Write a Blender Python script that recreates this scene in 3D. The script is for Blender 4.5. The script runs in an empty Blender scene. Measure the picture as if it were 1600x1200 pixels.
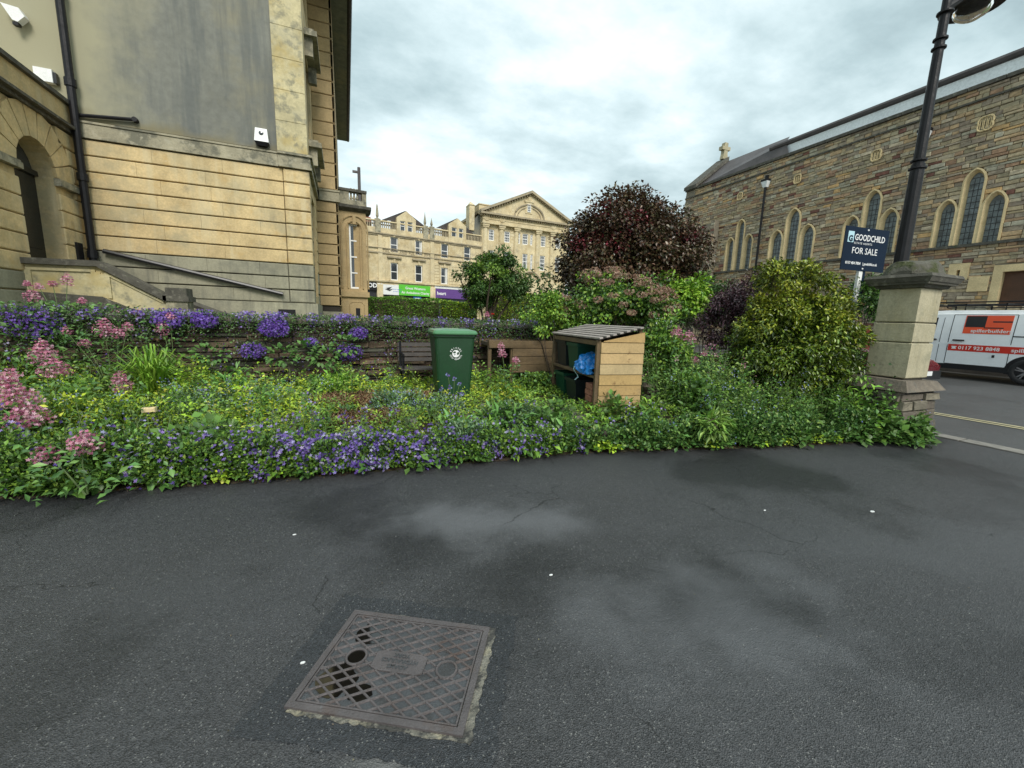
import bpy, math, random
import numpy as np
from mathutils import Vector, Matrix
rnd = random.Random(7)
rng = np.random.default_rng(11)
sc = bpy.context.scene
col = sc.collection

# ------------------------------------------------------------------ camera
YAW, PITCH, ROLL, FPX, CH = math.radians(22.29), math.radians(9.186), math.radians(1.753), 632.64, 1.5
Fw = Vector((math.sin(YAW)*math.cos(PITCH), math.cos(YAW)*math.cos(PITCH), -math.sin(PITCH)))
r0 = Vector((math.cos(YAW), -math.sin(YAW), 0)); u0 = r0.cross(Fw)
Rt = r0*math.cos(ROLL) + u0*math.sin(ROLL); Up = -r0*math.sin(ROLL) + u0*math.cos(ROLL)
cam = bpy.data.cameras.new('camera'); cam.sensor_width = 36; cam.lens = 36*FPX/1600
cam.clip_start = .05; cam.clip_end = 900
co = bpy.data.objects.new('camera', cam); col.objects.link(co); sc.camera = co
m3 = Matrix((Rt, Up, -Fw)).transposed(); co.matrix_world = Matrix.Translation((0, 0, CH)) @ m3.to_4x4()

# ------------------------------------------------------------------ light
SUN_EL, SUN_ROT = math.radians(40), math.radians(182)
w = bpy.data.worlds.new('World'); sc.world = w; w.use_nodes = True
nt = w.node_tree; nt.nodes.clear(); N = nt.nodes.new; Lk = nt.links.new
out = N('ShaderNodeOutputWorld'); bg = N('ShaderNodeBackground'); sky = N('ShaderNodeTexSky')
sky.sky_type = 'NISHITA'; sky.sun_disc = False; sky.sun_elevation = SUN_EL; sky.sun_rotation = SUN_ROT; sky.air_density = 1.5; sky.dust_density = 3
bg.inputs['Strength'].default_value = .095
tc = N('ShaderNodeTexCoord'); sx = N('ShaderNodeSeparateXYZ'); Lk(tc.outputs['Generated'], sx.inputs[0])
def mth(op, a, b=None, c=None):
    n = N('ShaderNodeMath'); n.operation = op
    for i, v in enumerate((a, b, c)):
        if v is None: continue
        if isinstance(v, (int, float)): n.inputs[i].default_value = v
        else: Lk(v, n.inputs[i])
    return n.outputs[0]
zz = mth('ADD', mth('MAXIMUM', sx.outputs[2], 0), .16)
cv = N('ShaderNodeCombineXYZ'); Lk(mth('DIVIDE', sx.outputs[0], zz), cv.inputs[0]); Lk(mth('DIVIDE', sx.outputs[1], zz), cv.inputs[1])
def sn(scale, det, rough, off):
    mp = N('ShaderNodeMapping'); mp.inputs['Location'].default_value = (off, off*.7, 0); mp.inputs['Scale'].default_value = (scale, scale*1.25, 1)
    Lk(cv.outputs[0], mp.inputs[0]); n = N('ShaderNodeTexNoise'); n.inputs['Scale'].default_value = 1; n.inputs['Detail'].default_value = det
    n.inputs['Roughness'].default_value = rough; Lk(mp.outputs[0], n.inputs['Vector']); return n.outputs['Fac']
cl = mth('ADD', mth('MULTIPLY', sn(.75, 4, .5, 3.1), .62), mth('MULTIPLY', sn(2.3, 7, .6, 8.7), .38))
cr = N('ShaderNodeValToRGB'); Lk(cl, cr.inputs[0]); e = cr.color_ramp.elements
e[0].position = .36; e[0].color = (2.0, 2.7, 2.9, 1); e[1].position = .62; e[1].color = (6.4, 6.9, 6.95, 1)
for p, c in ((.45, (3.1, 4.0, 4.2)), (.53, (4.4, 5.35, 5.55))):
    q = e.new(p); q.color = (*c, 1)
hz = N('ShaderNodeMix'); hz.data_type = 'RGBA'; hz.inputs[7].default_value = (5.9, 6.5, 6.7, 1)
Lk(mth('POWER', mth('SUBTRACT', 1, mth('MAXIMUM', sx.outputs[2], 0)), 7), hz.inputs[0]); Lk(cr.outputs[0], hz.inputs[6])
mx = N('ShaderNodeMix'); mx.data_type = 'RGBA'; mx.inputs[0].default_value = .95
Lk(sky.outputs[0], mx.inputs[6]); Lk(hz.outputs[2], mx.inputs[7]); Lk(mx.outputs[2], bg.inputs[0]); Lk(bg.outputs[0], out.inputs[0])
sl = bpy.data.lights.new('sun', 'SUN'); sl.energy = 1.5; sl.angle = math.radians(22); sl.color = (1, .95, .88)
so = bpy.data.objects.new('sun', sl); col.objects.link(so)
sd = Vector((math.sin(SUN_ROT)*math.cos(SUN_EL), math.cos(SUN_ROT)*math.cos(SUN_EL), math.sin(SUN_EL)))
so.rotation_euler = sd.to_track_quat('Z', 'Y').to_euler()
vs = sc.view_settings; vs.view_transform = 'Standard'; vs.look = 'None'; vs.gamma = 1; vs.use_curve_mapping = False; vs.exposure = .92
sc.cycles.max_bounces = 6; sc.cycles.transparent_max_bounces = 8

def ray(x, y): return Fw*FPX + Rt*(x-800) - Up*(y-600)
CAM = Vector((0, 0, CH))
def at(x, y, d): return CAM + ray(x, y)*(d/FPX)            # real point at distance d along a sight line
def onz(x, y, z=0): r = ray(x, y); return CAM + r*((z-CH)/r.z)
def ony(x, y, Y): r = ray(x, y); return CAM + r*(Y/r.y)
def onx(x, y, X): r = ray(x, y); return CAM + r*(X/r.x)
# ------------------------------------------------------------------ materials
def mat(name, base, rough=.8, var=.2, scale=3., bump=.15, bscale=60., metal=0., stain=None, streak=None, attr=False, rand=0, spec=.5, transl=0., coat=0., fine=.12, rvar=0.):
    """procedural surface: base colour x broad and fine variation, optional stain patches and vertical streaks (real dirt)"""
    m = bpy.data.materials.new(name); m.use_nodes = True; t = m.node_tree; nd = t.nodes; ln = t.links.new
    b = nd['Principled BSDF']; geo = nd.new('ShaderNodeNewGeometry')
    def noise(sc_, det=4, aniso=None, off=0):
        mp = nd.new('ShaderNodeMapping'); mp.inputs['Scale'].default_value = aniso or (sc_,)*3; mp.inputs['Location'].default_value = (off,)*3
        ln(geo.outputs['Position'], mp.inputs[0]); n = nd.new('ShaderNodeTexNoise'); n.inputs['Scale'].default_value = 1; n.inputs['Detail'].default_value = det
        n.inputs['Roughness'].default_value = .6; ln(mp.outputs[0], n.inputs['Vector']); return n.outputs['Fac']
    def mr(f, a0, a1, b0, b1):
        n = nd.new('ShaderNodeMapRange'); ln(f, n.inputs[0])
        for i, v in enumerate((a0, a1, b0, b1)): n.inputs[i+1].default_value = v
        return n.outputs[0]
    def mul(a, f):
        n = nd.new('ShaderNodeVectorMath'); n.operation = 'SCALE'; ln(a, n.inputs[0]); ln(f, n.inputs['Scale']); return n.outputs[0]
    if attr:
        at_ = nd.new('ShaderNodeAttribute'); at_.attribute_name = 'col'; c = at_.outputs['Color']
    else:
        rg = nd.new('ShaderNodeRGB'); rg.outputs[0].default_value = (*base, 1); c = rg.outputs[0]
    if rand:
        oi = nd.new('ShaderNodeObjectInfo'); c = mul(c, mr(oi.outputs['Random'], 0, 1, 1-rand, 1+rand))
    def blend(c, f, colr):
        n = nd.new('ShaderNodeMix'); n.data_type = 'RGBA'; ln(f, n.inputs[0]); ln(c, n.inputs[6]); n.inputs[7].default_value = (*colr, 1); return n.outputs[2]
    if var: c = mul(c, mr(noise(scale), .3, .7, 1-var, 1+var))
    if fine: c = mul(c, mr(noise(scale*14, 3, off=5), .3, .7, 1-fine, 1+fine))
    if stain:
        for i, (sc_, lo, hi, amt, colr) in enumerate(stain): c = blend(c, mr(noise(sc_, 6, off=11+7*i), lo, hi, 0, amt), colr)
    if streak:
        sc_, lo, hi, amt, colr = streak; c = blend(c, mr(noise(1, 5, (sc_*5, sc_*5, sc_*.5), 3), lo, hi, 0, amt), colr)
    ln(c, b.inputs['Base Color']); b.inputs['Roughness'].default_value = rough; b.inputs['Metallic'].default_value = metal
    b.inputs['Specular IOR Level'].default_value = spec; b.inputs['Coat Weight'].default_value = coat
    if rvar: ln(mr(noise(scale*1.7, 4, off=2), .35, .65, rough-rvar, rough+rvar), b.inputs['Roughness'])
    if bump:
        bp = nd.new('ShaderNodeBump'); bp.inputs['Strength'].default_value = bump; bp.inputs['Distance'].default_value = .02
        ln(noise(bscale, 4, off=1), bp.inputs['Height']); ln(bp.outputs[0], b.inputs['Normal'])
    if transl:
        tr = nd.new('ShaderNodeBsdfTranslucent'); ms = nd.new('ShaderNodeMixShader'); ms.inputs[0].default_value = transl
        ln(c, tr.inputs[0]); ln(b.outputs[0], ms.inputs[1]); ln(tr.outputs[0], ms.inputs[2]); ln(ms.outputs[0], nd['Material Output'].inputs[0])
    return m
OCH = (.60, .46, .24)
M = dict(
 ashlar=mat('bath_stone', OCH, .85, .2, 1.6, .3, 45, stain=[(1.1, .50, .66, .6, (.34, .31, .20)), (3.2, .56, .68, .5, (.50, .33, .12)), (2.2, .58, .72, .5, (.22, .2, .15)), (9, .6, .72, .4, (.62, .54, .38))], streak=(.9, .52, .68, .55, (.62, .53, .33)), rand=.09),
 ashlar_grey=mat('bath_stone_damp', (.30, .285, .205), .85, .2, 1.5, .3, 40, stain=[(1.8, .5, .7, .6, (.15, .15, .12)), (3, .6, .75, .5, (.36, .34, .26))], streak=(1.2, .52, .7, .55, (.12, .12, .10)), rand=.08),
 trim=mat('weathered_trim', (.33, .30, .21), .85, .25, 2., .4, 40, stain=[(2.6, .48, .60, .8, (.12, .12, .09)), (7, .55, .64, .7, (.42, .39, .29)), (4, .6, .68, .6, (.08, .08, .065))]),
 pilaster=mat('mossy_pilaster', (.50, .44, .26), .85, .2, 1.2, .3, 30, stain=[(1.6, .52, .66, .6, (.42, .31, .10)), (5, .52, .64, .65, (.17, .17, .13)), (1, .55, .7, .5, (.44, .43, .34))]),
 render=mat('cement_render', (.185, .188, .162), .9, .14, .5, .12, 70, stain=[(.38, .50, .60, .75, (.255, .235, .16)), (2.2, .58, .8, .3, (.11, .115, .11)), (6, .62, .8, .3, (.24, .23, .18))], streak=(.7, .47, .62, .55, (.10, .112, .112))),
 wing=mat('wing_stone', (.42, .31, .16), .85, .15, 1.4, .2, 45, stain=[(2, .55, .75, .4, (.28, .23, .14)), (6, .6, .75, .3, (.5, .4, .24))], rand=.07),
 joint=mat('dark_joint', (.035, .03, .024), .95, .1, 4, .1),
 terrace=mat('terrace_stone', (.60, .50, .31), .85, .2, .8, .5, 6, stain=[(.7, .5, .66, .6, (.42, .31, .15)), (1.8, .53, .66, .6, (.68, .60, .42)), (1.1, .58, .7, .6, (.26, .22, .16)), (4, .56, .68, .5, (.36, .28, .17))], streak=(.4, .58, .75, .4, (.24, .2, .14))),
 terrace_trim=mat('terrace_trim', (.36, .30, .20), .85, .2, .9, .2, 8, stain=[(1.5, .5, .68, .6, (.17, .15, .12))]),
 slate=mat('roof_slate', (.085, .075, .075), .65, .25, 2, .3, 12),
 church_stone=mat('rubble_stone', (1, 1, 1), .85, .25, 9, .6, 30, attr=True, stain=[(1.3, .56, .7, .35, (.12, .12, .095)), (14, .62, .72, .4, (.36, .33, .26))]),
 church_trim=mat('church_dressing', (.66, .52, .29), .85, .14, 2, .2, 40, stain=[(3, .55, .75, .4, (.38, .25, .11)), (5, .6, .75, .3, (.3, .26, .18))]),
 mortar=mat('lime_mortar', (.23, .2, .15), .95, .2, 6, .3),
 leaded=mat('leaded_glass', (.13, .16, .17), .3, .5, 5, .6, 9, spec=.8, fine=.4),
 lead=mat('lead_came', (.03, .03, .032), .5, 0, 1, 0),
 coping=mat('dark_coping', (.085, .08, .065), .9, .3, 6, .5, 40, stain=[(9, .55, .68, .7, (.22, .21, .17)), (4, .58, .7, .6, (.05, .07, .02))]),
 lightroof=mat('pale_roof_strip', (.82, .86, .88), .35, .06, 1, 0),
 glass=mat('window_glass', (.035, .042, .05), .06, .2, .8, .02, 3, spec=1.0),
 curtain=mat('net_curtain', (.55, .55, .52), .8, .15, 4, 0),
 white=mat('white_paint', (.78, .78, .76), .45, .05, 3, 0),
 black=mat('black_iron', (.008, .008, .010), .5, .3, 8, .15, 50, rvar=.1, spec=.3),
 door=mat('dark_door', (.012, .014, .014), .25, .2, 2, 0),
 wood_brown=mat('brown_door', (.09, .04, .02), .5, .2, 4, .1),
 plastic_w=mat('white_plastic', (.75, .76, .75), .4, .05, 5, 0),
 darkplastic=mat('black_plastic', (.014, .015, .017), .35, .1, 5, .05),
 binGreen=mat('green_bin_plastic', (.009, .046, .016), .42, .10, 2.5, .05, 90, stain=[(7, .6, .8, .25, (.02, .075, .03)), (22, .64, .7, .35, (.06, .11, .07))], rvar=.06),
 lidGreen=mat('green_lid_plastic', (.075, .21, .10), .3, .1, 6, .05, 90),
 boxGreen=mat('recycling_box_green', (.008, .065, .036), .4, .1, 4, .05, 90),
 boxBlack=mat('recycling_box_black', (.015, .022, .024), .4, .1, 4, .05, 90),
 timber=mat('pine_cladding', (1, 1, 1), .75, .12, 3, .25, 50, attr=True, stain=[(9, .62, .70, .75, (.12, .055, .02)), (2.5, .55, .7, .35, (.22, .17, .11))], streak=(.0001, .9, 1, 0, (0, 0, 0))),
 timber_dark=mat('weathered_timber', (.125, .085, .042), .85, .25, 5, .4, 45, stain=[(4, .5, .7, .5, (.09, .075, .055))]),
 roof_slat=mat('grey_roof_slat', (.34, .30, .27), .7, .2, 8, .3, 50),
 tarp=mat('blue_bag', (.008, .17, .50), .3, .12, 12, .25, 22, stain=[(40, .60, .66, .35, (.2, .42, .6))]),
 bench=mat('grey_bench', (.075, .066, .06), .6, .2, 6, .15, 60),
 brick=mat('red_brick', (.30, .13, .085), .85, .25, 12, .4, 40),
 asphalt=None,
 iron=mat('cast_iron', (.13, .115, .115), .38, .2, 9, .35, 130, metal=.35, stain=[(6, .55, .7, .5, (.13, .085, .065)), (25, .66, .72, .5, (.2, .2, .2))], rvar=.12),
 iron_floor=mat('cast_iron_recess', (.075, .08, .085), .3, .2, 9, .35, 130, metal=.2, stain=[(9, .5, .6, .5, (.04, .036, .033))], rvar=.15),
 cement=mat('cement_edge', (.21, .20, .165), .9, .35, 20, 1, 70, stain=[(14, .46, .54, .9, (.05, .05, .047)), (9, .55, .65, .7, (.42, .38, .26))]),
 water=mat('puddle', (.008, .007, .006), .04, 0, 1, 0, spec=1),
 soil=mat('garden_soil', (.065, .05, .03), .95, .35, 5, .8, 25, stain=[(3, .5, .65, .7, (.06, .09, .02))]),
 lawn=mat('rough_ground', (.08, .11, .035), .95, .3, 3, .6, 20),
 slab=mat('paving_slab', (.17, .155, .14), .7, .2, 5, .4, 50, stain=[(3, .55, .7, .5, (.1, .1, .06))]),
 rock=mat('garden_rock', (.15, .125, .095), .85, .25, 9, .6, 30, stain=[(8, .52, .66, .6, (.1, .1, .085))]),
 walls=mat('garden_wall_stone', (1, 1, 1), .9, .25, 12, .6, 30, attr=True, stain=[(6, .55, .7, .4, (.035, .04, .02))]),
 pillar=mat('pillar_limestone', (.41, .37, .25), .85, .12, 2.5, .35, 50, stain=[(2, .52, .7, .5, (.32, .27, .14)), (4, .55, .68, .5, (.18, .18, .12)), (10, .6, .7, .5, (.14, .14, .10))], streak=(1.6, .52, .7, .5, (.22, .21, .15))),
 moss=mat('pillar_cap', (.10, .095, .075), .95, .3, 8, .8, 30, stain=[(5, .48, .6, .9, (.045, .055, .012)), (12, .6, .7, .6, (.22, .21, .18))]),
 navy=mat('sign_navy', (.004, .014, .034), .6, .05, 3, 0, spec=.15),
 paleblue=mat('sign_pale_blue', (.45, .68, .76), .5, 0, 1, 0, fine=0),
 lettering=mat('white_lettering', (.8, .8, .8), .5, 0, 1, 0, fine=0),
 van=mat('van_paint', (.82, .85, .87), .22, .04, 1.5, 0, coat=.6, fine=.02, stain=[(3, .55, .8, .18, (.45, .45, .42))]),
 red=mat('decal_red', (.60, .035, .02), .4, .03, 3, 0, fine=0),
 orange=mat('decal_orange', (.75, .09, .03), .4, .03, 3, 0, fine=0),
 maroon=mat('maroon_paint', (.12, .008, .014), .2, .05, 2, 0, coat=.8),
 tyre=mat('tyre_rubber', (.016, .016, .017), .8, .15, 8, .2),
 alloy=mat('alloy_silver', (.55, .56, .58), .3, .08, 4, 0, metal=.8),
 tail=mat('lamp_lens', (.30, .01, .01), .15, 0, 1, 0),
 signgreen=mat('sign_green', (.10, .50, .03), .5, .03, 1, 0, fine=0), signpurple=mat('sign_purple', (.11, .045, .22), .5, .03, 1, 0, fine=0),
 signblue=mat('sign_blue', (.02, .16, .55), .5, 0, 1, 0, fine=0), shopdark=mat('shopfront_dark', (.03, .03, .035), .3, .3, 1, 0),
 yellow=mat('yellow_line_paint', (.52, .46, .27), .75, .25, 14, .3, 70),
 kerb=mat('kerb_stone', (.24, .225, .2), .8, .25, 6, .3, 40),
 bark=mat('bark', (.075, .055, .04), .9, .3, 9, .8, 30),
 stem=mat('plant_stem', (.10, .15, .05), .7, .2, 9, 0),
 leaf=mat('leaf', (1, 1, 1), .42, 0, 1, 0, attr=True, transl=.14, fine=0, spec=.45),
 leaf_gloss=mat('glossy_leaf', (1, 1, 1), .3, 0, 1, 0, attr=True, transl=.08, fine=0, spec=.6),
 petal=mat('petal', (1, 1, 1), .6, 0, 1, 0, attr=True, transl=.35, fine=0, spec=.2),
 bowl=None)
g = bpy.data.materials.new('clear_bowl'); g.use_nodes = True; b_ = g.node_tree.nodes['Principled BSDF']
b_.inputs['Transmission Weight'].default_value = 1; b_.inputs['Roughness'].default_value = .05; b_.inputs['IOR'].default_value = 1.2; M['bowl'] = g
# the cement render is browner and greener towards the pipe side and along its foot (old repair edge)
def render_patch(m):
    t = m.node_tree; nd = t.nodes; ln = t.links.new; b = nd['Principled BSDF']; src = b.inputs['Base Color'].links[0].from_socket
    geo = nd.new('ShaderNodeNewGeometry'); s3 = nd.new('ShaderNodeSeparateXYZ'); ln(geo.outputs['Position'], s3.inputs[0])
    n = nd.new('ShaderNodeTexNoise'); n.inputs['Scale'].default_value = .8; n.inputs['Detail'].default_value = 7; n.inputs['Roughness'].default_value = .65; ln(geo.outputs['Position'], n.inputs['Vector'])
    a = nd.new('ShaderNodeMath'); a.operation = 'MULTIPLY_ADD'; ln(n.outputs['Fac'], a.inputs[0]); a.inputs[1].default_value = 3.6; ln(s3.outputs[0], a.inputs[2])
    r = nd.new('ShaderNodeMapRange'); ln(a.outputs[0], r.inputs[0]); r.inputs[1].default_value = -3.5; r.inputs[2].default_value = -1.9; r.inputs[3].default_value = .95; r.inputs[4].default_value = 0
    mx_ = nd.new('ShaderNodeMix'); mx_.data_type = 'RGBA'; ln(r.outputs[0], mx_.inputs[0]); ln(src, mx_.inputs[6]); mx_.inputs[7].default_value = (.34, .32, .215, 1)
    a2 = nd.new('ShaderNodeMath'); a2.operation = 'MULTIPLY_ADD'; ln(n.outputs['Fac'], a2.inputs[0]); a2.inputs[1].default_value = 1.1; ln(s3.outputs[2], a2.inputs[2])
    r2 = nd.new('ShaderNodeMapRange'); ln(a2.outputs[0], r2.inputs[0]); r2.inputs[1].default_value = 6.2; r2.inputs[2].default_value = 6.45; r2.inputs[3].default_value = .7; r2.inputs[4].default_value = 0
    m2 = nd.new('ShaderNodeMix'); m2.data_type = 'RGBA'; ln(r2.outputs[0], m2.inputs[0]); ln(mx_.outputs[2], m2.inputs[6]); m2.inputs[7].default_value = (.20, .17, .09, 1); ln(m2.outputs[2], b.inputs['Base Color'])
render_patch(M['render'])
# wet asphalt
def asphalt(name, c0, wet, drive=False):
    a = mat(name, c0, .55, .13, .7, 0, fine=0); t = a.node_tree; nd = t.nodes; ln = t.links.new; b = nd['Principled BSDF']; geo = nd.new('ShaderNodeNewGeometry')
    def nz(s, d=3, kind='ShaderNodeTexNoise'):
        n = nd.new(kind); n.inputs['Scale'].default_value = s; ln(geo.outputs['Position'], n.inputs['Vector'])
        if kind == 'ShaderNodeTexNoise': n.inputs['Detail'].default_value = d
        return n
    src = b.inputs['Base Color'].links[0].from_socket
    v = nz(210, kind='ShaderNodeTexVoronoi'); sepc = nd.new('ShaderNodeSeparateColor'); ln(v.outputs['Color'], sepc.inputs[0])
    mr = nd.new('ShaderNodeMapRange'); ln(sepc.outputs[0], mr.inputs[0]); mr.inputs[3].default_value = .5; mr.inputs[4].default_value = 1.65
    s1 = nd.new('ShaderNodeVectorMath'); s1.operation = 'SCALE'; ln(src, s1.inputs[0]); ln(mr.outputs[0], s1.inputs['Scale'])
    gt = nd.new('ShaderNodeMath'); gt.operation = 'GREATER_THAN'; ln(sepc.outputs[1], gt.inputs[0]); gt.inputs[1].default_value = .983
    mixs = nd.new('ShaderNodeMix'); mixs.data_type = 'RGBA'; ln(gt.outputs[0], mixs.inputs[0]); ln(s1.outputs[0], mixs.inputs[6]); mixs.inputs[7].default_value = (.19, .19, .18, 1)
    # damp patches: darker, smoother
    pn = nz(.55, 5); pr = nd.new('ShaderNodeMapRange'); ln(pn.outputs['Fac'], pr.inputs[0]); pr.inputs[1].default_value = .50; pr.inputs[2].default_value = .58
    md = nd.new('ShaderNodeMix'); md.data_type = 'RGBA'; md.blend_type = 'MULTIPLY'; ln(pr.outputs[0], md.inputs[0]); ln(mixs.outputs[2], md.inputs[6]); md.inputs[7].default_value = (wet, wet, wet, 1)
    colr = md.outputs[2]
    if drive:      # paler areas with sky sheen painted in, one worn gritty patch and fine cracks
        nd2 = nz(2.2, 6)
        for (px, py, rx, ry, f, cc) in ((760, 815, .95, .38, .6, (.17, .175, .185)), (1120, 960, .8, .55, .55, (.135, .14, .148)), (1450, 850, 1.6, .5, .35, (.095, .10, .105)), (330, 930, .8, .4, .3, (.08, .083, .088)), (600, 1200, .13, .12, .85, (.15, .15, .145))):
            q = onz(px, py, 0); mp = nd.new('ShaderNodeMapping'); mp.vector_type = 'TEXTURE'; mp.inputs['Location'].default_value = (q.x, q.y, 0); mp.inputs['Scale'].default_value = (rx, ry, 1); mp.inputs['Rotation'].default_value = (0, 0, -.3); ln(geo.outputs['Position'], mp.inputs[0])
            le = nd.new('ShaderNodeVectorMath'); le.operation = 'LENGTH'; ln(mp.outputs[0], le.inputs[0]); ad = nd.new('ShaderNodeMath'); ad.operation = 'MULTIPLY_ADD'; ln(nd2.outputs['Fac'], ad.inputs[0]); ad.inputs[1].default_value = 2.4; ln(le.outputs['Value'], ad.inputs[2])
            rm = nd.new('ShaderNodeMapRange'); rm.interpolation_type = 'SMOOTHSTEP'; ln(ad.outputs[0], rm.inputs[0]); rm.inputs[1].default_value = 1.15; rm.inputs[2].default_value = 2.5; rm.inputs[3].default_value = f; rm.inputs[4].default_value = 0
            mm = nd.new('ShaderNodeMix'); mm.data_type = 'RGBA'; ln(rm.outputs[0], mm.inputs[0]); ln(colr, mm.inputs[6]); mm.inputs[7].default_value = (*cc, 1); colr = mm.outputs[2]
        vd = nd.new('ShaderNodeTexVoronoi'); vd.feature = 'DISTANCE_TO_EDGE'; vd.inputs['Scale'].default_value = .9; wv = nd.new('ShaderNodeVectorMath'); wv.operation = 'MULTIPLY_ADD'; ln(nz(5, 5).outputs['Color'], wv.inputs[0]); wv.inputs[1].default_value = (.25, .25, 0); ln(geo.outputs['Position'], wv.inputs[2]); ln(wv.outputs[0], vd.inputs['Vector'])
        cm = nd.new('ShaderNodeMapRange'); ln(vd.outputs['Distance'], cm.inputs[0]); cm.inputs[1].default_value = .0; cm.inputs[2].default_value = .004; cm.inputs[3].default_value = 1; cm.inputs[4].default_value = 0
        ck = nd.new('ShaderNodeMapRange'); ln(nz(.8, 3).outputs['Fac'], ck.inputs[0]); ck.inputs[1].default_value = .5; ck.inputs[2].default_value = .56; cx = nd.new('ShaderNodeMath'); cx.operation = 'MULTIPLY'; ln(cm.outputs[0], cx.inputs[0]); ln(ck.outputs[0], cx.inputs[1])
        mm = nd.new('ShaderNodeMix'); mm.data_type = 'RGBA'; ln(cx.outputs[0], mm.inputs[0]); ln(colr, mm.inputs[6]); mm.inputs[7].default_value = (.012, .012, .012, 1); colr = mm.outputs[2]
    ln(colr, b.inputs['Base Color'])
    rr = nd.new('ShaderNodeMapRange'); ln(pn.outputs['Fac'], rr.inputs[0]); rr.inputs[1].default_value = .40; rr.inputs[2].default_value = .64; rr.inputs[3].default_value = .50; rr.inputs[4].default_value = .30; ln(rr.outputs[0], b.inputs['Roughness'])
    bp = nd.new('ShaderNodeBump'); bp.inputs['Strength'].default_value = .8; bp.inputs['Distance'].default_value = .005; ln(v.outputs['Distance'], bp.inputs['Height'])
    b2 = nd.new('ShaderNodeBump'); b2.inputs['Strength'].default_value = .3; b2.inputs['Distance'].default_value = .02; ln(nz(14, 4).outputs['Fac'], b2.inputs['Height']); ln(bp.outputs[0], b2.inputs['Normal']); ln(b2.outputs[0], b.inputs['Normal'])
    return a
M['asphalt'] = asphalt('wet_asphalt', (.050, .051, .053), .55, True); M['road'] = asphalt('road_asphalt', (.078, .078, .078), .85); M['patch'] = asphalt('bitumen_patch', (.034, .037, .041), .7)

# ------------------------------------------------------------------ helpers
ROOT = {}

def thing(name, label, cat, loc=(0, 0, 0), group=None, rz=0):
    o = bpy.data.objects.new(name, None); col.objects.link(o); o.location = loc; o.rotation_euler = (0, 0, rz); o.empty_display_size = .2
    o['label'] = label; o['category'] = cat
    if group: o['group'] = group
    ROOT[o.name] = Vector(loc); return o
def link(name, me, m, parent=None, kind=None, local=False):
    o = bpy.data.objects.new(name, me); col.objects.link(o)
    if m is not None: me.materials.append(m)
    if parent is not None:
        o.parent = parent; off = ROOT.get(parent.name, Vector((0, 0, 0))); ROOT[o.name] = off
        if not local and off.length > 0: me.transform(Matrix.Translation(-off))
    if kind: o['kind'] = kind
    return o
def tag(o, label, cat, group=None):
    o['label'] = label; o['category'] = cat
    if group: o['group'] = group
    return o

class Fr:
    """local frame on a facade: u along it, z up, d outwards"""
    def __init__(s, o, u, n=None):
        s.o = Vector(o); s.u = Vector(u).normalized(); s.n = Vector(n) if n else Vector((s.u.y, -s.u.x, 0)); s.z = Vector((0, 0, 1))
    def P(s, u, z, d=0): return s.o + s.u*u + s.z*z + s.n*d
    def hit(s, x, y):
        r = ray(x, y); t = (s.o-CAM).dot(s.n)/r.dot(s.n); p = CAM + r*t - s.o; return p.dot(s.u), p.z
    def rect(s, x0, y0, x1, y1):
        xm, ym = (x0+x1)/2, (y0+y1)/2; return s.hit(x0, ym)[0], s.hit(xm, y1)[1], s.hit(x1, ym)[0], s.hit(xm, y0)[1]
WORLD = Fr((0, 0, 0), (1, 0, 0), (0, -1, 0))

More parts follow.
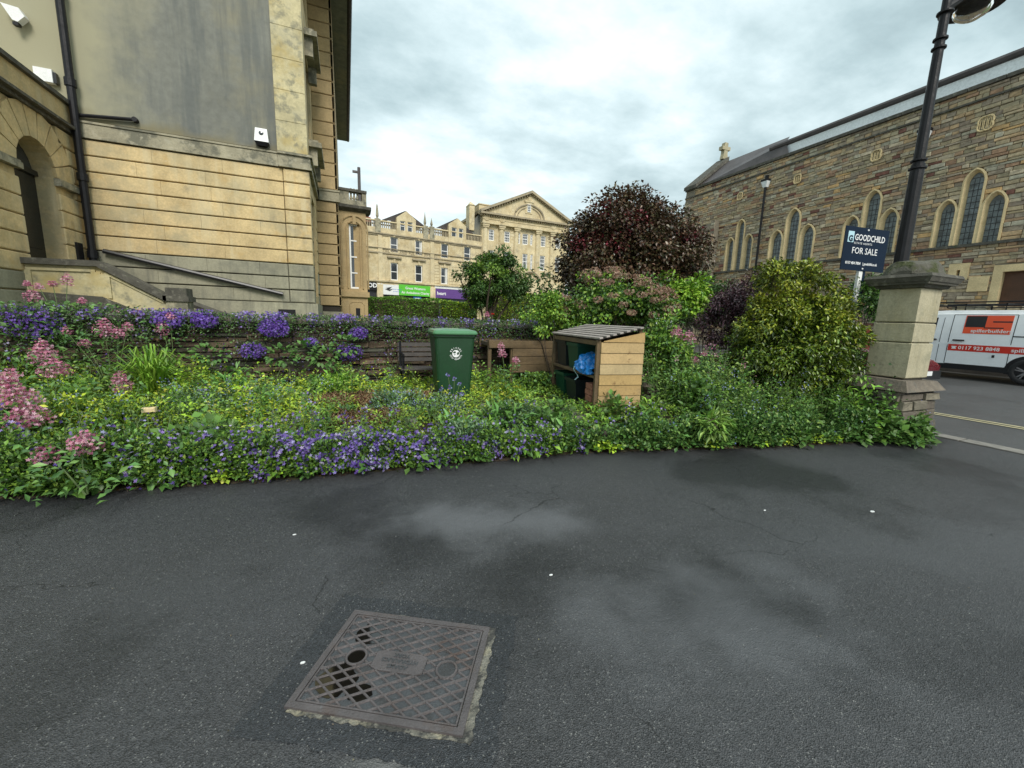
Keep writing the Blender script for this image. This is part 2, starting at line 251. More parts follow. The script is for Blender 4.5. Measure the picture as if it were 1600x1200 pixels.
class MB:
    def __init__(s): s.v = []; s.f = []; s.c = []
    def add(s, vs, fs, c=(1, 1, 1)):
        n = len(s.v); s.v += [tuple(v) for v in vs]; s.f += [tuple(i+n for i in f) for f in fs]; s.c += [c]*len(fs); return s
    def hexa(s, p, c=(1, 1, 1)): return s.add(p, [(0, 3, 2, 1), (4, 5, 6, 7), (0, 1, 5, 4), (1, 2, 6, 5), (2, 3, 7, 6), (3, 0, 4, 7)], c)
    def box(s, x0, x1, y0, y1, z0, z1, c=(1, 1, 1)):
        return s.hexa([(x0, y0, z0), (x1, y0, z0), (x1, y1, z0), (x0, y1, z0), (x0, y0, z1), (x1, y0, z1), (x1, y1, z1), (x0, y1, z1)], c)
    def fbox(s, fr, u0, u1, z0, z1, d0, d1, c=(1, 1, 1)):
        P = fr.P; return s.hexa([P(u0, z0, d1), P(u1, z0, d1), P(u1, z0, d0), P(u0, z0, d0), P(u0, z1, d1), P(u1, z1, d1), P(u1, z1, d0), P(u0, z1, d0)], c)
    def block(s, fr, u0, u1, z0, z1, d0, d1, b=.012, c=(1, 1, 1), j=0, bu=1.):
        """block with chamfered front edges"""
        P = fr.P; J = lambda: rnd.uniform(-j, j)
        b = min(b, (u1-u0)*.3, (z1-z0)*.3)
        a = [P(u0+J(), z0+J(), d0), P(u1+J(), z0+J(), d0), P(u1+J(), z1+J(), d0), P(u0+J(), z1+J(), d0)]
        m = [p + fr.n*(d1-b-d0) for p in a]; dd = J()*2
        f = [P(u0+b*bu+J(), z0+b+J(), d1+dd), P(u1-b*bu+J(), z0+b+J(), d1+J()), P(u1-b*bu+J(), z1-b+J(), d1+dd), P(u0+b*bu+J(), z1-b+J(), d1+J())]
        fs = []
        for A, B in ((0, 4), (4, 8)):
            for i in range(4): k = (i+1) % 4; fs.append((A+i, A+k, B+k, B+i))
        fs.append((8, 9, 10, 11)); return s.add(a+m+f, fs, c)
    def prism(s, pts, vec, c=(1, 1, 1)):
        pts = [Vector(p) for p in pts]; n = len(pts); v = Vector(vec)
        return s.add(pts+[p+v for p in pts], [tuple(range(n)), tuple(range(2*n-1, n-1, -1))]+[(i, (i+1) % n, (i+1) % n+n, i+n) for i in range(n)], c)
    def tube(s, pts, rs, n=8, c=(1, 1, 1), cap=True):
        pts = [Vector(p) for p in pts]; rs = rs if hasattr(rs, '__len__') else [rs]*len(pts); vs = []; fs = []
        for i, p in enumerate(pts):
            d = (pts[min(i+1, len(pts)-1)]-pts[max(i-1, 0)]).normalized(); a = d.cross(Vector((0, 0, 1)) if abs(d.z) < .9 else Vector((1, 0, 0))).normalized(); bb = d.cross(a)
            vs += [p+(a*math.cos(2*math.pi*k/n)+bb*math.sin(2*math.pi*k/n))*rs[i] for k in range(n)]
        for i in range(len(pts)-1):
            for k in range(n): q = (k+1) % n; fs.append((i*n+k, i*n+q, (i+1)*n+q, (i+1)*n+k))
        if cap: fs += [tuple(range(n-1, -1, -1)), tuple(range((len(pts)-1)*n, len(pts)*n))]
        return s.add(vs, fs, c)
    def lathe(s, prof, o, ax=(0, 0, 1), n=20, c=(1, 1, 1), a0=0, a1=2*math.pi):
        ax = Vector(ax).normalized(); a = ax.cross(Vector((1, 0, 0)) if abs(ax.x) < .9 else Vector((0, 1, 0))).normalized(); b = ax.cross(a); o = Vector(o)
        full = abs(a1-a0-2*math.pi) < 1e-6; m = n if full else n+1; vs = []
        for r, h in prof: vs += [o+ax*h+(a*math.cos(a0+(a1-a0)*k/n)+b*math.sin(a0+(a1-a0)*k/n))*r for k in range(m)]
        fs = [(i*m+k, i*m+(k+1) % m, (i+1)*m+(k+1) % m, (i+1)*m+k) for i in range(len(prof)-1) for k in range(n)]
        return s.add(vs, fs, c)
    def build(s, name, m, parent=None, kind=None, local=False, smooth=False):
        me = bpy.data.meshes.new(name); me.from_pydata(s.v, [], s.f)
        if any(c != (1, 1, 1) for c in s.c):
            at_ = me.color_attributes.new('col', 'FLOAT_COLOR', 'CORNER'); tot = np.array([len(f) for f in s.f])
            arr = np.ones((len(s.f), 4), np.float32); arr[:, :3] = s.c; at_.data.foreach_set('color', np.repeat(arr, tot, 0).ravel())
        if smooth: me.polygons.foreach_set('use_smooth', [True]*len(me.polygons))
        me.update(); return link(name, me, m, parent, kind, local)

def wall_grid(mb, fr, u0, u1, z0, z1, ops, depth=.15, d=0):
    """flat wall with real rectangular openings and their reveals"""
    us = sorted({u0, u1, *[o[0] for o in ops], *[o[2] for o in ops]}); zs = sorted({z0, z1, *[o[1] for o in ops], *[o[3] for o in ops]})
    us = [u for u in us if u0-1e-6 <= u <= u1+1e-6]; zs = [z for z in zs if z0-1e-6 <= z <= z1+1e-6]
    for a, b in zip(us, us[1:]):
        for c, e_ in zip(zs, zs[1:]):
            um, zm = (a+b)/2, (c+e_)/2
            if any(o[0] < um < o[2] and o[1] < zm < o[3] for o in ops): continue
            mb.add([fr.P(a, c, d), fr.P(b, c, d), fr.P(b, e_, d), fr.P(a, e_, d)], [(0, 1, 2, 3)])
    for o in ops:
        q = [(o[0], o[1]), (o[2], o[1]), (o[2], o[3]), (o[0], o[3])]
        for i in range(4):
            A, B = q[i], q[(i+1) % 4]; mb.add([fr.P(*A, d), fr.P(*B, d), fr.P(*B, d-depth), fr.P(*A, d-depth)], [(0, 1, 2, 3)])
def sash(fr, o, parent, d=-.1, bars=(1, 2), fw=.07, glass='glass', m='white', arch=False, curtain=0):
    """sash window: frame with glazing bars, glass as its sub-part"""
    a, b, c, e_ = o; mb = MB()
    mb.fbox(fr, a, a+fw, b, e_, d-.04, d+.02); mb.fbox(fr, c-fw, c, b, e_, d-.04, d+.02); mb.fbox(fr, a+fw, c-fw, b, b+fw*1.2, d-.04, d+.022); mb.fbox(fr, a+fw, c-fw, e_-fw, e_, d-.04, d+.022)
    nu, nz = bars
    for i in range(1, nz):
        z = b+(e_-b)*i/nz; t = fw*.42 if (nz == 2 or i*2 == nz) else .022; mb.fbox(fr, a+fw, c-fw, z-t, z+t, d-.035, d+.012)
    for i in range(1, nu):
        u = a+(c-a)*i/nu; mb.fbox(fr, u-.018, u+.018, b+fw, e_-fw, d-.035, d+.009)
    f = mb.build('window', M[m], parent)
    g_ = MB(); g_.fbox(fr, a+fw*.5, c-fw*.5, b+fw*.5, e_-fw*.5, d-.03, d-.02); g_.build('pane', M[glass], f)
    if curtain:
        k = MB(); k.fbox(fr, a+(c-a)*(1-curtain), c-fw, b+fw, e_-fw, d-.017, d-.013); k.build('curtain', M['curtain'], f)
    return f
def text(s, fr, u, z, size, m, parent, d=.004, align='LEFT', ext=.002, name='lettering', sx=1, bold=0, spacing=1):
    cu = bpy.data.curves.new('t', 'FONT'); cu.body = s; cu.size = size; cu.extrude = ext; cu.align_x = align; cu.resolution_u = 2; cu.offset = bold; cu.space_character = spacing
    tmp = bpy.data.objects.new('t', cu); me = bpy.data.meshes.new_from_object(tmp); bpy.data.objects.remove(tmp); bpy.data.curves.remove(cu)
    o = fr.P(u, z, d); mt = Matrix(((fr.u.x*sx, fr.z.x, fr.n.x, o.x), (fr.u.y*sx, fr.z.y, fr.n.y, o.y), (fr.u.z*sx, fr.z.z, fr.n.z, o.z), (0, 0, 0, 1)))
    me.transform(mt); return link(name, me, m, parent)

# ---- foliage: many small stamped faces
LEAF = (np.array([(0, 0, 0), (-.5, .5, .14), (0, 1, -.08), (.5, .5, .14), (0, .5, 0)], float), [(0, 4, 1), (1, 4, 2), (0, 3, 4), (4, 3, 2)])
LEAF2 = (np.array([(0, 0, 0), (-.5, .45, .16), (0, 1, -.06), (.5, .45, .16)], float), [(0, 2, 1), (0, 3, 2)])
a5 = [math.pi*2*k/5 for k in range(5)]
STAR = (np.array([(0, 0, -.1)]+[(math.cos(a+d)*r, math.sin(a+d)*r, h) for a in a5 for d, r, h in ((-.5, .55, .02), (0, 1, .1), (.5, .55, .02))], float), [(0, 1+3*k+j, 2+3*k+j) for k in range(5) for j in range(2)])
BLADE = (np.array([(-.5, 0, 0), (.5, 0, 0), (-.4, .5, .0), (.4, .5, .0), (0, 1, -.22)], float), [(0, 1, 3), (0, 3, 2), (2, 3, 4)])
def unit(a): return a/np.maximum(np.linalg.norm(a, axis=1, keepdims=True), 1e-9)
def stamp(name, tpl, P, L, Nn, size, aspect, cols, m, parent=None, kind=None):
    T, F = tpl; n = len(P)
    if n == 0: return None
    if m is M['leaf']: cols = np.clip(cols*1.18, 0, .9)
    L = unit(np.asarray(L, float)); Nn = np.asarray(Nn, float); S = unit(np.cross(L, Nn)+1e-6); Nn = np.cross(S, L)
    size = np.broadcast_to(size, (n,)); asp = np.broadcast_to(aspect, (n,))
    V = P[:, None, :] + (S[:, None, :]*T[None, :, 0, None]*asp[:, None, None] + L[:, None, :]*T[None, :, 1, None] + Nn[:, None, :]*T[None, :, 2, None])*size[:, None, None]
    k = len(T); fa = np.array(F); nf = len(F); I = (fa[None]+(np.arange(n)*k)[:, None, None]).reshape(-1)
    me = bpy.data.meshes.new(name); me.vertices.add(n*k); me.vertices.foreach_set('co', V.astype(np.float32).ravel())
    me.loops.add(len(I)); me.loops.foreach_set('vertex_index', I.astype(np.int32)); me.polygons.add(n*nf); me.polygons.foreach_set('loop_start', np.arange(0, n*nf*3, 3, dtype=np.int32))
    c4 = np.ones((n, 4), np.float32); c4[:, :3] = cols; at_ = me.color_attributes.new('col', 'FLOAT_COLOR', 'POINT'); at_.data.foreach_set('color', np.repeat(c4, k, 0).ravel())
    me.update(calc_edges=True); return link(name, me, m, parent, kind)
def pal(n, cs, var=.2, w=None):
    cs = np.array(cs, float); i = rng.choice(len(cs), n, p=w); return np.clip(cs[i]*rng.uniform(1-var, 1+var, (n, 1))*rng.uniform(.92, 1.08, (n, 3)), .004, .95)
def rdir(n): return unit(rng.normal(size=(n, 3)))
def crown(c, r, nc, nl, cr, shell=.5, bottom=-.8, seed_bumps=.25):
    """clumped crown: leaf positions, outward directions, clump index"""
    c = np.array(c, float); r = np.array(r, float); d = rdir(nc*3); d = d[d[:, 2] > bottom][:nc]; nc = len(d)
    bump = 1+seed_bumps*np.sin(d[:, 0]*4.1+c[0])*np.cos(d[:, 1]*3.7+c[1]*2)+rng.uniform(-seed_bumps, seed_bumps*.6, nc)*.6
    cc = c+d*r*(rng.uniform(shell, 1, nc)*bump)[:, None]; k = rng.integers(0, nc, nl)
    off = rdir(nl)*(rng.random((nl, 1))**.45)*1.75*np.array([1, 1, .75])*cr; return cc[k]+off, unit(off*.8/cr+d[k]*1.0+rng.normal(size=(nl, 3))*.5), k, cc
def shrub(name, label, cat, base, c, r, nc, nl, cr, size, aspect, cols, m='leaf', var=.25, stems=6, group=None, shell=.5, bottom=-.8, kcol=None, kw=.2, trunk=0, bumps=.25, tpl=LEAF2, w=None, tip=None, tipz=.35):
    t = thing(name, label, cat, base, group); P, D, k, cc = crown(c, r, nc, nl, cr, shell, bottom, bumps)
    C_ = pal(nl, cols, var, w); kv = rng.uniform(.75, 1.25, len(cc)); C_ = C_*kv[k][:, None]
    if kcol is not None:
        sel = rng.random(len(cc)) < kw; s = sel[k]; C_[s] = pal(s.sum(), kcol, var)
    if tip is not None:
        q_ = ((P-np.array(c, float))/np.array(r, float)); s = (q_[:, 2]+.25*np.linalg.norm(q_[:, :2], axis=1)+rng.normal(0, .25, nl) > tipz) & (np.linalg.norm(q_, axis=1) > .8); C_[s] = pal(s.sum(), tip, var)*kv[k][s][:, None]
    L = unit(D+rng.normal(size=D.shape)*.5+np.array([0, 0, -.4])); Nn = D*.6+np.array([0, 0, 1.0])+rng.normal(size=D.shape)*.45
    stamp('foliage', tpl, P, L, Nn, rng.uniform(.65, 1.25, nl)*size, aspect, np.clip(C_, .004, .9), M[m], t)
    mb = MB(); b = Vector(base)
    for i in range(stems):
        e_ = Vector(cc[rng.integers(0, len(cc))]); a = b+Vector((rnd.uniform(-1, 1), rnd.uniform(-1, 1), 0))*(.02+.04*trunk); mid = a.lerp(e_, .5)+Vector((rnd.uniform(-.1, .1), rnd.uniform(-.1, .1), .1)); tr = max(.012, trunk*.4)
        mb.tube([a, mid, e_], [tr, tr*.7, tr*.3], 6)
    mb.build('branches' if trunk else 'stems', M['bark'], t)
    if trunk:
        q = MB(); top = Vector(c); q.tube([b-Vector((0, 0, .1)), b.lerp(top, .45)+Vector((.05, 0, 0)), top], [trunk, trunk*.75, trunk*.4], 9); q.build('trunk', M['bark'], t)
    return t, cc
# ------------------------------------------------------------------ ground
def sheet(name, pts, z, m, nu=1):
    mb = MB(); mb.add([(x, y, z if not callable(z) else z(x, y)) for x, y in pts], [tuple(range(len(pts)))]); return mb.build(name, m, kind='structure')
sheet('ground', [(-400, -200), (400, -200), (400, 500), (-400, 500)], -.06, M['lawn'])
EX = np.array([-30, -6, -2.57, -.28, 2.43, 4.91, 7.74]); EY = np.array([6.5, 4.75, 4.28, 4.04, 3.92, 3.38, 2.98])
def yedge(x): return float(np.interp(x, EX, EY))
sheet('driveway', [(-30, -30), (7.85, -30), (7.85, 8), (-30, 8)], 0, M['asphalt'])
sheet('road', [(8.12, -40), (18.9, -40), (18.9, 120), (8.12, 120)], lambda x, y: .004 if x < 10 else .17, M['road'])
for a, b in ((9.70, 9.77), (9.86, 9.93)):
    mb = MB(); mb.add([(a+.12, -12, .005+.0154*(a-8)), (b+.12, -12, .012+.0154*(b-8)), (b, 3.6, .012+.0154*(b-8)), (b-.5, 30, .012+.0154*(b-8)), (a-.5, 30, .012+.0154*(a-8)), (a, 3.6, .012+.0154*(a-8))], [(0, 1, 2, 5), (5, 2, 3, 4)]); mb.build('yellow_line', M['yellow'], kind='structure')
kerb = MB().box(7.84, 8.14, -12, 8, -.05, .002).build('gutter_bed', M['joint'], kind='structure')
for i in range(22):
    y = -9+i*.78
    MB().block(Fr((7.86, y, -.06), (0, -1, 0), (0, 0, 1)), 0, 0, 0, 0, 0, 0) if False else MB().box(7.87, 8.11, y+.012, y+.765, -.04, .012+rnd.uniform(-.002, .003)).build('kerb_stone', M['kerb'], kerb)
mb = MB(); mb.box(18.9, 20.3, -20, 60, -.05, .3); mb.build('pavement', M['slab'], kind='structure')
# garden soil, gently uneven
nx, ny = 80, 26; vs = []; fs = []
def soilz(x, y):
    t = min(max((y-yedge(x)-.1)/.5, 0), 1); return .05+.19*t + .03*math.sin(x*2.1+y)*math.cos(y*2.7-x)*t + (.04 if x > 5.4 else 0)*t
for j in range(ny+1):
    for i in range(nx+1):
        x = -14+i*(7.8+14)/nx; y0 = yedge(x)+.05; y = y0+(7.75-y0)*j/ny; vs.append((x, y, -.02 if j == 0 else soilz(x, y)))
fs = [(j*(nx+1)+i, j*(nx+1)+i+1, (j+1)*(nx+1)+i+1, (j+1)*(nx+1)+i) for j in range(ny) for i in range(nx)]
MB().add(vs, fs).build('garden_soil', M['soil'], kind='structure', smooth=True)
mb = MB(); mb.box(-60, 8.0, 7.9, 43.9, -.05, .7); mb.build('raised_lawn', M['lawn'], kind='structure')
mb = MB(); mb.box(-60, 60, 43.95, 60, -.04, 1.15); mb.build('shop_pavement', M['slab'], kind='structure')

# ------------------------------------------------------------------ left stone house
hs = thing('stone_house', 'tall ochre ashlar house with grey rendered upper wall, left of the garden', 'house', (-3.2, 13, .5))
X0, X1, YB = -5.6, -.83, 13.0
core = MB(); core.box(-9.8, X1-.07, YB+.07, 27, -.04, 11.6); core.box(X1-.07, -.2, 16.07, 27, -.04, 11.6); core.build('wall', M['joint'], hs)
fr = Fr((0, YB, 0), (1, 0, 0), (0, -1, 0))                # side wall, faces the garden
frw = Fr((0, 16, 0), (1, 0, 0), (0, -1, 0))               # projecting wing
frf = Fr((X1, YB, 0), (0, 1, 0), (1, 0, 0))               # front, seen edge-on
frs = Fr((-.13, 16, 0), (0, 1, 0), (1, 0, 0))
ZP, CO, NC = 1.75, .351, 10
for i in range(NC):
    z = ZP+i*CO; m_ = M['ashlar_grey'] if i < 3 else M['ashlar']; u = X0+.02
    while u < -1.46:
        L_ = rnd.uniform(1.0, 1.5); e_ = min(u+L_, -1.44)
        if -1.44-e_ < .5: e_ = -1.44
        MB().block(fr, u, e_-.0015, z+.013, z+CO-.013, -.07, 0, .014, bu=.05).build('ashlar_block', m_, hs); u = e_+.002
    MB().block(fr, -1.425, X1+.03, z+.013, z+CO-.013, -.07, .035, .02).build('quoin', m_, hs)
    for a, b in ((0.0, .62), (2.35, 3.0)):
        MB().block(frf, a+.03, b, z+.013, z+CO-.013, -.07, .02, .016).build('ashlar_block', m_, hs)
    MB().block(frw, X1+.0, -.13, z+.013, z+CO-.013, -.07, .0, .016).build('quoin', M['wing'], hs)
    MB().block(frs, .0, 1.2, z+.013, z+CO-.013, -.07, .0, .016).build('quoin', M['wing'], hs)
z = 5.66
while z < 11.3:
    MB().block(frw, X1, -.13, z+.010, z+.41, -.07, .0, .016).build('quoin', M['wing'], hs); MB().block(frs, .0, 1.2, z+.010, z+.41, -.07, 0, .016).build('quoin', M['wing'], hs); z += .42
mb = MB(); mb.fbox(frs, 1.2, 11, .6, 11.4, -.06, -.01); mb.build('side_wall', M['wing'], hs)
# plinth, cornice, pilaster, render
mb = MB(); mb.fbox(fr, X0, -1.5, .55, ZP-.005, -.07, .06); mb.build('plinth', M['ashlar_grey'], hs)
mb = MB(); mb.fbox(fr, -1.495, X1+.10, .55, ZP-.005, -.07, .09); mb.fbox(frf, 0, 3, .55, ZP-.005, -.07, .08); mb.fbox(frw, X1+.09, -.1, .55, ZP-.2, -.07, .04); mb.build('corner_plinth', M['ashlar_grey'], hs)
mb = MB()
for a, b, d0 in ((5.27, 5.33, .05), (5.335, 5.58, .03), (5.585, 5.63, .055)): mb.fbox(fr, X0-4, -1.53, a, b, -.07, d0)
mb.build('cornice', M['trim'], hs)
mb = MB()
for a, b, d0 in ((5.27, 5.33, .10), (5.335, 5.58, .07), (5.585, 5.64, .12)):
    mb.fbox(fr, -1.52, X1+d0, a, b, -.07, d0); mb.fbox(frf, .001, 3, a, b, -.07, d0-.002); mb.fbox(frw, X1+.12, -.13+d0*.6, a, b, -.07, d0*.6)
mb.build('corner_cornice', M['trim'], hs)
mb = MB(); mb.fbox(fr, X0-4.2, -1.535, 5.66, 11.45, -.07, -.01); mb.build('render_panel', M['render'], hs)
mb = MB()
for k in range(8): mb.block(fr, -1.53, X1+.02, 5.66+k*.74, 5.66+k*.74+.736, -.07, .05, .008)
mb.build('corner_pilaster', M['pilaster'], hs)
# front face above (edge-on), windows with bracketed hoods
ops = [(.75, 2.0, 2.2, 4.9), (.8, 6.35, 2.2, 8.75), (.8, 10.0, 2.2, 11.2)]
mb = MB(); wall_grid(mb, frf, .62, 2.35, 1.76, 11.4, ops, .25, .0); wall_grid(mb, frf, 0.03, .62, 5.66, 11.4, [], 0, .015); wall_grid(mb, frf, 2.35, 3, 5.66, 11.4, [], 0, .005); mb.build('front_wall', M['ashlar'], hs)
for o in ops: sash(frf, o, hs, d=-.18, bars=(2, 2))
for z_, k in ((6.1, 0), (8.9, 1)):
    mb = MB(); mb.fbox(frf, .55, 2.45, z_, z_+.13, 0, .34); mb.fbox(frf, .62, 2.38, z_+.135, z_+.2, 0, .26); mb.fbox(frf, .68, .85, z_-.45, z_-.003, 0, .22); mb.fbox(frf, 2.15, 2.32, z_-.45, z_-.003, 0, .22); mb.build('window_hood' if k else 'window_sill', M['trim'], hs)
# eaves
mb = MB(); mb.box(X1-.05, .36, 12.75, 27.6, 11.46, 11.56); mb.box(-10, X1-.055, 12.75, 27.6, 11.461, 11.565); mb.build('soffit', M['render'], hs)
mb = MB(); mb.tube([(.43, 12.7, 11.52), (.43, 27.6, 11.52)], .085, 8); mb.build('gutter', M['black'], hs)
mb = MB(); mb.add([(.42, 12.7, 11.6), (.42, 27.6, 11.6), (-5, 27.6, 14.2), (-5, 12.7, 14.2), (-10, 12.7, 11.6), (-10, 27.6, 11.6)], [(0, 1, 2, 3), (3, 2, 5, 4), (0, 3, 4), (1, 5, 2)]); mb.build('roof', M['slate'], hs)
# small vent by the foot of the corner
a = fr.hit(438, 482)[0]; MB().fbox(fr, -1.72, -1.3, 1.36, 1.56, .06, .094).build('vent', M['black'], hs)
# sloping flashing pipe across the lower wall + lower coping of steps
p, q = fr.P(*fr.hit(165, 393), .1), fr.P(*fr.hit(443, 460), .1)
tag(MB().tube([p, q], .055, 8).build('handrail_pipe', M['darkplastic']), 'long dark sloping pipe fixed across the lower ashlar wall', 'pipe')
p, q = fr.P(*fr.hit(296, 470), .5), fr.P(*fr.hit(385, 503), .5)
tag(MB().tube([p, q], .09, 6).build('sloping_coping', M['coping']), 'dark sloping coping just above the purple flowered wall', 'coping')
# bay with balustrade
bay = thing('bay_window', 'single storey stone bay with a balustraded roof, beyond the house corner', 'bay', (.3, 18, .5))
frb = Fr((-.13, 17.3, 0), (1, .10, 0)); frbs = Fr(frb.P(1.04, 0), (0, 1, 0), (1, 0, 0))
bw = 1.04; wu0, wz0, wu1, wz1 = .50, 2.36, .80, 4.7
wu0 = frb.hit(547, 400)[0]; wu1 = frb.hit(562, 400)[0]; wz0 = frb.hit(556, 451)[1]; wz1 = frb.hit(553, 350)[1]; zc = frb.hit(552, 330)[1]; bw = frb.hit(573.5, 420)[0]; zr = frb.hit(552, 296)[1]
mb = MB(); wall_grid(mb, frb, 0, bw, .6, zc, [(wu0-.02, wz0, wu1+.02, wz1)], .2); mb.prism([frb.P(bw, .6), frb.P(bw, .6)+Vector((0, 4, 0)), frb.P(0, .6)+Vector((0, 4, 0)), frb.P(0, .6, -.3)], (0, 0, zc-.6)); mb.build('wall', M['wing'], bay)
mb = MB()
for k, (r_a, r_b) in enumerate(((.10, .16), (.30, .35))):
    c = (wu0+wu1)/2; h = (wu1-wu0)/2; pts = [(c-h-r_a, wz0), (c-h-r_a, wz1-h)]+[(c-(h+r_a)*math.cos(t), wz1-h+(h+r_a)*math.sin(t)) for t in np.linspace(0, math.pi, 9)]+[(c+h+r_a, wz0)]
    mb.tube([frb.P(u, z, .02) for u, z in pts], .03, 5)
mb.fbox(frb, c-.06, c+.06, wz1-.02, wz1+.32, 0, .09); mb.fbox(frb, -.02, bw+.06, wz0-.32, wz0-.12, 0, .10)
pts = [(.28, wz0-1.05), (.28, wz0-.62), (.38, wz0-.52), (.72, wz0-.52), (.82, wz0-.62), (.82, wz0-1.05)]; mb.tube([frb.P(u, z, .0) for u, z in pts], .018, 4)
mb.build('window_surround', M['wing'], bay)
s_ = sash(frb, (wu0, wz0, wu1, wz1), bay, d=-.12, bars=(1, 4), fw=.055)
mb = MB(); mb.prism([frb.P(-.02, zc-.03, .02), frb.P(-.02, zc+.08, .2), frb.P(-.02, zc+.17, .22), frb.P(-.02, zc+.22, .05), frb.P(-.02, zc+.22, -.5), frb.P(-.02, zc-.03, -.5)], frb.u*(bw+.2)); mb.build('cornice', M['coping'], bay)
mb = MB(); mb.fbox(frb, 0, bw+.05, zr-.09, zr, -.22, .06); mb.build('balustrade_rail', M['coping'], bay)
mb = MB(); mb.fbox(frb, 0, .38, zc+.22, zr-.09, -.2, .02); mb.fbox(frb, bw-.12, bw+.04, zc+.22, zr-.09, -.2, .02); mb.fbox(frb, .38, bw-.12, zc+.22, zc+.40, -.2, .02); mb.build('balustrade_pier', M['trim'], bay)
for k in range(3):
    u = .46+k*(bw-.12-.5)/3; MB().lathe([(.035, 0), (.06, .06), (.03, .2), (.06, .34), (.035, .42)], frb.P(u, zc+.41, -.09), n=8).build('baluster', M['trim'], bay)
MB().fbox(frb, .5, .66, wz0-1.15, wz0-.75, -.01, .01).build('air_brick', M['black'], bay)
# annex with arched door
ax = thing('porch_wing', 'ochre stone porch wing with an arched dark doorway at the far left', 'porch', (X0-1.5, 10, .5))
fa = Fr((X0, 13, 0), (0, -1, 0), (1, 0, 0))               # u runs towards the camera; y = 13-u
def ay(y): return 13-y
yc = (onx(107, 400, X0).y + onx(34, 300, X0).y)/2; R_ = (onx(107, 400, X0).y-onx(34, 300, X0).y)/2
zt = onx(50, 213, X0).z; zs = zt-R_; uc = ay(yc); zland = 1.55
core = MB(); core.box(-9.8, X0-.55, 6.0, 13, -.04, 5.25)
n_ = 12
core.box(X0-.55, X0-.06, 6.0, yc-R_, -.04, 5.25); core.box(X0-.55, X0-.06, yc+R_, 13, -.04, 5.25); core.box(X0-.55, X0-.06, yc-R_, yc+R_, zt, 5.25); core.box(X0-.55, X0-.06, yc-R_, yc+R_, -.04, zland)
for k in range(n_):
    t0, t1 = math.pi*k/n_, math.pi*(k+1)/n_
    A = [fa.P(uc-R_*math.cos(t), zs+R_*math.sin(t), -.06) for t in (t0, t1)]; core.prism([A[0], A[1], fa.P(uc-R_*math.cos(t1), zt, -.06), fa.P(uc-R_*math.cos(t0), zt, -.06)], (-.48, 0, 0))
core.build('wall', M['ashlar'], ax)
z = ZP-.70; i = 0
while z < 5.2:
    zz0, zz1 = z+.01, min(z+CO, 5.27)-.01; zm = (zz0+zz1)/2
    gr = M['ashlar_grey'] if z < 2.1 else M['ashlar']
    if zz1 < zs+.02: blk = [(0.0, uc-R_-.0), (uc+R_, 7.0)]
    else:
        ro = R_+.62; h = math.sqrt(max(ro*ro-(zm-zs)**2, 0)); blk = [(0.0, uc-h), (uc+h, 7.0)]
    for a, b in blk:
        a0 = a
        while a0 < b-.02:
            e_ = min(a0+rnd.uniform(.75, 1.1), b)
            if b-e_ < .3: e_ = b
            if e_-a0 > .05: MB().block(fa, a0+.006, e_-.006, zz0, zz1, -.06, 0, .018).build('ashlar_block', gr, ax)
            a0 = e_
    z += CO
for k in range(9):                                           # voussoirs round the arch
    t0, t1 = math.pi*k/9+.015, math.pi*(k+1)/9-.015; ro = R_+.6; q = [(R_, t0), (ro, t0), (ro, t1), (R_, t1)]
    MB().prism([fa.P(uc-r_*math.cos(t), zs+r_*math.sin(t), .0) for r_, t in q], (-.06, 0, 0)).build('voussoir', M['ashlar'], ax)
mb = MB()
for a, b in ((0, uc-R_+.02), (uc+R_-.02, 7)):
    mb.fbox(fa, a, b, zs-.16, zs-.05, -.3 if a else -.06, .07); mb.fbox(fa, a, b, zs-.05, zs-.01, -.06, .045)
mb.build('impost_band', M['trim'], ax)
mb = MB()
for a, b, d0 in ((5.275, 5.34, .06), (5.345, 5.40, .16)): mb.fbox(fa, 0, 7, a, b, -.3, d0)
mb.build('cornice', M['coping'], ax)
mb = MB(); mb.fbox(fa, 0, 7, 5.405, 5.86, -.3, .02); mb.build('parapet', M['ashlar'], ax)
mb = MB(); mb.fbox(fa, 0, 7, 5.865, 5.95, -.35, .10); mb.build('parapet_coping', M['coping'], ax)
dr = MB(); dr.fbox(fa, uc-R_, uc+R_, zland, zs-.02, -.42, -.36)
for a, b in ((-.42, -.05), (.05, .42)):
    for c_, d_ in ((.15, 1.0), (1.1, 2.1)): dr.fbox(fa, uc+a*R_*2, uc+b*R_*2, zland+c_, zland+d_, -.36, -.345)
d_ = dr.build('door', M['door'], ax)
MB().fbox(fa, uc-R_, uc+R_, zs-.02, zs+.08, -.44, -.30).build('transom', M['door'], ax)
MB().prism([fa.P(uc-R_*math.cos(t), zs+.08+(R_-.08)*math.sin(t), -.38) for t in np.linspace(0, math.pi, 14)], (-.02, 0, 0)).build('fanlight', M['glass'], ax)
MB().fbox(fa, ay(12.72), ay(12.50), 2.3, 2.9, 0, .04).build('notice_plate', M['black'], ax)
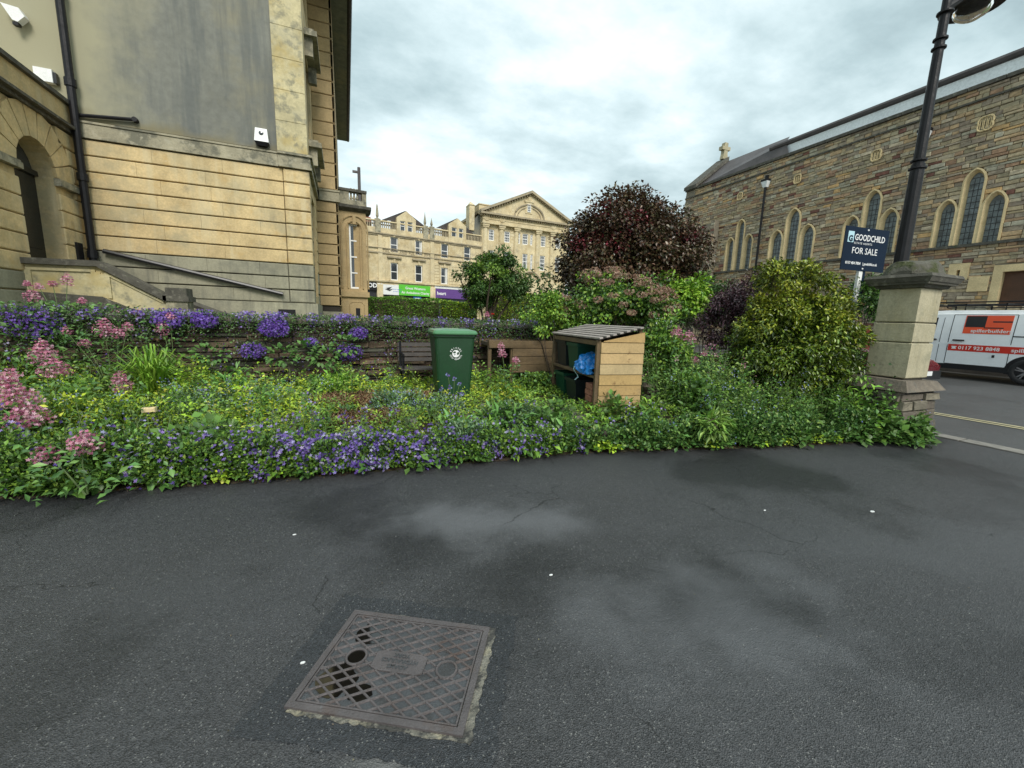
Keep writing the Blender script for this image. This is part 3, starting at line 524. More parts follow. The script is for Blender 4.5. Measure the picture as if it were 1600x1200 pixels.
# stair parapet
sp = thing('stair_parapet', 'panelled stone stair parapet sloping down from the arched door', 'parapet', (-4.5, 10.8, .5))
fs_ = Fr((0, 10.8, 0), (1, 0, 0), (0, -1, 0)); H = fs_.hit
A, B, C_ = H(30, 402), H(155, 408), H(262, 462); bA, bB, bC = H(34, 452), H(157, 462), H(258, 500)
mb = MB(); mb.prism([fs_.P(A[0], .6), fs_.P(A[0], A[1]-.1), fs_.P(B[0], B[1]-.1), fs_.P(C_[0], C_[1]-.1), fs_.P(C_[0], .6)], (0, .28, 0)); mb.build('body', M['pilaster'], sp)
mb = MB()
def band(mb, p, q, t, y0, y1):
    mb.prism([fs_.P(p[0], p[1]), fs_.P(q[0], q[1]), fs_.P(q[0], q[1]-t), fs_.P(p[0], p[1]-t)], (0, 1e-9, 0)) if False else mb.hexa([fs_.P(p[0], p[1]-t, y1), fs_.P(q[0], q[1]-t, y1), fs_.P(q[0], q[1]-t, y0), fs_.P(p[0], p[1]-t, y0), fs_.P(p[0], p[1], y1), fs_.P(q[0], q[1], y1), fs_.P(q[0], q[1], y0), fs_.P(p[0], p[1], y0)])
band(mb, A, B, .11, -.34, .10); band(mb, B, C_, .13, -.34, .10); mb.build('coping', M['coping'], sp)
mb = MB()   # panel mouldings and base
s = lambda p, dz: (p[0], p[1]+dz)
for P0, P1 in ((A, B), (B, C_)):
    l = (P0[0]+.07, P0[1]-.17 if P0 is A else P0[1]-.2); r_ = (P1[0]-.07, P1[1]-.17 if P0 is A else P1[1]-.12)
    band(mb, l, r_, .05, 0, .035); band(mb, (l[0], l[1]-.52), (r_[0], r_[1]-.52), .16, 0, .05)
    for q in (l, r_): mb.fbox(fs_, q[0]-.07, q[0]+.07, q[1]-.52, q[1]-.05, 0, .033)
mb.build('moulding', M['pilaster'], sp)
mb = MB(); band(mb, (A[0], bA[1]-.02), (B[0], bB[1]-.02), .35, 0, .08); band(mb, (B[0], bB[1]-.02), (C_[0], bC[1]-.1), .3, 0, .08); mb.build('base', M['coping'], sp)
pu0, pu1 = H(261, 470)[0], H(294, 470)[0]; pz = H(276, 450)[1]
mb = MB(); mb.fbox(fs_, pu0, pu1, .6, pz-.28, -.32, .06); mb.build('end_post', M['trim'], sp)
mb = MB(); mb.fbox(fs_, pu0-.04, pu1+.04, pz-.28, pz-.17, -.36, .10); mb.fbox(fs_, pu0+.0, pu1-.0, pz-.17, pz, -.33, .06); mb.build('post_cap', M['coping'], sp)
MB().box(X0, -4.1, 10.81, 13, -.04, zland).build('landing', M['slab'], sp)
for k in range(7): MB().box(-4.1+k*.32, -3.78+k*.32, 11.1, 12.9, -.04, zland-.17-k*.15).build('step', M['slab'], sp)
# downpipes and fittings
dp = thing('downpipe', 'tall black cast iron downpipe in the corner between house and porch', 'downpipe', (X0+.12, 12.85, .5))
p0 = ony(132, 400, 12.8); p1 = ony(117, 190, 12.8)
px_, py_ = -5.46, 12.84
mb = MB(); mb.tube([(px_, py_, .6), (px_, py_, 11.4)], .075, 10); mb.build('pipe', M['black'], dp)
for z in (2.6, 4.3, 6.25, 8.0, 9.8): MB().tube([(px_, py_, z), (px_, py_, z+.16)], .10, 10).build('collar', M['black'], dp)
u, z = fr.hit(112, 180); u2, z2 = fr.hit(213, 189)
mb = MB(); mb.tube([(px_, 12.93, z), fr.P(u2, z2, .07)], .04, 8); mb.tube([fr.P(u2, z2, .11), fr.P(u2, z2, -.02)], .055, 8); mb.build('branch_pipe', M['black'], dp)
def hh(x, y, d=0): u, z = fr.hit(x, y); return u, z
u, z = hh(30, 30); t = thing('floodlight', 'white wedge shaped floodlight high on the render, top left corner', 'light', (u, 12.9, z))
mb = MB(); mb.prism([(u-.16, 12.94, z+.15), (u+.11, 12.94, z+.12), (u+.19, 12.94, z-.02), (u+.07, 12.94, z-.15), (u-.01, 12.94, z-.13)], (0, -.15, 0)); mb.build('housing', M['plastic_w'], t)
MB().box(u-.02, u+.07, 12.80, 12.9, z-.21, z-.152).build('sensor', M['black'], t)
u, z = hh(76, 122); t = thing('alarm_box', 'square white alarm box beside the downpipe above the porch', 'alarm box', (u, 12.9, z))
MB().box(u-.17, u+.13, 12.85, 12.98, z-.13, z+.13).build('cover', M['plastic_w'], t); MB().box(u+.133, u+.18, 12.88, 12.98, z-.12, z+.09).build('mounting', M['darkplastic'], t)
u, z = hh(410, 217); t = thing('bulkhead_light', 'grey bulkhead floodlight low on the render near the mossy pilaster', 'light', (u, 12.9, z))
mb = MB(); mb.hexa([(u-.16, 12.82, z-.12), (u+.16, 12.82, z-.12), (u+.16, 12.99, z-.12), (u-.16, 12.99, z-.12), (u-.13, 12.86, z+.20), (u+.13, 12.86, z+.20), (u+.13, 12.99, z+.20), (u-.13, 12.99, z+.20)]); mb.build('housing', M['plastic_w'], t)
mb = MB(); mb.hexa([(u-.10, 12.86, z-.21), (u+.10, 12.86, z-.21), (u+.10, 12.97, z-.21), (u-.10, 12.97, z-.21), (u-.16, 12.82, z-.125), (u+.16, 12.82, z-.125), (u+.16, 12.97, z-.125), (u-.16, 12.97, z-.125)]); mb.build('hood', M['black'], t)
MB().lathe([(0, .03), (.05, .02), (.06, 0)], (u, 12.85, z+.08), (0, -1, 0), 12).build('lens', M['glass'], t)

# ------------------------------------------------------------------ church
ch = thing('church', 'long brown rubble stone church with triple lancet windows on the right', 'church', (22, 12, .3))
fc = Fr((20, 21, 0), (0, -1, 0), (-1, 0, 0)); ZE, ZS = onx(1446, 163, 20).z-.12, 4.52
groups = []
for (xa, ya, xb, yb, xm, ym) in ((1452, 385, 1562, 378, 1527, 262), (1310, 400, 1397, 390, 1360, 297), (1197, 415, 1268, 410, 1240, 325), (1130, 425, 1172, 418, 1154, 343)):
    ua = fc.hit(xa, ya)[0]; ub = fc.hit(xb, yb)[0]; groups.append(((ua+ub)/2, (ub-ua)/2, fc.hit(xm, ym)[1]))
lanc = []
for c, hw, zt_ in groups:
    w3 = hw*2/3
    for k, zz_ in ((-1, zt_-.86), (0, zt_), (1, zt_-.86)): lanc.append((c+k*w3, w3/2, zz_-w3*.72, zz_))
lowops = [fc.rect(1482, 412, 1514, 438), fc.rect(1548, 412, 1640, 480), fc.rect(1163, 432, 1205, 460)]
def blocked(z):
    r = []
    for c, h, zs1, zt1 in lanc:
        if ZS < z < zs1: r.append((c-h, c+h))
        elif zs1 <= z < zt1: k = h*math.sqrt(max(1-((z-zs1)/(zt1-zs1))**1.6, 0)); r.append((c-k, c+k))
    for o in lowops:
        if o[1] < z < o[3]: r.append((o[0], o[2]))
    return sorted(r)
CP = [(.27, .235, .16), (.32, .265, .175), (.23, .195, .15), (.34, .25, .15), (.29, .20, .13), (.20, .165, .13), (.38, .33, .245), (.30, .285, .225), (.25, .16, .105), (.14, .065, .05), (.40, .27, .13)]
CWt = [5, 5, 5, 4, 2, 2, 2, 3, 1.5, .8, .8]
CP = [tuple(min(v*f, .6) for v, f in zip(c, (1.42, 1.36, 1.28))) for c in CP]
def rubble(fr, u0_, u1_, z0_, z1_, blk, rowh, lens, palette, wts, m, parent, j=.01, near=None, maxparts=300, proud=(.02, .06), name='stone', gap=.012):
    z = z0_; items = []
    while z < z1_-.04:
        h = min(rnd.uniform(*rowh), z1_-z); zm = z+h/2; segs = []; cur = u0_
        for a, b in blk(zm):
            if a > cur: segs.append((cur, a))
            cur = max(cur, b)
        if cur < u1_: segs.append((cur, u1_))
        for a, b in segs:
            u = a
            while u < b-.03:
                e_ = min(u+rnd.uniform(*lens)*(1.6 if h < .11 else 1), b)
                if b-e_ < .12: e_ = b
                c = rnd.choices(palette, wts)[0]; v = rnd.uniform(.86, 1.14); items.append((u+gap*.5, e_-gap*.5, z+gap*.5, z+h-gap*.5, tuple(x*v for x in c))); u = e_
        z += h
    items.sort(key=near) if near else rnd.shuffle(items)
    rest = MB()
    for k, (a, b, c, d, cc) in enumerate(items):
        pr = rnd.uniform(*proud); tgt = MB() if k < maxparts else rest
        tgt.block(fr, a, b, c, d, -.05, pr-.03, .012, cc, j)
        if k < maxparts: tgt.build(name, m, parent)
    if rest.v: rest.build(name+'work', m, parent, kind='stuff')
UM = 17.6
def bl(z): return blocked(z)
rubble(fc, 0, UM, .3, ZE, bl, (.08, .17), (.16, .46), CP, CWt, M['church_stone'], ch, .008, near=lambda s: (-(s[0]), abs(s[2]-6)) if s[0] < 15.6 else (5, 0), proud=(.01, .055), gap=.014)
mb = MB()  # mortar bed with the openings left out
zb = .3
while zb < ZE:
    z1_ = min(zb+.1, ZE); cur = 0
    for a, b in blocked((zb+z1_)/2)+[(UM, UM)]:
        if a > cur: mb.fbox(fc, cur, a, zb, z1_, -.45, -.035)
        cur = max(cur, b)
    zb += .1
mb.build('wall', M['mortar'], ch)
MB().box(20.45, 27, 3.4, 20.9, -.04, ZE-.1).build('nave', M['mortar'], ch)
mb = MB(); mb.fbox(fc, 0, UM, ZS-.10, ZS-.01, -.02, .10); mb.build('sill_course', M['coping'], ch)
zst = fc.hit(1450, 184)[1]; mb = MB(); mb.fbox(fc, 0, UM, zst-.035, zst+.03, -.02, .055); mb.build('string_course', M['coping'], ch)
u = 0
while u < UM:
    MB().fbox(fc, u+.01, min(u+.9, UM)-.01, ZE, ZE+.12, -.5, .09).build('coping_stone', M['coping'], ch); u += .9
def outline(c, h, zs1, zt1, z0, n=9):
    pts = [(c-h, z0), (c-h, zs1)]
    for t in np.linspace(0, 1, n)[1:]: pts.append((c-h*(1-t**1.6)**.62 if t < 1 else c, zs1+(zt1-zs1)*t))
    return pts+[(2*c-u, z) for u, z in pts[-2::-1]]
for c, h, zs1, zt1 in lanc:
    g_ = h*.60; w_ = thing('x', '', '') if False else None
    O = outline(c, h, zs1, zt1, ZS); Mi = outline(c, h*.82, zs1, zt1-.05, ZS); I = outline(c, g_, zs1, zt1-.13, ZS)
    mb = MB(); n = len(O)
    vs = [fc.P(u, z, .035) for u, z in O]+[fc.P(u, z, .045) for u, z in Mi]+[fc.P(u, z, -.12) for u, z in I]+[fc.P(u, z, -.05) for u, z in O]+[fc.P(u, z, -.2) for u, z in I]
    mb.add(vs, [(k*n+i, k*n+i+1, (k+1)*n+i+1, (k+1)*n+i) for k in (0, 1) for i in range(n-1)]+[(3*n+i, 3*n+i+1, i+1, i) for i in range(n-1)]+[(2*n+i, 2*n+i+1, 4*n+i+1, 4*n+i) for i in range(n-1)])
    wd = mb.build('lancet_window', M['church_trim'], ch)
    MB().prism([fc.P(u, z, -.16) for u, z in I], (.02, 0, 0)).build('pane', M['leaded'], wd)
    mb = MB(); z = ZS+.2
    while z < zt1-.25: mb.fbox(fc, c-g_*.97, c+g_*.97, z, z+.018, -.16, -.15); z += .2
    for du in (-.33, .33): mb.fbox(fc, c+du*g_-.006, c+du*g_+.006, ZS, zs1+.1, -.16, -.149)
    mb.build('lead_bars', M['lead'], wd)
for (x, y, s_) in ((1541, 193, .30), (1370, 243, .27), (1247, 280, .25), (1157, 307, .24)):   # carved badges
    u, z = fc.hit(x, y); mb = MB()
    for a in range(4):
        t = a*math.pi/2+math.pi/4; cx_, cz_ = u+math.cos(t)*s_*.36*.8, z+math.sin(t)*s_*.36
        mb.tube([fc.P(cx_+math.cos(q)*s_*.42, cz_+math.sin(q)*s_*.5, .05) for q in np.linspace(t-1.5, t+1.5, 7)], .028, 5)
    for k in (-1, 0, 1): mb.tube([fc.P(u+k*.095-.03, z-.16, .05), fc.P(u+k*.095-.03, z+.1, .05), fc.P(u+k*.095, z+.17+(.04 if k == 0 else 0), .05), fc.P(u+k*.095+.03, z+.1, .05), fc.P(u+k*.095+.03, z-.16, .05)], .014, 4)
    mb.build('carved_badge', M['church_trim'], ch)
for o, dm in ((lowops[0], 'leaded'), (lowops[1], 'wood_brown'), (lowops[2], 'leaded')):
    a, b, c, d = o; k = .22; mb = MB(); mb.fbox(fc, a, a+k, b, d, -.2, .03); mb.fbox(fc, c-k, c, b, d, -.2, .03); mb.fbox(fc, a+k, c-k, d-k, d, -.2, .03); s0 = mb.build('door_surround' if dm == 'wood_brown' else 'window_surround', M['church_trim'], ch)
    MB().fbox(fc, a+k, c-k, b, d-k, -.22, -.15).build('door' if dm == 'wood_brown' else 'pane', M[dm], s0)
a = fc.rect(1514, 432, 1547, 446); MB().fbox(fc, a[0], a[2]-.02, a[1]-.2, a[3], 0, .05).build('ashlar_panel', M['church_trim'], ch)
def cpipe(x, y, label, zb):
    u, z = fc.hit(x, y); t = thing('church_downpipe', label, 'downpipe', fc.P(u, .3, .12))
    MB().tube([fc.P(u, .35, .12), fc.P(u, z-.3, .12)], .055, 8).build('pipe', M['black'], t)
    p = lambda w, zz1, d: fc.P(u+w, zz1, d)
    mb = MB(); mb.hexa([p(-.09, z-.38, .2), p(.09, z-.38, .2), p(.09, z-.38, .03), p(-.09, z-.38, .03), p(-.17, z-.1, .27), p(.17, z-.1, .27), p(.17, z-.1, .03), p(-.17, z-.1, .03)]); mb.build('hopper_head', M['lightroof'], t)
    mb = MB(); mb.fbox(fc, u-.18, u+.18, z-.097, z+.0, .03, .28); mb.fbox(fc, u-.06, u+.06, z+.0, z+.2, .03, .15); mb.build('hopper_rim', M['black'], t)
cpipe(1200, 281, 'black church downpipe with pale hopper between the two left window groups', 0)
cpipe(1449, 203, 'black church downpipe with pale hopper partly behind the street lamp', 0)
# roof edge
x2 = 20.35
ua = fc.hit(1198, 241)[0]
pr = onx(1446, 139.5, x2); pw = onx(1446, 152, x2)
MB().box(x2, x2+.05, 3.4, 21-ua*x2/20, ZE, pr.z-.12).build('roof_flashing', M['lightroof'], ch)
mb = MB(); yl = onx(1205, 228, x2).y; mb.tube([(x2, 3.4, pr.z), (x2, yl, pr.z)], .13, 8); mb.build('roof_rail', M['slate'], ch)
ap = ony(1137, 252, 20.2); 
mb = MB(); mb.add([(20.1, yl-1.2, ZE+.1), (20.1, 20.2, ZE+.1), (ap.x, 20.2, ap.z), (ap.x, yl+.5, ap.z), (x2, yl-.8, pr.z+.05)], [(0, 1, 2, 3, 4)])
mb.add([(x2+.1, 3.4, ZE), (x2+.1, yl+3, ZE), (26.9, yl+3, ZE), (26.9, 3.4, ZE)], [(0, 1, 2, 3)]); mb.build('roof', M['slate'], ch)
mb = MB(); mb.prism([(20, 20.95, .3), (20, 20.95, ZE), (ap.x, 20.95, ap.z+.05), (2*ap.x-20, 20.95, ZE), (2*ap.x-20, 20.95, .3)], (0, -.7, 0)); mb.build('gable', M['mortar'], ch)
mb = MB()
mb.hexa([(19.85, 20.1, ZE+.05), (ap.x, 20.1, ap.z), (ap.x, 21.05, ap.z), (19.85, 21.05, ZE+.05), (19.85, 20.1, ZE+.25), (ap.x, 20.1, ap.z+.25), (ap.x, 21.05, ap.z+.25), (19.85, 21.05, ZE+.25)]); mb.build('gable_coping', M['coping'], ch)
cx_ = ap.x; mb = MB(); z = ap.z+.2; mb.prism([(cx_-.22, 20.4, z), (cx_+.22, 20.4, z), (cx_+.15, 20.4, z+.3), (cx_+.13, 20.4, z+.95), (cx_-.13, 20.4, z+.95), (cx_-.15, 20.4, z+.3)], (0, .25, 0))
mb.box(cx_-.33, cx_+.33, 20.38, 20.67, z+.52, z+.72); c_ = mb.build('gable_cross', M['pillar'], ch)
bt = fc.rect(1090, 318, 1122, 420); MB().fbox(fc, .2, bt[2], .3, 7.4, 0, .35).build('buttress', M['mortar'], ch)
rubble(Fr((20-.35, 21, 0), (0, -1, 0), (-1, 0, 0)), .2, bt[2], .3, 7.4, lambda z: [], (.12, .2), (.25, .7), CP, CWt, M['church_stone'], ch, .01, maxparts=0, name='buttress_stone')

# ------------------------------------------------------------------ far terrace
te = thing('shop_terrace', 'long pale stone terrace with shopfronts, balustraded parapet and gabled dormers', 'building', (8, 46, 1.2))
ft = Fr((2.35, 45, 0), (11.6, 2.1, 0)); hT = ft.hit
zc = hT(575, 357)[1]; zsf = hT(640, 441)[1]; uL = -6.; uR = hT(752, 380)[0]
w2 = [ft.rect(*r) for r in ((610, 372, 621.6, 396), (649, 377, 659.7, 399.7), (689.3, 380, 700.3, 402), (725, 383.3, 735.3, 405.5))]
w1 = [ft.rect(*r) for r in ((610.4, 412, 622, 439), (649, 415, 660, 441.5), (689, 417.6, 699.5, 443), (725, 420, 735.5, 446))]
for L_ in (w2, w1):
    L_.append((L_[0][0]-3.3, L_[0][1], L_[0][2]-3.3, L_[0][3]))
z2a = np.mean([o[1] for o in w2]); z2b = np.mean([o[3] for o in w2]); z1a = np.mean([o[1] for o in w1]); z1b = np.mean([o[3] for o in w1])
w2 = [(o[0], z2a, o[2], z2b) for o in w2]; w1 = [(o[0], z1a, o[2], z1b) for o in w1]
mb = MB(); wall_grid(mb, ft, uL, uR, zsf, zc, w2+w1, .25); mb.fbox(ft, uL, uR, 1.15, zc, -9, -.26); mb.build('wall', M['terrace'], te)
for i, o in enumerate(w2+w1): sash(ft, o, te, d=-.12, bars=(1, 2), fw=.09, curtain=.35 if i in (1, 7) else 0)
for o in w2+w1:
    mb = MB(); mb.fbox(ft, o[0]-.14, o[2]+.14, o[1]-.14, o[1]-.003, 0, .14); mb.fbox(ft, o[0]-.18, o[0]-.003, o[1], o[3]+.2, 0, .05); mb.fbox(ft, o[2]+.003, o[2]+.18, o[1], o[3]+.2, 0, .05); mb.fbox(ft, (o[0]+o[2])/2-.1, (o[0]+o[2])/2+.1, o[3]+.003, o[3]+.45, 0, .12); mb.build('window_surround', M['terrace'], te)
for o in w1: MB().fbox(ft, o[0]-.35, o[2]+.35, o[3]+.455, o[3]+.62, 0, .25).build('window_hood', M['terrace_trim'], te)
zsc = hT(640, 399)[1]; mb = MB(); mb.fbox(ft, uL, uR, zsc-.1, zsc+.02, 0, .12); mb.fbox(ft, uL, uR, zsc+.4, zsc+.47, 0, .14); mb.build('string_course', M['terrace_trim'], te)
text('THE MIDLAND FURN COMPANY', ft, hT(598, 400)[0], zsc+.08, .36, M['terrace_trim'], te, d=.01, ext=.03, sx=1.0, spacing=1.12)
mb = MB(); mb.fbox(ft, uL, uR, zc-.36, zc-.24, 0, .2); mb.fbox(ft, uL, uR, zc-.5, zc-.36, 0, .10); mb.build('cornice', M['terrace_trim'], te)
# rustication blocks on the right bay and giant pilasters
pil = [hT(594, 400)[0], hT(675, 400)[0]]
mb = MB()
for u in pil: mb.fbox(ft, u-.22, u+.22, zsf, zc-.5, 0, .10)
mb.build('pilaster', M['terrace'], te)
k = 0; z = zsf+.1
while z < zsc-.2:
    for a, b in ((pil[1]+.25, w1[2][0]-.2), (w1[2][2]+.2, uR)):
        if z < z1b+.45: MB().block(ft, a, b, z, z+.3, 0, .05, .02).build('stone_course', M['terrace'], te)
    z += .32
# parapet
zp = zc-.24; zq = hT(600, 345)[1]
mb = MB(); mb.fbox(ft, uL, uR, zp, zp+.5, -.25, .05); mb.fbox(ft, uL, uR, zq-.1, zq+.02, -.25, .08); mb.build('parapet', M['terrace'], te)
dorm = [(ft.rect(624.7, 345.3, 632.7, 361.3), ft.rect(636.3, 346.7, 644.3, 362.4), hT(628.5, 329)[1]), (ft.rect(705, 355, 712.7, 369.6), ft.rect(716.3, 357, 723.3, 371.7), hT(704.5, 340)[1])]
sk = [(d[0][0]-.35, d[1][2]+.35) for d in dorm]
mb = MB(); u = uL
while u < uR-.1:
    if not any(a-.05 < u < b for a, b in sk): mb.fbox(ft, u, u+.09, zp+.5, zq-.1, -.1, -.01)
    u += .19
mb.build('balusters', M['terrace_trim'], te, kind='stuff')
for i, (o1, o2, za) in enumerate(dorm):
    a, b = sk[i]; zb_ = min(o1[1], o2[1])-.1; zt_ = max(o1[3], o2[3])+.25; o1 = (o1[0], o1[1], o1[2], zt_-.3); o2 = (o2[0], o2[1], o2[2], zt_-.3)
    mb = MB(); wall_grid(mb, ft, a, b, zp, zt_, [o1, o2], .2, .12); mb.add([ft.P(a, zt_, .12), ft.P(b, zt_, .12), ft.P((a+b)/2, zt_+.75, .12)], [(0, 1, 2)]); mb.prism([ft.P(a, zp, .1), ft.P(a, zt_, .1), ft.P(a, zt_, -2), ft.P(a, zp, -2)], ft.u*.05); mb.prism([ft.P(b, zp, .1), ft.P(b, zt_, .1), ft.P(b, zt_, -2), ft.P(b, zp, -2)], -ft.u*.05)
    dm = mb.build('dormer', M['terrace'], te)
    for o in (o1, o2):
        m2 = MB(); m2.fbox(ft, o[0], o[2], (o[1]+o[3])/2-.03, (o[1]+o[3])/2+.03, .0, .03); m2.fbox(ft, o[0], o[0]+.07, o[1], o[3], 0, .03); m2.fbox(ft, o[2]-.07, o[2], o[1], o[3], 0, .03); m2.fbox(ft, o[0]+.07, o[2]-.07, o[3]-.07, o[3], 0, .03); m2.build('window_frame', M['white'], dm)
        MB().fbox(ft, o[0], o[2], o[1], o[3], -.04, -.02).build('pane', M['glass'], dm)
    c = (a+b)/2-.1; e_ = 2.3; mb = MB(); mb.add([ft.P(c, za, .1), ft.P(c-e_, zq+.15, -.3), ft.P(c+e_, zq+.15, -.3), ft.P(c, za, -4), ft.P(c-e_, zq+.15, -4), ft.P(c+e_, zq+.15, -4)], [(0, 1, 4, 3), (0, 3, 5, 2), (0, 2, 1)])
    mb.build('dormer_roof', M['slate'], te)
mb = MB(); mb.add([ft.P(uL, zq-.2, -.6), ft.P(uR, zq-.2, -.6), ft.P(uR, zq+.35, -4), ft.P(uL, zq+.35, -4)], [(0, 1, 2, 3)]); mb.build('roof', M['slate'], te)
for (x, y0, y1) in ((590, 345, 318), (664.5, 349, 330), (674.8, 352, 340)):
    u, z = hT(x, y0); z1 = hT(x, y1)[1]; mb = MB(); mb.fbox(ft, u-.26, u+.26, zp, zq+.12, -.4, .14); mb.lathe([(.2, 0), (.09, .12), (.15, .3), (.12, (z1-z)*.5), (.06, (z1-z)*.8), (0, z1-zq-.1)], ft.P(u, zq+.12, -.12), n=8); mb.build('finial', M['trim'], te)
u, z = hT(582, 336); MB().fbox(ft, u-.55, u+.4, zq-1, z+.3, -3.2, -2.4).build('chimney', M['brick'], te)
# shopfronts
mb = MB(); mb.fbox(ft, uL, uR, zsf-.16, zsf-.01, -.2, .3); mb.fbox(ft, uL, uR, zsf-.42, zsf-.165, -.2, .12); mb.build('shop_cornice', M['terrace'], te)
for x in (593, 675, 745):
    u = hT(x, 455)[0]; MB().fbox(ft, u-.3, u+.3, 1.2, zsf-.43, -.25, .28).build('shop_pier', M['terrace'], te)
MB().fbox(ft, uL, uR, 1.2, zsf-.43, -.25, -.05).build('shop_window', M['shopdark'], te)
def fascia(x0, y0, x1, y1, m, nm='fascia', d=.2): o = ft.rect(x0, y0, x1, y1); return o, MB().fbox(ft, *[o[i] for i in (0, 2, 1, 3)], .0, d).build(nm, M[m], te)
o, f1 = fascia(597.7, 445, 622.3, 460.6, 'plastic_w'); text('great western', ft, o[0]+1.05, (o[1]+o[3])/2+.02, .16, M['signblue'], f1, d=.205); text('air ambulance', ft, o[0]+1.05, (o[1]+o[3])/2-.2, .16, M['signblue'], f1, d=.205)
mb = MB()
for dx, dz in ((0, .15), (.1, -.05), (-.1, .02)): mb.prism([ft.P(o[0]+.3+dx, (o[1]+o[3])/2+dz, .21), ft.P(o[0]+.95+dx, (o[1]+o[3])/2+dz+.16, .21), ft.P(o[0]+.6+dx, (o[1]+o[3])/2+dz-.1, .21)], ft.n*.01)
mb.build('bird_emblem', M['shopdark'], f1)
o, f2 = fascia(622.5, 446, 671.7, 462.5, 'signgreen'); c = (o[0]+o[2])/2; text('Great Western', ft, c+.05, o[1]+.66, .36, M['lettering'], f2, d=.21, align='CENTER', bold=.006); text('Air Ambulance Charity', ft, c+.05, o[1]+.2, .36, M['lettering'], f2, d=.21, align='CENTER', bold=.006, sx=.92)
o, f3 = fascia(678.4, 453, 743, 467, 'signpurple'); text('heart', ft, o[0]+.25, o[1]+.35, .5, M['lettering'], f3, d=.21, bold=.012)
fascia(678.4, 448, 743, 452.6, 'plastic_w', 'fascia_blind', .16)
o, f4 = fascia(556, 440, 588, 453, 'black'); text('ODES', ft, hT(574, 450)[0], o[1]+.3, .6, M['lettering'], f4, d=.21, bold=.02)
o, f5 = fascia(646, 463.5, 658, 475, 'signblue', 'window_poster', .02)
mb = MB()
for k, (a, b) in enumerate(((.2, .9), (.15, 1.0))): mb.fbox(ft, o[0]+a*(o[2]-o[0]), o[0]+b*(o[2]-o[0])-.08, o[3]-.25-.22*k, o[3]-.15-.22*k, .02, .03)
mb.build('poster_lines', M['lettering'], f5)
fascia(659, 464, 671, 476, 'glass', 'shop_pane', .0)

# pedimented building
pb = thing('pediment_building', 'taller pale stone building with a big triangular pediment and half columns', 'building', (20, 48, 1.2))
fp = Fr((14.7, 47.2, 0), (11, .64, 0)); hP = fp.hit
pl, prr = hP(752, 400)[0], hP(885, 400)[0]; za = hP(752, 350)[1]; zt_ = hP(751, 331)[1]
za = (hP(752, 350)[1]+hP(882, 366)[1])/2; zt_ = (hP(752, 333)[1]+hP(884, 351)[1])/2
r1 = [fp.rect(*r) for r in ((763.8, 359, 772.2, 376.3), (788, 361.4, 796.7, 379.3), (809.5, 364.7, 813, 381), (816.4, 365.3, 825, 382.8), (828.6, 367, 832.2, 383), (845, 368.4, 852.5, 385), (868, 371, 876, 388))]
r2 = [fp.rect(*r) for r in ((763.8, 390, 772.2, 414), (788, 393, 796.7, 417), (816.3, 397, 824, 419), (828.5, 399, 832, 420), (843.2, 399, 851, 425), (867, 402, 875, 428))]
r1 = [(o[0], np.mean([q[1] for q in r1]), o[2], np.mean([q[3] for q in r1])) for o in r1]; r2 = [(o[0], np.mean([q[1] for q in r2]), o[2], np.mean([q[3] for q in r2])) for o in r2]
mb = MB(); wall_grid(mb, fp, pl, prr, 1.2, zt_, r1+r2, .25); mb.fbox(fp, pl, prr, 1.15, zt_-.02, -10, -.26); mb.build('wall', M['terrace'], pb)
for o in r1+r2: sash(fp, o, pb, d=-.1, bars=(2 if o[2]-o[0] < .5 else 3, 4), fw=.09)
for x in (757.5, 782.5, 806, 839.7, 862, 883):
    u = hP(x, 380)[0]; mb = MB(); mb.lathe([(.34, 0), (.30, 5.2)], fp.P(u, za-5.4, 0), n=14); mb.fbox(fp, u-.42, u+.42, za-.22, za, -.02, .42); mb.fbox(fp, u-.36, u+.36, za-.4, za-.225, -.02, .36); mb.build('column', M['terrace'], pb)
mb = MB(); mb.fbox(fp, pl-.1, prr+.1, za, za+.16, 0, .5); mb.fbox(fp, pl-.05, prr+.05, za+.5, za+.58, 0, .46); mb.fbox(fp, pl, prr, za+.16, za+.5, 0, .4); mb.build('architrave', M['terrace'], pb)
mb = MB(); mb.fbox(fp, pl, prr, za+.58, zt_-.2, 0, .38); mb.build('frieze', M['terrace'], pb)
mb = MB(); mb.fbox(fp, pl-.4, prr+.4, zt_-.2, zt_, -.1, .8)
u = pl-.3
while u < prr+.2: mb.fbox(fp, u, u+.14, zt_-.36, zt_-.203, .2, .6); u += .3
mb.build('cornice', M['terrace_trim'], pb)
for x, y in ((758.6, 341.5), (783, 344.6), (862.4, 355), (883.5, 358)):
    u, z = hP(x, y); MB().lathe([(0, .06), (.2, .05), (.24, .1), (.34, .08), (.36, 0)], fp.P(u, (za+zt_)/2+.05, .38), fp.n, 16).build('roundel', M['terrace'], pb)
apu, apz = hP(827.4, 300); l0 = hP(757, 332)[0]; l1 = prr+.4
mb = MB(); mb.prism([fp.P(pl-.2, zt_, .35), fp.P(prr+.2, zt_, .35), fp.P(apu, apz-.35, .35)], -fp.n*9.5); mb.build('pediment', M['terrace'], pb)
def rak(p, q, t, d0, d1, m, nm):
    mb = MB(); mb.hexa([fp.P(p[0], p[1]-t, d1), fp.P(q[0], q[1]-t, d1), fp.P(q[0], q[1]-t, d0), fp.P(p[0], p[1]-t, d0), fp.P(*p, d1), fp.P(*q, d1), fp.P(*q, d0), fp.P(*p, d0)])
    n = 20
    for k in range(n):
        a = k/n; z = p[1]-t+(q[1]-p[1])*a; u = p[0]+(q[0]-p[0])*a; mb.fbox(fp, u, u+.14, z-.16, z+.1, .36, .62)
    return mb.build(nm, M[m], pb)
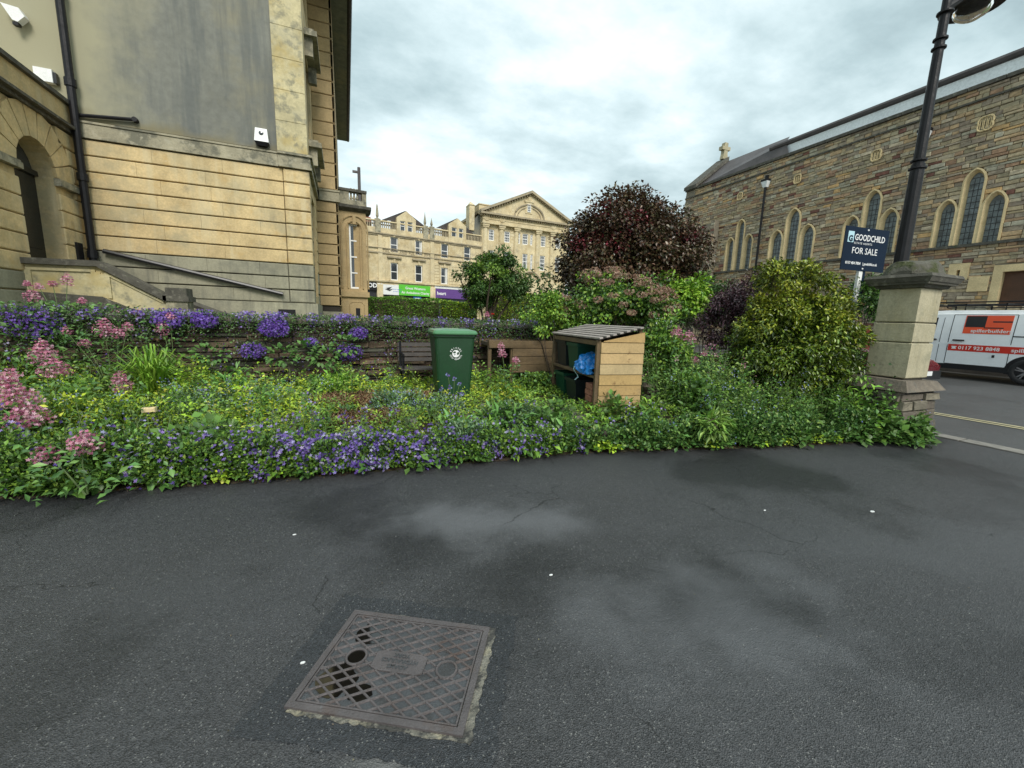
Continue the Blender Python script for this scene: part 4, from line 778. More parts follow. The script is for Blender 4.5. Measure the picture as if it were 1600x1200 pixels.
rak((pl-.4, zt_+.25), (apu, apz), .3, -9.6, .8, 'terrace_trim', 'raking_cornice'); rak((apu, apz), (prr+.4, zt_+.25), .3, -9.6, .8, 'terrace_trim', 'raking_cornice')
o = fp.rect(821.6, 320.3, 826.6, 333); mb = MB(); mb.fbox(fp, o[0]-.25, o[2]+.25, o[1]-.15, o[3]+.2, .3, .42); mb.fbox(fp, o[0]-.4, o[2]+.4, o[3]+.2, o[3]+.35, .3, .5); mb.fbox(fp, o[0]+.05, o[2]-.05, o[3]+.36, apz-.7, .3, .5); mb.build('attic_surround', M['terrace'], pb)
sash(fp, o, pb, d=.47, bars=(2, 3), fw=.07)
u, z = hP(825, 343); mb = MB(); mb.tube([fp.P(u-2.0*math.cos(t), zt_+.05+1.9*math.sin(t)*.8, .4) for t in np.linspace(0, math.pi, 17)], .12, 6); mb.tube([fp.P(u-1.6*math.cos(t), zt_+.05+1.5*math.sin(t)*.8, .38) for t in np.linspace(0, math.pi, 17)], .07, 6); mb.build('carved_arch', M['terrace_trim'], pb)
for (xa, xb) in ((750, 779), (875, 886)):
    ua_, ub_ = hP(xa, 325)[0], hP(xb, 325)[0]; z = hP(765, 319)[1]; mb = MB(); mb.fbox(fp, ua_, ub_, zt_, z-.1, -2.5, -.3); mb.fbox(fp, ua_-.05, ub_+.05, z-.1, z, -2.6, -.2); mb.build('attic_block', M['terrace'], pb)
ua_, ub_ = hP(735, 325)[0], hP(743, 325)[0]; z = hP(739, 312)[1]; mb = MB(); mb.fbox(fp, ua_, ub_, zt_-2, z-.5, -1.5, -.3); mb.add([fp.P(ua_-.05, z-.5, -.2), fp.P(ub_+.05, z-.5, -.2), fp.P(ub_+.05, z-.5, -1.6), fp.P(ua_-.05, z-.5, -1.6), fp.P((ua_+ub_)/2, z, -.9)], [(0, 1, 2, 3), (0, 1, 4), (1, 2, 4), (2, 3, 4), (3, 0, 4)]); mb.build('chimney', M['terrace'], pb)
ug = hP(727, 350)[0]; mb = MB(); mb.prism([fp.P(pl, zc-.5, -.5), fp.P(pl, zt_+.1, -.5), fp.P(ug, zq+.2, -.5), fp.P(ug, zc-.5, -.5)], -fp.n*.4); mb.build('side_wall', M['render'], pb)
o = fp.rect(736, 347, 744, 357); MB().fbox(fp, o[0], o[2], o[1], o[3], -.5, -.46).build('side_window', M['glass'], pb)
for i, u in enumerate((hP(801, 421)[0], hP(828, 421)[0], hP(855, 425)[0])):
    mb = MB(); mb.tube([fp.P(u-1.2*math.cos(t), r2[0][1]-1.2+.9*math.sin(t), .25) for t in np.linspace(0, math.pi, 11)], .13, 5); mb.build('door_arch', M['terrace_trim'], pb)
# wall joints far away: shallow course lines stand in relief on the frieze storey
for zz_ in np.arange(r1[0][1], za-.3, .36): 
    for a, b in ((r1[1][2]+.1, r1[2][0]-.5), (r1[5][2]+.1, r1[6][0]-.4)): MB().block(fp, a, b, zz_, zz_+.34, 0, .04, .02).build('stone_course', M['terrace'], pb)
# lamp column far behind the bay
p = ony(564.5, 400, 38); p1 = ony(563, 262, 38); t = thing('street_column', 'thin grey lamp column rising behind the bay roof', 'lamp post', (p.x, p.y, .7))
MB().tube([(p.x, p.y, .7), (p.x, p.y, p1.z)], .12, 8).build('column', M['slate'], t); MB().box(p.x-.5, p.x, p.y-.1, p.y+.1, p1.z-.45, p1.z-.3).build('lamp_head', M['slate'], t)
# ------------------------------------------------------------------ garden walls
gw = thing('garden_wall', 'low dark rubble wall with purple flowers trailing over its top, behind the garden', 'wall', (0, 7.75, .2))
fg = Fr((-14, 7.6, 0), (1, 0, 0), (0, -1, 0))
WP = [(.085, .06, .04), (.11, .08, .05), (.06, .048, .036), (.14, .10, .065), (.12, .07, .045), (.075, .075, .055)]
MB().box(-14, 7.7, 7.66, 7.9, -.04, 1.30).build('wall_core', M['joint'], gw)
rubble(fg, 0, 21.6, .1, 1.30, lambda z: [], (.05, .11), (.12, .42), WP, [3, 3, 2, 2, 1, 2], M['walls'], gw, .016, near=lambda s: abs(s[0]-15)+abs(s[2]-1.0)*3, proud=(.0, .05))
x = 0
while x < 21.6:
    l = rnd.uniform(.35, .7); MB().block(Fr(fg.P(0, 0, 0), (1, 0, 0), (0, -1, 0)), x, x+l-.02, 1.305, 1.375+rnd.uniform(0, .02), -.32, .06, .015, j=.008).build('coping_stone', M['slab'] if rnd.random() < .5 else M['rock'], gw); x += l
bw_ = thing('boundary_wall', 'low rubble boundary wall running back from the gate pillar beside the road', 'wall', (7.5, 5.5, 0))
fb = Fr((7.15, 7.6, 0), (0, -1, 0), (-1, 0, 0)); MB().box(7.2, 7.55, 3.75, 7.6, -.04, .85).build('wall_core', M['joint'], bw_)
rubble(fb, 0, 3.85, 0, .85, lambda z: [], (.09, .16), (.2, .5), WP, [3, 3, 2, 2, 1, 2], M['walls'], bw_, .012, maxparts=60, proud=(0, .05))

# ------------------------------------------------------------------ gate pillar
gp = thing('gate_pillar', 'square limestone gate pillar with moulded mossy cap beside the road', 'pillar', (7.2, 3.25, 0))
fpf = Fr((6.93, 3.0, 0), (1, 0, 0), (0, -1, 0)); sx_, sy_ = .53, .46
for k, (a, b) in enumerate(((.86, 1.335), (1.345, 1.60), (1.61, 2.06))):
    i_ = .004*k
    mb = MB(); c = .012; P = [(6.93+i_, 3+i_), (7.46-i_, 3+i_), (7.46-i_, 3.46-i_), (6.93+i_, 3.46-i_)]; vs = []
    for z, o in ((a, c), (a+c, 0), (b-c, 0), (b, c)): vs += [(x+(o if x < 7.2 else -o), y+(o if y < 3.2 else -o), z) for x, y in P]
    mb.add(vs, [(r*4+i, r*4+(i+1) % 4, (r+1)*4+(i+1) % 4, (r+1)*4+i) for r in range(3) for i in range(4)]+[(3, 2, 1, 0), (12, 13, 14, 15)]); mb.build('shaft_stone', M['pillar'], gp)
MB().box(6.96, 7.43, 3.03, 3.43, .8, 2.1).build('core', M['joint'], gp)
mb = MB()
for z0_, z1_, o0, o1 in ((2.06, 2.10, .03, .05), (2.10, 2.13, .09, .10), (2.13, 2.19, .11, .135), (2.19, 2.23, .14, .12)):
    q = lambda o, z: [(6.93-o, 3-o, z), (7.46+o, 3-o, z), (7.46+o, 3.46+o, z), (6.93-o, 3.46+o, z)]
    mb.hexa(q(o0, z0_)+q(o1, z1_))
mb.build('moulded_cap', M['coping'], gp)
mb = MB(); n = 14; vs = []
for z, r_ in ((2.23, .33), (2.28, .32), (2.36, .29), (2.41, .24), (2.43, .1)):
    vs += [(7.19+r_*1.05*math.cos(2*math.pi*k/n)*(1+.12*abs(math.sin(2*2*math.pi*k/n)))+rnd.uniform(-.015, .015), 3.23+r_*.85*math.sin(2*math.pi*k/n)*(1+.1*abs(math.sin(4*math.pi*k/n))), z+rnd.uniform(-.012, .012)) for k in range(n)]
mb.add(vs, [(r*n+i, r*n+(i+1) % n, (r+1)*n+(i+1) % n, (r+1)*n+i) for r in range(4) for i in range(n)]+[tuple(range(4*n, 5*n))]); mb.build('capstone', M['moss'], gp)
mb = MB(); mb.hexa([(6.72, 2.86, .70), (7.68, 2.86, .70), (7.68, 3.6, .70), (6.72, 3.6, .70), (6.78, 2.92, .84), (7.60, 2.94, .82), (7.60, 3.55, .84), (6.78, 3.55, .85)]); mb.build('plinth_slab', M['rock'], gp)
MB().box(6.8, 7.58, 2.95, 3.6, -.04, .70).build('plinth_core', M['joint'], gp)
for f_ in (Fr((6.76, 2.94, 0), (1, 0, 0), (0, -1, 0)), Fr((6.80, 3.6, 0), (0, -1, 0), (-1, 0, 0)), Fr((7.58, 2.95, 0), (0, 1, 0), (1, 0, 0))):
    w_ = .86 if f_.n.y < -.5 else .66; rubble(f_, 0, w_, 0, .695, lambda z: [], (.10, .17), (.2, .42), [(.13, .11, .085), (.17, .15, .11), (.10, .09, .07), (.12, .075, .06)], [2, 2, 2, 1], M['walls'], gp, .012, proud=(.04, .10))

# ------------------------------------------------------------------ manhole
A2, B2, C2, D2 = [Vector((p.x, p.y, 0)) for p in (onz(555, 955), onz(770, 985), onz(720, 1155), onz(440, 1112))]
cen = (A2+B2+C2+D2)/4; uu = ((B2-A2)+(C2-D2)).normalized(); vv = Vector((-uu.y, uu.x, 0)); W_, D_ = ((B2-A2).length+(C2-D2).length)/4, ((A2-D2).length+(B2-C2).length)/4
mh = thing('manhole_cover', 'rusty cast iron manhole cover with diamond ribs set in the wet asphalt', 'manhole cover', cen)
fm = Fr(cen, uu, (0, 0, 1)); fm.z = vv
def poly(name, pts, z, m, par=None, kind=None, h=.004):
    mb = MB(); mb.prism([fm.P(u, v, z-h) for u, v in pts], (0, 0, h)); return mb.build(name, m, par, kind)
def ragged(w, d, amp, n=22, off=(0, 0)):
    pts = []
    for (a, b) in (((-w, -d), (w, -d)), ((w, -d), (w, d)), ((w, d), (-w, d)), ((-w, d), (-w, -d))):
        for k in range(n): t = k/n; pts.append((a[0]+(b[0]-a[0])*t+rnd.uniform(-amp, amp)+off[0], a[1]+(b[1]-a[1])*t+rnd.uniform(-amp, amp)+off[1]))
    return pts
poly('bitumen_patch', ragged(W_+.12, D_+.11, .012, 26), .003, M['patch'], kind='structure', h=.003)
poly('cement_bed', ragged(W_+.006, D_+.007, .006, 34, (.022, -.003)), .0075, M['cement'], mh, h=.006)
W_ -= .004; D_ -= .004; fwid = .026
mb = MB()
for a in ((-W_, W_, -D_, -D_+fwid), (-W_, W_, D_-fwid, D_), (-W_, -W_+fwid, -D_+fwid, D_-fwid), (W_-fwid, W_, -D_+fwid, D_-fwid)): mb.block(Fr(fm.P(0, 0, 0), uu, (0, 0, 1)), 0, 1, 0, 1, 0, 1) if False else mb.fbox(fm, a[0], a[1], a[2], a[3], .0, .0165)
mb.build('frame', M['iron'], mh)
g_ = .004; cw, cd = W_-fwid-g_, D_-fwid-g_
MB().fbox(fm, -cw, cw, -cd, cd, .002, .0095).build('cover_plate', M['iron_floor'], mh)
mb = MB()
for a in ((-cw, cw, -cd, -cd+.007), (-cw, cw, cd-.007, cd), (-cw, -cw+.007, -cd+.007, cd-.007), (cw-.007, cw, -cd+.007, cd-.007)): mb.fbox(fm, a[0], a[1], a[2], a[3], .0095, .0155)
mb.build('rim', M['iron'], mh)
holes = [(-cw*.62, 0, .048), (cw*.66, 0, .048)]; pw, pdp = .115, .052
def free(u, v):
    if abs(u) < pw+.002 and abs(v) < pdp: return False
    return all((u-a)**2+(v-b)**2 > (r_)**2 for a, b, r_ in holes)
ribs = []
slope = .60; sp_ = .052
for sgn in (1, -1):
    k = -20
    while k < 21:
        c = k*sp_; pts = []; seg = []
        for i in range(161):
            u = -cw+.006+(2*cw-.012)*i/160; v = sgn*slope*u+c
            if abs(v) < cd-.006 and free(u, v): seg.append((u, v))
            else:
                if len(seg) > 3: pts.append((seg[0], seg[-1]))
                seg = []
        if len(seg) > 3: pts.append((seg[0], seg[-1]))
        for p, q in pts:
            d = Vector((q[0]-p[0], q[1]-p[1])).normalized(); nn = Vector((-d.y, d.x))*.0034; h = .0162 if sgn > 0 else .0152
            mb = MB(); mb.hexa([fm.P(p[0]+nn.x*s_, p[1]+nn.y*s_, .0095) if j == 0 else fm.P(q[0]+nn.x*s_, q[1]+nn.y*s_, .0095) for j, s_ in ((0, 1.5), (1, 1.5), (1, -1.5), (0, -1.5))]+[fm.P(p[0]+nn.x*s_, p[1]+nn.y*s_, h) if j == 0 else fm.P(q[0]+nn.x*s_, q[1]+nn.y*s_, h) for j, s_ in ((0, 1), (1, 1), (1, -1), (0, -1))]); mb.build('rib', M['iron'], mh)
        k += 1
mb = MB(); q = [(-pw, 0), (-pw+.0, -pdp*.75), (-pw*.75, -pdp), (pw*.75, -pdp), (pw, -pdp*.75), (pw, pdp*.75), (pw*.75, pdp), (-pw*.75, pdp), (-pw, pdp*.75)]
mb.prism([fm.P(u, v, .0095) for u, v in q], (0, 0, .006)); tp = mb.build('text_plate', M['iron'], mh)
ftx = Fr(cen, -uu, (0, 0, 1)); ftx.z = -vv
for s_, v, z_ in (('ADAMS', .018, .026), ('HYDRAULICS', -.011, .026), ('YORK', -.040, .026)): text(s_, ftx, 0, v, z_, M['iron_floor'], tp, d=.0165, align='CENTER', ext=.0012, sx=1.05, bold=.0006)
for i, (a, b, r_) in enumerate(holes):
    MB().lathe([(r_-.011, .009), (r_-.010, .0158), (r_-.002, .0158), (r_, .0095)], fm.P(a, b, 0), (0, 0, 1), 28).build('lifting_ring', M['iron'], mh)
    MB().lathe([(0, .0105), (r_-.0105, .0105)], fm.P(a, b, 0), (0, 0, 1), 28).build('keyhole', M['water'] if i == 0 else M['iron_floor'], mh)
mb = MB()
for cu_, cv_, ru, rv in ((-.22, -.12, .085, .085), (-.2, .13, .075, .07), (-.10, -.16, .06, .04)):
    n = 18; mb.prism([fm.P(max(-cw+.01, cu_+ru*math.cos(2*math.pi*k/n)*rnd.uniform(.8, 1.1)), max(-cd+.01, min(cd-.01, cv_+rv*math.sin(2*math.pi*k/n)*rnd.uniform(.8, 1.1))), .0097) for k in range(n)], (0, 0, .0018))
mb.build('standing_water', M['water'], mh, kind='stuff')
# loose grit, petals and leaf bits on the driveway
n = 520; X = rng.uniform(-4, 7, n); Y = rng.uniform(-.2, 3.9, n); P = np.stack([X, Y, np.full(n, .004)], 1)
k = 4500; X2 = rng.uniform(-2.6, 7.6, k); Y2 = np.array([yedge(x) for x in X2])-np.abs(rng.normal(0, .07, k))+.06; P = np.vstack([P, np.stack([X2, Y2, rng.uniform(.004, .012, k)], 1)])
C_ = np.vstack([pal(n, [(.5, .5, .47), (.25, .25, .23), (.12, .1, .06), (.35, .3, .2)], .3), pal(k, [(.10, .045, .02), (.16, .09, .04), (.05, .035, .02), (.3, .24, .12), (.06, .08, .02)], .3)])
stamp('leaf_litter', LEAF2, P, np.stack([rng.normal(size=n+k), rng.normal(size=n+k), np.zeros(n+k)], 1), np.array([[0, 0, 1.]]*(n+k))+rng.normal(size=(n+k, 3))*.15, np.concatenate([rng.uniform(.003, .010, n), rng.uniform(.012, .035, k)]), .6, C_, M['petal'], kind='stuff')
for i, (x, y, s_) in enumerate(((1363, 799, .018), (861, 898, .009), (473, 1035, .008), (1195, 797, .009), (460, 835, .009))):
    p = onz(x, y, .006); MB().block(Fr(p, (1, .3, 0), (0, 0, 1)), 0, 0, 0, 0, 0, 0) if False else tag(MB().prism([p+Vector((s_*math.cos(a)*1.3, s_*math.sin(a)*.7, -.003)) for a in (0, 1.1, 2.2, 3.3, 4.1, 5.3)], (0, 0, .004)).build('paper_scrap', M['plastic_w']), ['tiny white scrap lying on the asphalt towards the right edge', 'small white chip in the middle of the wet driveway', 'white petal lying against the left rim of the manhole', 'tiny pale chip on the asphalt below the green verge', 'tiny pale speck on the asphalt near the left verge'][i], 'scrap')

# ------------------------------------------------------------------ wheelie bin
bp_ = at(711, 618, 5.75); GZ = .28
bn = thing('wheelie_bin', 'dark green wheelie bin with pale green lid and round white council emblem', 'wheelie bin', (bp_.x, bp_.y, GZ), rz=math.radians(-4))
def loft(mb, secs, cap=True):
    n = len(secs[0]); vs = [p for s_ in secs for p in s_]; mb.add(vs, [(r*n+i, r*n+(i+1) % n, (r+1)*n+(i+1) % n, (r+1)*n+i) for r in range(len(secs)-1) for i in range(n)]+([tuple(range(n-1, -1, -1)), tuple(range((len(secs)-1)*n, len(secs)*n))] if cap else []))
def rrect(w, y0, y1, z, r=.05, n=3):
    pts = []
    for cx_, cy_, a in ((w-r, y1-r, 0), (-w+r, y1-r, 90), (-w+r, y0+r, 180), (w-r, y0+r, 270)):
        for k in range(n+1): t = math.radians(a+90*k/n); pts.append((cx_+r*math.cos(t), cy_+r*math.sin(t), z))
    return pts
mb = MB(); loft(mb, [rrect(.225, .05, .52, .0), rrect(.232, .045, .54, .10), rrect(.262, .02, .60, .60), rrect(.283, .0, .66, .93), rrect(.283, .0, .66, .965)]); mb.build('body', M['binGreen'], bn, local=True, smooth=False)
mb = MB(); loft(mb, [rrect(.292, -.01, .67, .93, .045), rrect(.298, -.018, .675, .945, .045), rrect(.298, -.018, .675, .972, .045)]); mb.build('rim', M['binGreen'], bn, local=True)
mb = MB(); loft(mb, [rrect(.305, -.05, .69, .975, .05), rrect(.312, -.058, .70, .985, .05), rrect(.312, -.058, .70, 1.0, .05), rrect(.295, -.035, .69, 1.03, .06), rrect(.22, .03, .62, 1.05, .08)]); ld = mb.build('lid', M['lidGreen'], bn, local=True)
for s_ in (-1, 1): MB().box(s_*.19-.05, s_*.19+.05, .40, .56, 1.035, 1.062).build('lid_grip', M['darkplastic'], ld, local=True)
MB().tube([(-.25, .73, .99), (.25, .73, .99)], .016, 8).build('handle', M['binGreen'], bn, local=True)
for s_ in (-1, 1): MB().box(s_*.20-.045, s_*.20+.045, .60, .72, 1.0, 1.045).build('hinge', M['darkplastic'], ld, local=True); MB().lathe([(0, -.03), (.10, -.03), (.10, .03), (0, .03)], (s_*.25, .55, .10), (1, 0, 0), 16).build('wheel', M['tyre'], bn, local=True)
fbn = Fr((0, .0, 0), (1, 0, 0), (0, -1, 0))
# emblem: front face is raked, follow it
def fy(z): return .02-.02*(z-.6)/.33 if z > .6 else .045-.025*(z-.1)/.5
ez = .71; R = .052
slp = Vector((0, .02/.33*-1, 1)).normalized(); fe = Fr((.01, fy(ez)-.003, ez), (1, 0, 0), (0, -1, 0)); fe.z = slp; fe.n = Vector((1, 0, 0)).cross(slp)*1
if fe.n.y > 0: fe.n = -fe.n
mb = MB(); mb.prism([fe.P(R*math.cos(t), R*math.sin(t), 0) for t in np.linspace(0, 2*math.pi, 24, endpoint=False)], fe.n*.002); em = mb.build('emblem', M['lettering'], bn, local=True)
mb = MB()
for pts in ([(-.045, .02), (-.01, .038), (.0, .01), (-.03, .005)], [(.012, .01), (.04, .03), (.046, -.005), (.02, -.02)], [(-.028, -.0), (-.022, -.03), (-.016, -.002)], [(-.008, -.004), (-.004, -.02), (.0, -.006)]): mb.prism([fe.P(u, z, .002) for u, z in pts], fe.n*.001)
mb.build('emblem_print', M['binGreen'], em, local=True)
def ringtext(s_, a0, a1, r_, size, top):
    vs_ = []
    for k, ch_ in enumerate(s_):
        if ch_ == ' ': continue
        a = math.radians(a0+(a1-a0)*k/(len(s_)-1)); o = fe.P(r_*math.cos(a), r_*math.sin(a), .001); tu = fe.u*math.sin(a)-fe.z*math.cos(a); tz = fe.u*math.cos(a)+fe.z*math.sin(a)
        if not top: tu, tz = -tu, -tz
        f = Fr(o, (1, 0, 0), fe.n); f.u = tu; f.z = tz; vs_.append((f, ch_, size))
    return vs_
for grp in (ringtext('BRISTOL', 155, 25, R+.018, .030, True), ringtext('CITY COUNCIL', 198, 342, R+.036, .030, False)):
    for f, ch_, s_ in grp:
        o_ = text(ch_, f, 0, 0, s_, M['lettering'], None, d=0, align='CENTER', ext=.0008, bold=.0008); o_.parent = bn; ROOT[o_.name] = Vector((0, 0, 0))

# ------------------------------------------------------------------ bench
def bench_():
    o = thing('garden_bench', 'dark grey slatted garden bench against the wall, half hidden by the green bin', 'bench', (.8, 7.0, .2))
    for k in range(4): z = .72+k*.085; MB().box(.80, 2.05, 7.12+k*.012, 7.145+k*.012, z, z+.062).build('back_slat', M['bench'], o)
    for k in range(4): MB().box(.80, 2.05, 6.72+k*.095, 6.80+k*.095, .615, .64).build('seat_slat', M['bench'], o)
    for x in (.84, 1.98):
        mb = MB(); mb.tube([(x, 7.08, .2), (x, 7.09, .62), (x, 7.17, 1.06)], .022, 6); mb.tube([(x, 6.74, .2), (x, 6.74, .86)], .022, 6); mb.tube([(x, 6.70, .86), (x, 7.12, .87)], .02, 6); mb.tube([(x, 6.73, .59), (x, 7.09, .59)], .02, 6); mb.build('end_frame', M['black'], o)
    return o
bench_()
# ------------------------------------------------------------------ bin store
c = at(930, 600, 5.35); l1 = at(861, 600, 7.0); c = Vector((c.x, c.y, 0)); l1 = Vector((l1.x, l1.y, 0)); od = (l1-c).normalized(); sd_ = Vector((od.y, -od.x, 0)); BL = (l1-c).length
def pxof(p): v = Vector(p)-CAM; return 800+FPX*v.dot(Rt)/v.dot(Fw)
BD = min(np.arange(.4, 1.6, .01), key=lambda t: abs(pxof((c.x+sd_.x*t, c.y+sd_.y*t, .9))-1003))
Z0, ZF, ZB = .22, 1.275, 1.44
st = thing('recycling_store', 'open pine clad recycling box store with a slatted roof', 'bin store', (c.x, c.y, Z0))
F1 = Fr(c, sd_); F1.n = -od            # near end panel (boards)
F2 = Fr(c, od); F2.n = -sd_            # opening side
TP = [(.42, .28, .11), (.46, .32, .15), (.38, .25, .10), (.44, .33, .17), (.40, .28, .13)]
def boards(y_off, name, dark=False):
    nb = 8; h = .142
    for k in range(nb):
        z0_ = Z0+k*h+.02; z1_ = min(z0_+h-.007, 9); zt0 = min(z1_, ZF-.02); zt1 = min(z1_, ZB-.02)
        if z0_ > ZB-.05: break
        u_s = .045 if z0_ < ZF-.06 else (z0_-ZF+.06)/(ZB-ZF)*BD
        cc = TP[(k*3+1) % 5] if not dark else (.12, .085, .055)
        mb = MB(); P = lambda u, z, d: F1.P(u, z, d+y_off); t0, t1 = .022, 0
        mb.hexa([P(u_s, z0_, .03), P(BD, z0_, .03), P(BD, z0_, 0), P(u_s, z0_, 0), P(u_s, zt0 if z0_ < ZF-.06 else z0_+.01, .018), P(BD, zt1, .018), P(BD, zt1, 0), P(u_s, zt0 if z0_ < ZF-.06 else z0_+.01, 0)], cc); mb.build(name, M['timber'], st)
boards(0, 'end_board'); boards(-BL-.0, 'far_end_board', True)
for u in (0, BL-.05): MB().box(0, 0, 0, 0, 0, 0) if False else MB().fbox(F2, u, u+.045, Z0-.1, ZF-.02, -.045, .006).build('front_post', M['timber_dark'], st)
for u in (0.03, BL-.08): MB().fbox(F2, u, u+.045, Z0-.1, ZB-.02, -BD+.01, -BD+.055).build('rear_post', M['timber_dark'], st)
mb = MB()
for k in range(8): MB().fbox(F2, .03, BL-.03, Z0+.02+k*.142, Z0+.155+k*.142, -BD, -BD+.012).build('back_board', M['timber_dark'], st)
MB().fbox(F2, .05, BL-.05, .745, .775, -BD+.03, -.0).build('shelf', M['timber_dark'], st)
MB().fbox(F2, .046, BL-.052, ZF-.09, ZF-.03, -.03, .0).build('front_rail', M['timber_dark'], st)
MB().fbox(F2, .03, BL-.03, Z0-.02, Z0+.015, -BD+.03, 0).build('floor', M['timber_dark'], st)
mb = MB(); mb.hexa([F2.P(-.02, ZF-.02, 0), F2.P(BL+.02, ZF-.02, 0), F2.P(BL+.02, ZB-.02, -BD), F2.P(-.02, ZB-.02, -BD), F2.P(-.02, ZF-.008, 0), F2.P(BL+.02, ZF-.008, 0), F2.P(BL+.02, ZB-.008, -BD), F2.P(-.02, ZB-.008, -BD)]); mb.build('roof_panel', M['joint'], st)
for k in range(7):
    t0, t1 = (k+.10)/7-.03, (k+.58)/7-.03; z = lambda t: ZF+(ZB-ZF)*t
    mb = MB(); P = F2.P; mb.hexa([P(-.07, z(t0)-.002, -BD*t0), P(BL+.05, z(t0)-.002, -BD*t0), P(BL+.05, z(t1)-.002, -BD*t1), P(-.07, z(t1)-.002, -BD*t1), P(-.07, z(t0)+.018, -BD*t0), P(BL+.05, z(t0)+.018, -BD*t0), P(BL+.05, z(t1)+.018, -BD*t1), P(-.07, z(t1)+.018, -BD*t1)]); mb.build('roof_slat', M['roof_slat'], st)
def recbox(u, z, m, label, w=.40, dp_=.5, h=.36, lab=None, fw=.03):
    o = F2.P(u, z, -fw); t = thing('recycling_box', label, 'recycling box', o, 'recycling boxes in the store')
    P = F2.P; mb = MB(); a = .035
    mb.hexa([P(u+a, z, -fw-a), P(u+w-a, z, -fw-a), P(u+w-a, z, -fw-dp_+a), P(u+a, z, -fw-dp_+a), P(u, z+h, -fw), P(u+w, z+h, -fw), P(u+w, z+h, -fw-dp_), P(u, z+h, -fw-dp_)]); mb.build('tub', M[m], t)
    mb = MB()
    for q in ((-.012, w+.012, -fw-.0, -fw+.014), (-.012, w+.012, -fw-dp_-.012, -fw-dp_), (-.012, 0, -fw-dp_, -fw), (w, w+.012, -fw-dp_, -fw)): mb.fbox(F2, u+q[0], u+q[1], z+h-.045, z+h+.008, q[2], q[3])
    mb.build('rim', M[m], t); return t
dpb = min(.5, BD-.12)
recbox(BL-.50, .235+.02, 'boxGreen', 'green recycling box on the ground at the far end of the store', dp_=dpb, h=.40)
recbox(BL-.97, .235+.02, 'boxBlack', 'black recycling box on the ground between green box and bricks', dp_=dpb, h=.36)
recbox(BL-.50, .78, 'boxBlack', 'black recycling box at the far end of the upper shelf', dp_=dpb, h=.40)
recbox(BL-.98, .78, 'boxGreen', 'green recycling box on the upper shelf beside the blue bag', dp_=dpb, h=.38)
# crumpled blue bag hanging over the shelf
bg_ = thing('blue_bag', 'crumpled blue woven bag spilling over the shelf of the store', 'bag', F2.P(.35, .78, 0))
nu, nv = 26, 20; vs = []
for j in range(nv+1):
    for i in range(nu+1):
        s_, t = i/nu, j/nv; ang = math.pi*(t*1.15-.08); wob = .03*abs(math.sin(8*s_+6*t))-.03*abs(math.sin(15*s_-9*t+1))+rnd.uniform(-.014, .014); r_ = .15*(1-.35*abs(2*s_-1)**2)+wob
        vs.append(F2.P(.10+s_*.58, .80+.02+max(.3*0, 0)+r_*1.25*math.sin(ang)+(.03 if s_ > .5 else 0), -.22+r_*1.35*math.cos(ang)*1.1+.06))
mb = MB(); mb.add(vs, [(j*(nu+1)+i, j*(nu+1)+i+1, (j+1)*(nu+1)+i+1, (j+1)*(nu+1)+i) for j in range(nv) for i in range(nu)]); mb.build('bag_body', M['tarp'], bg_)
mb = MB(); pts = [F2.P(.60+.05*math.sin(k*.9), .86-.035*k+(.03 if k > 5 else 0), .02+.02*math.sin(k)) for k in range(8)]
for a, b in zip(pts, pts[1:]): mb.hexa([a-F2.u*.015, a+F2.u*.015, a+F2.u*.015-sd_*.003, a-F2.u*.015-sd_*.003, b-F2.u*.015, b+F2.u*.015, b+F2.u*.015-sd_*.003, b-F2.u*.015-sd_*.003])
mb.build('strap', M['paleblue'], bg_)
for k in range(5):
    t = MB().block(Fr(F2.P(.12+.01*(k % 2), .245+k*.082, -.02+.01*(k % 3)), od+sd_*.06*(k % 3-1), -sd_), 0, .2, 0, .076, -.1, 0, .006, j=.004).build('loose_brick', M['brick']); tag(t, ['bottom', 'second lowest', 'middle', 'second from top', 'topmost'][k]+' red brick of the small stack inside the store', 'brick', 'bricks stacked in the store')
# timber planter
pl_ = thing('timber_planter', 'raised brown timber planter on legs beside the recycling store', 'planter', (2.9, 7.0, .25))
fpl = Fr((2.36, 6.9, 0), (1, 0, 0), (0, -1, 0))
for k, (a, b) in enumerate(((.98, 1.12), (.83, .975), (.68, .825), (.53, .675))): MB().block(fpl, (.0 if k == 0 else .46), 1.55, a-.02, b-.02, -.03, .0, .006, j=.006).build('plank', M['timber_dark'], pl_)
for u in (.0, .44, 1.5): MB().fbox(fpl, u, u+.06, .2, 1.1, -.09, -.032).build('leg', M['timber_dark'], pl_)
MB().fbox(fpl, .02, 1.54, 1.0, 1.06, -.55, -.095).build('compost', M['soil'], pl_); MB().fbox(fpl, .0, 1.55, .95, 1.1, -.62, -.56).build('back_plank', M['timber_dark'], pl_)
# rocks and slabs
def rockobj(p, sx_, sy_, sz_, label, m='rock', cat='rock', rz=0, name='garden_rock'):
    n = 9; vs = []
    for z, k in ((0, .85), (.35, 1.0), (.75, .95), (1, .7)): vs += [(math.cos(2*math.pi*i/n)*sx_*k*rnd.uniform(.85, 1.12), math.sin(2*math.pi*i/n)*sy_*k*rnd.uniform(.85, 1.12), z*sz_+rnd.uniform(-.008, .008)) for i in range(n)]
    mb = MB(); mb.add(vs, [(r*n+i, r*n+(i+1) % n, (r+1)*n+(i+1) % n, (r+1)*n+i) for r in range(3) for i in range(n)]+[tuple(range(n-1, -1, -1)), tuple(range(3*n, 4*n))]); o = mb.build(name, M[m]); o.location = p; o.rotation_euler = (rnd.uniform(-.12, .12), rnd.uniform(-.12, .12), rz); tag(o, label, cat); return o
q = at(1014, 632, 6.1); z0_ = .24
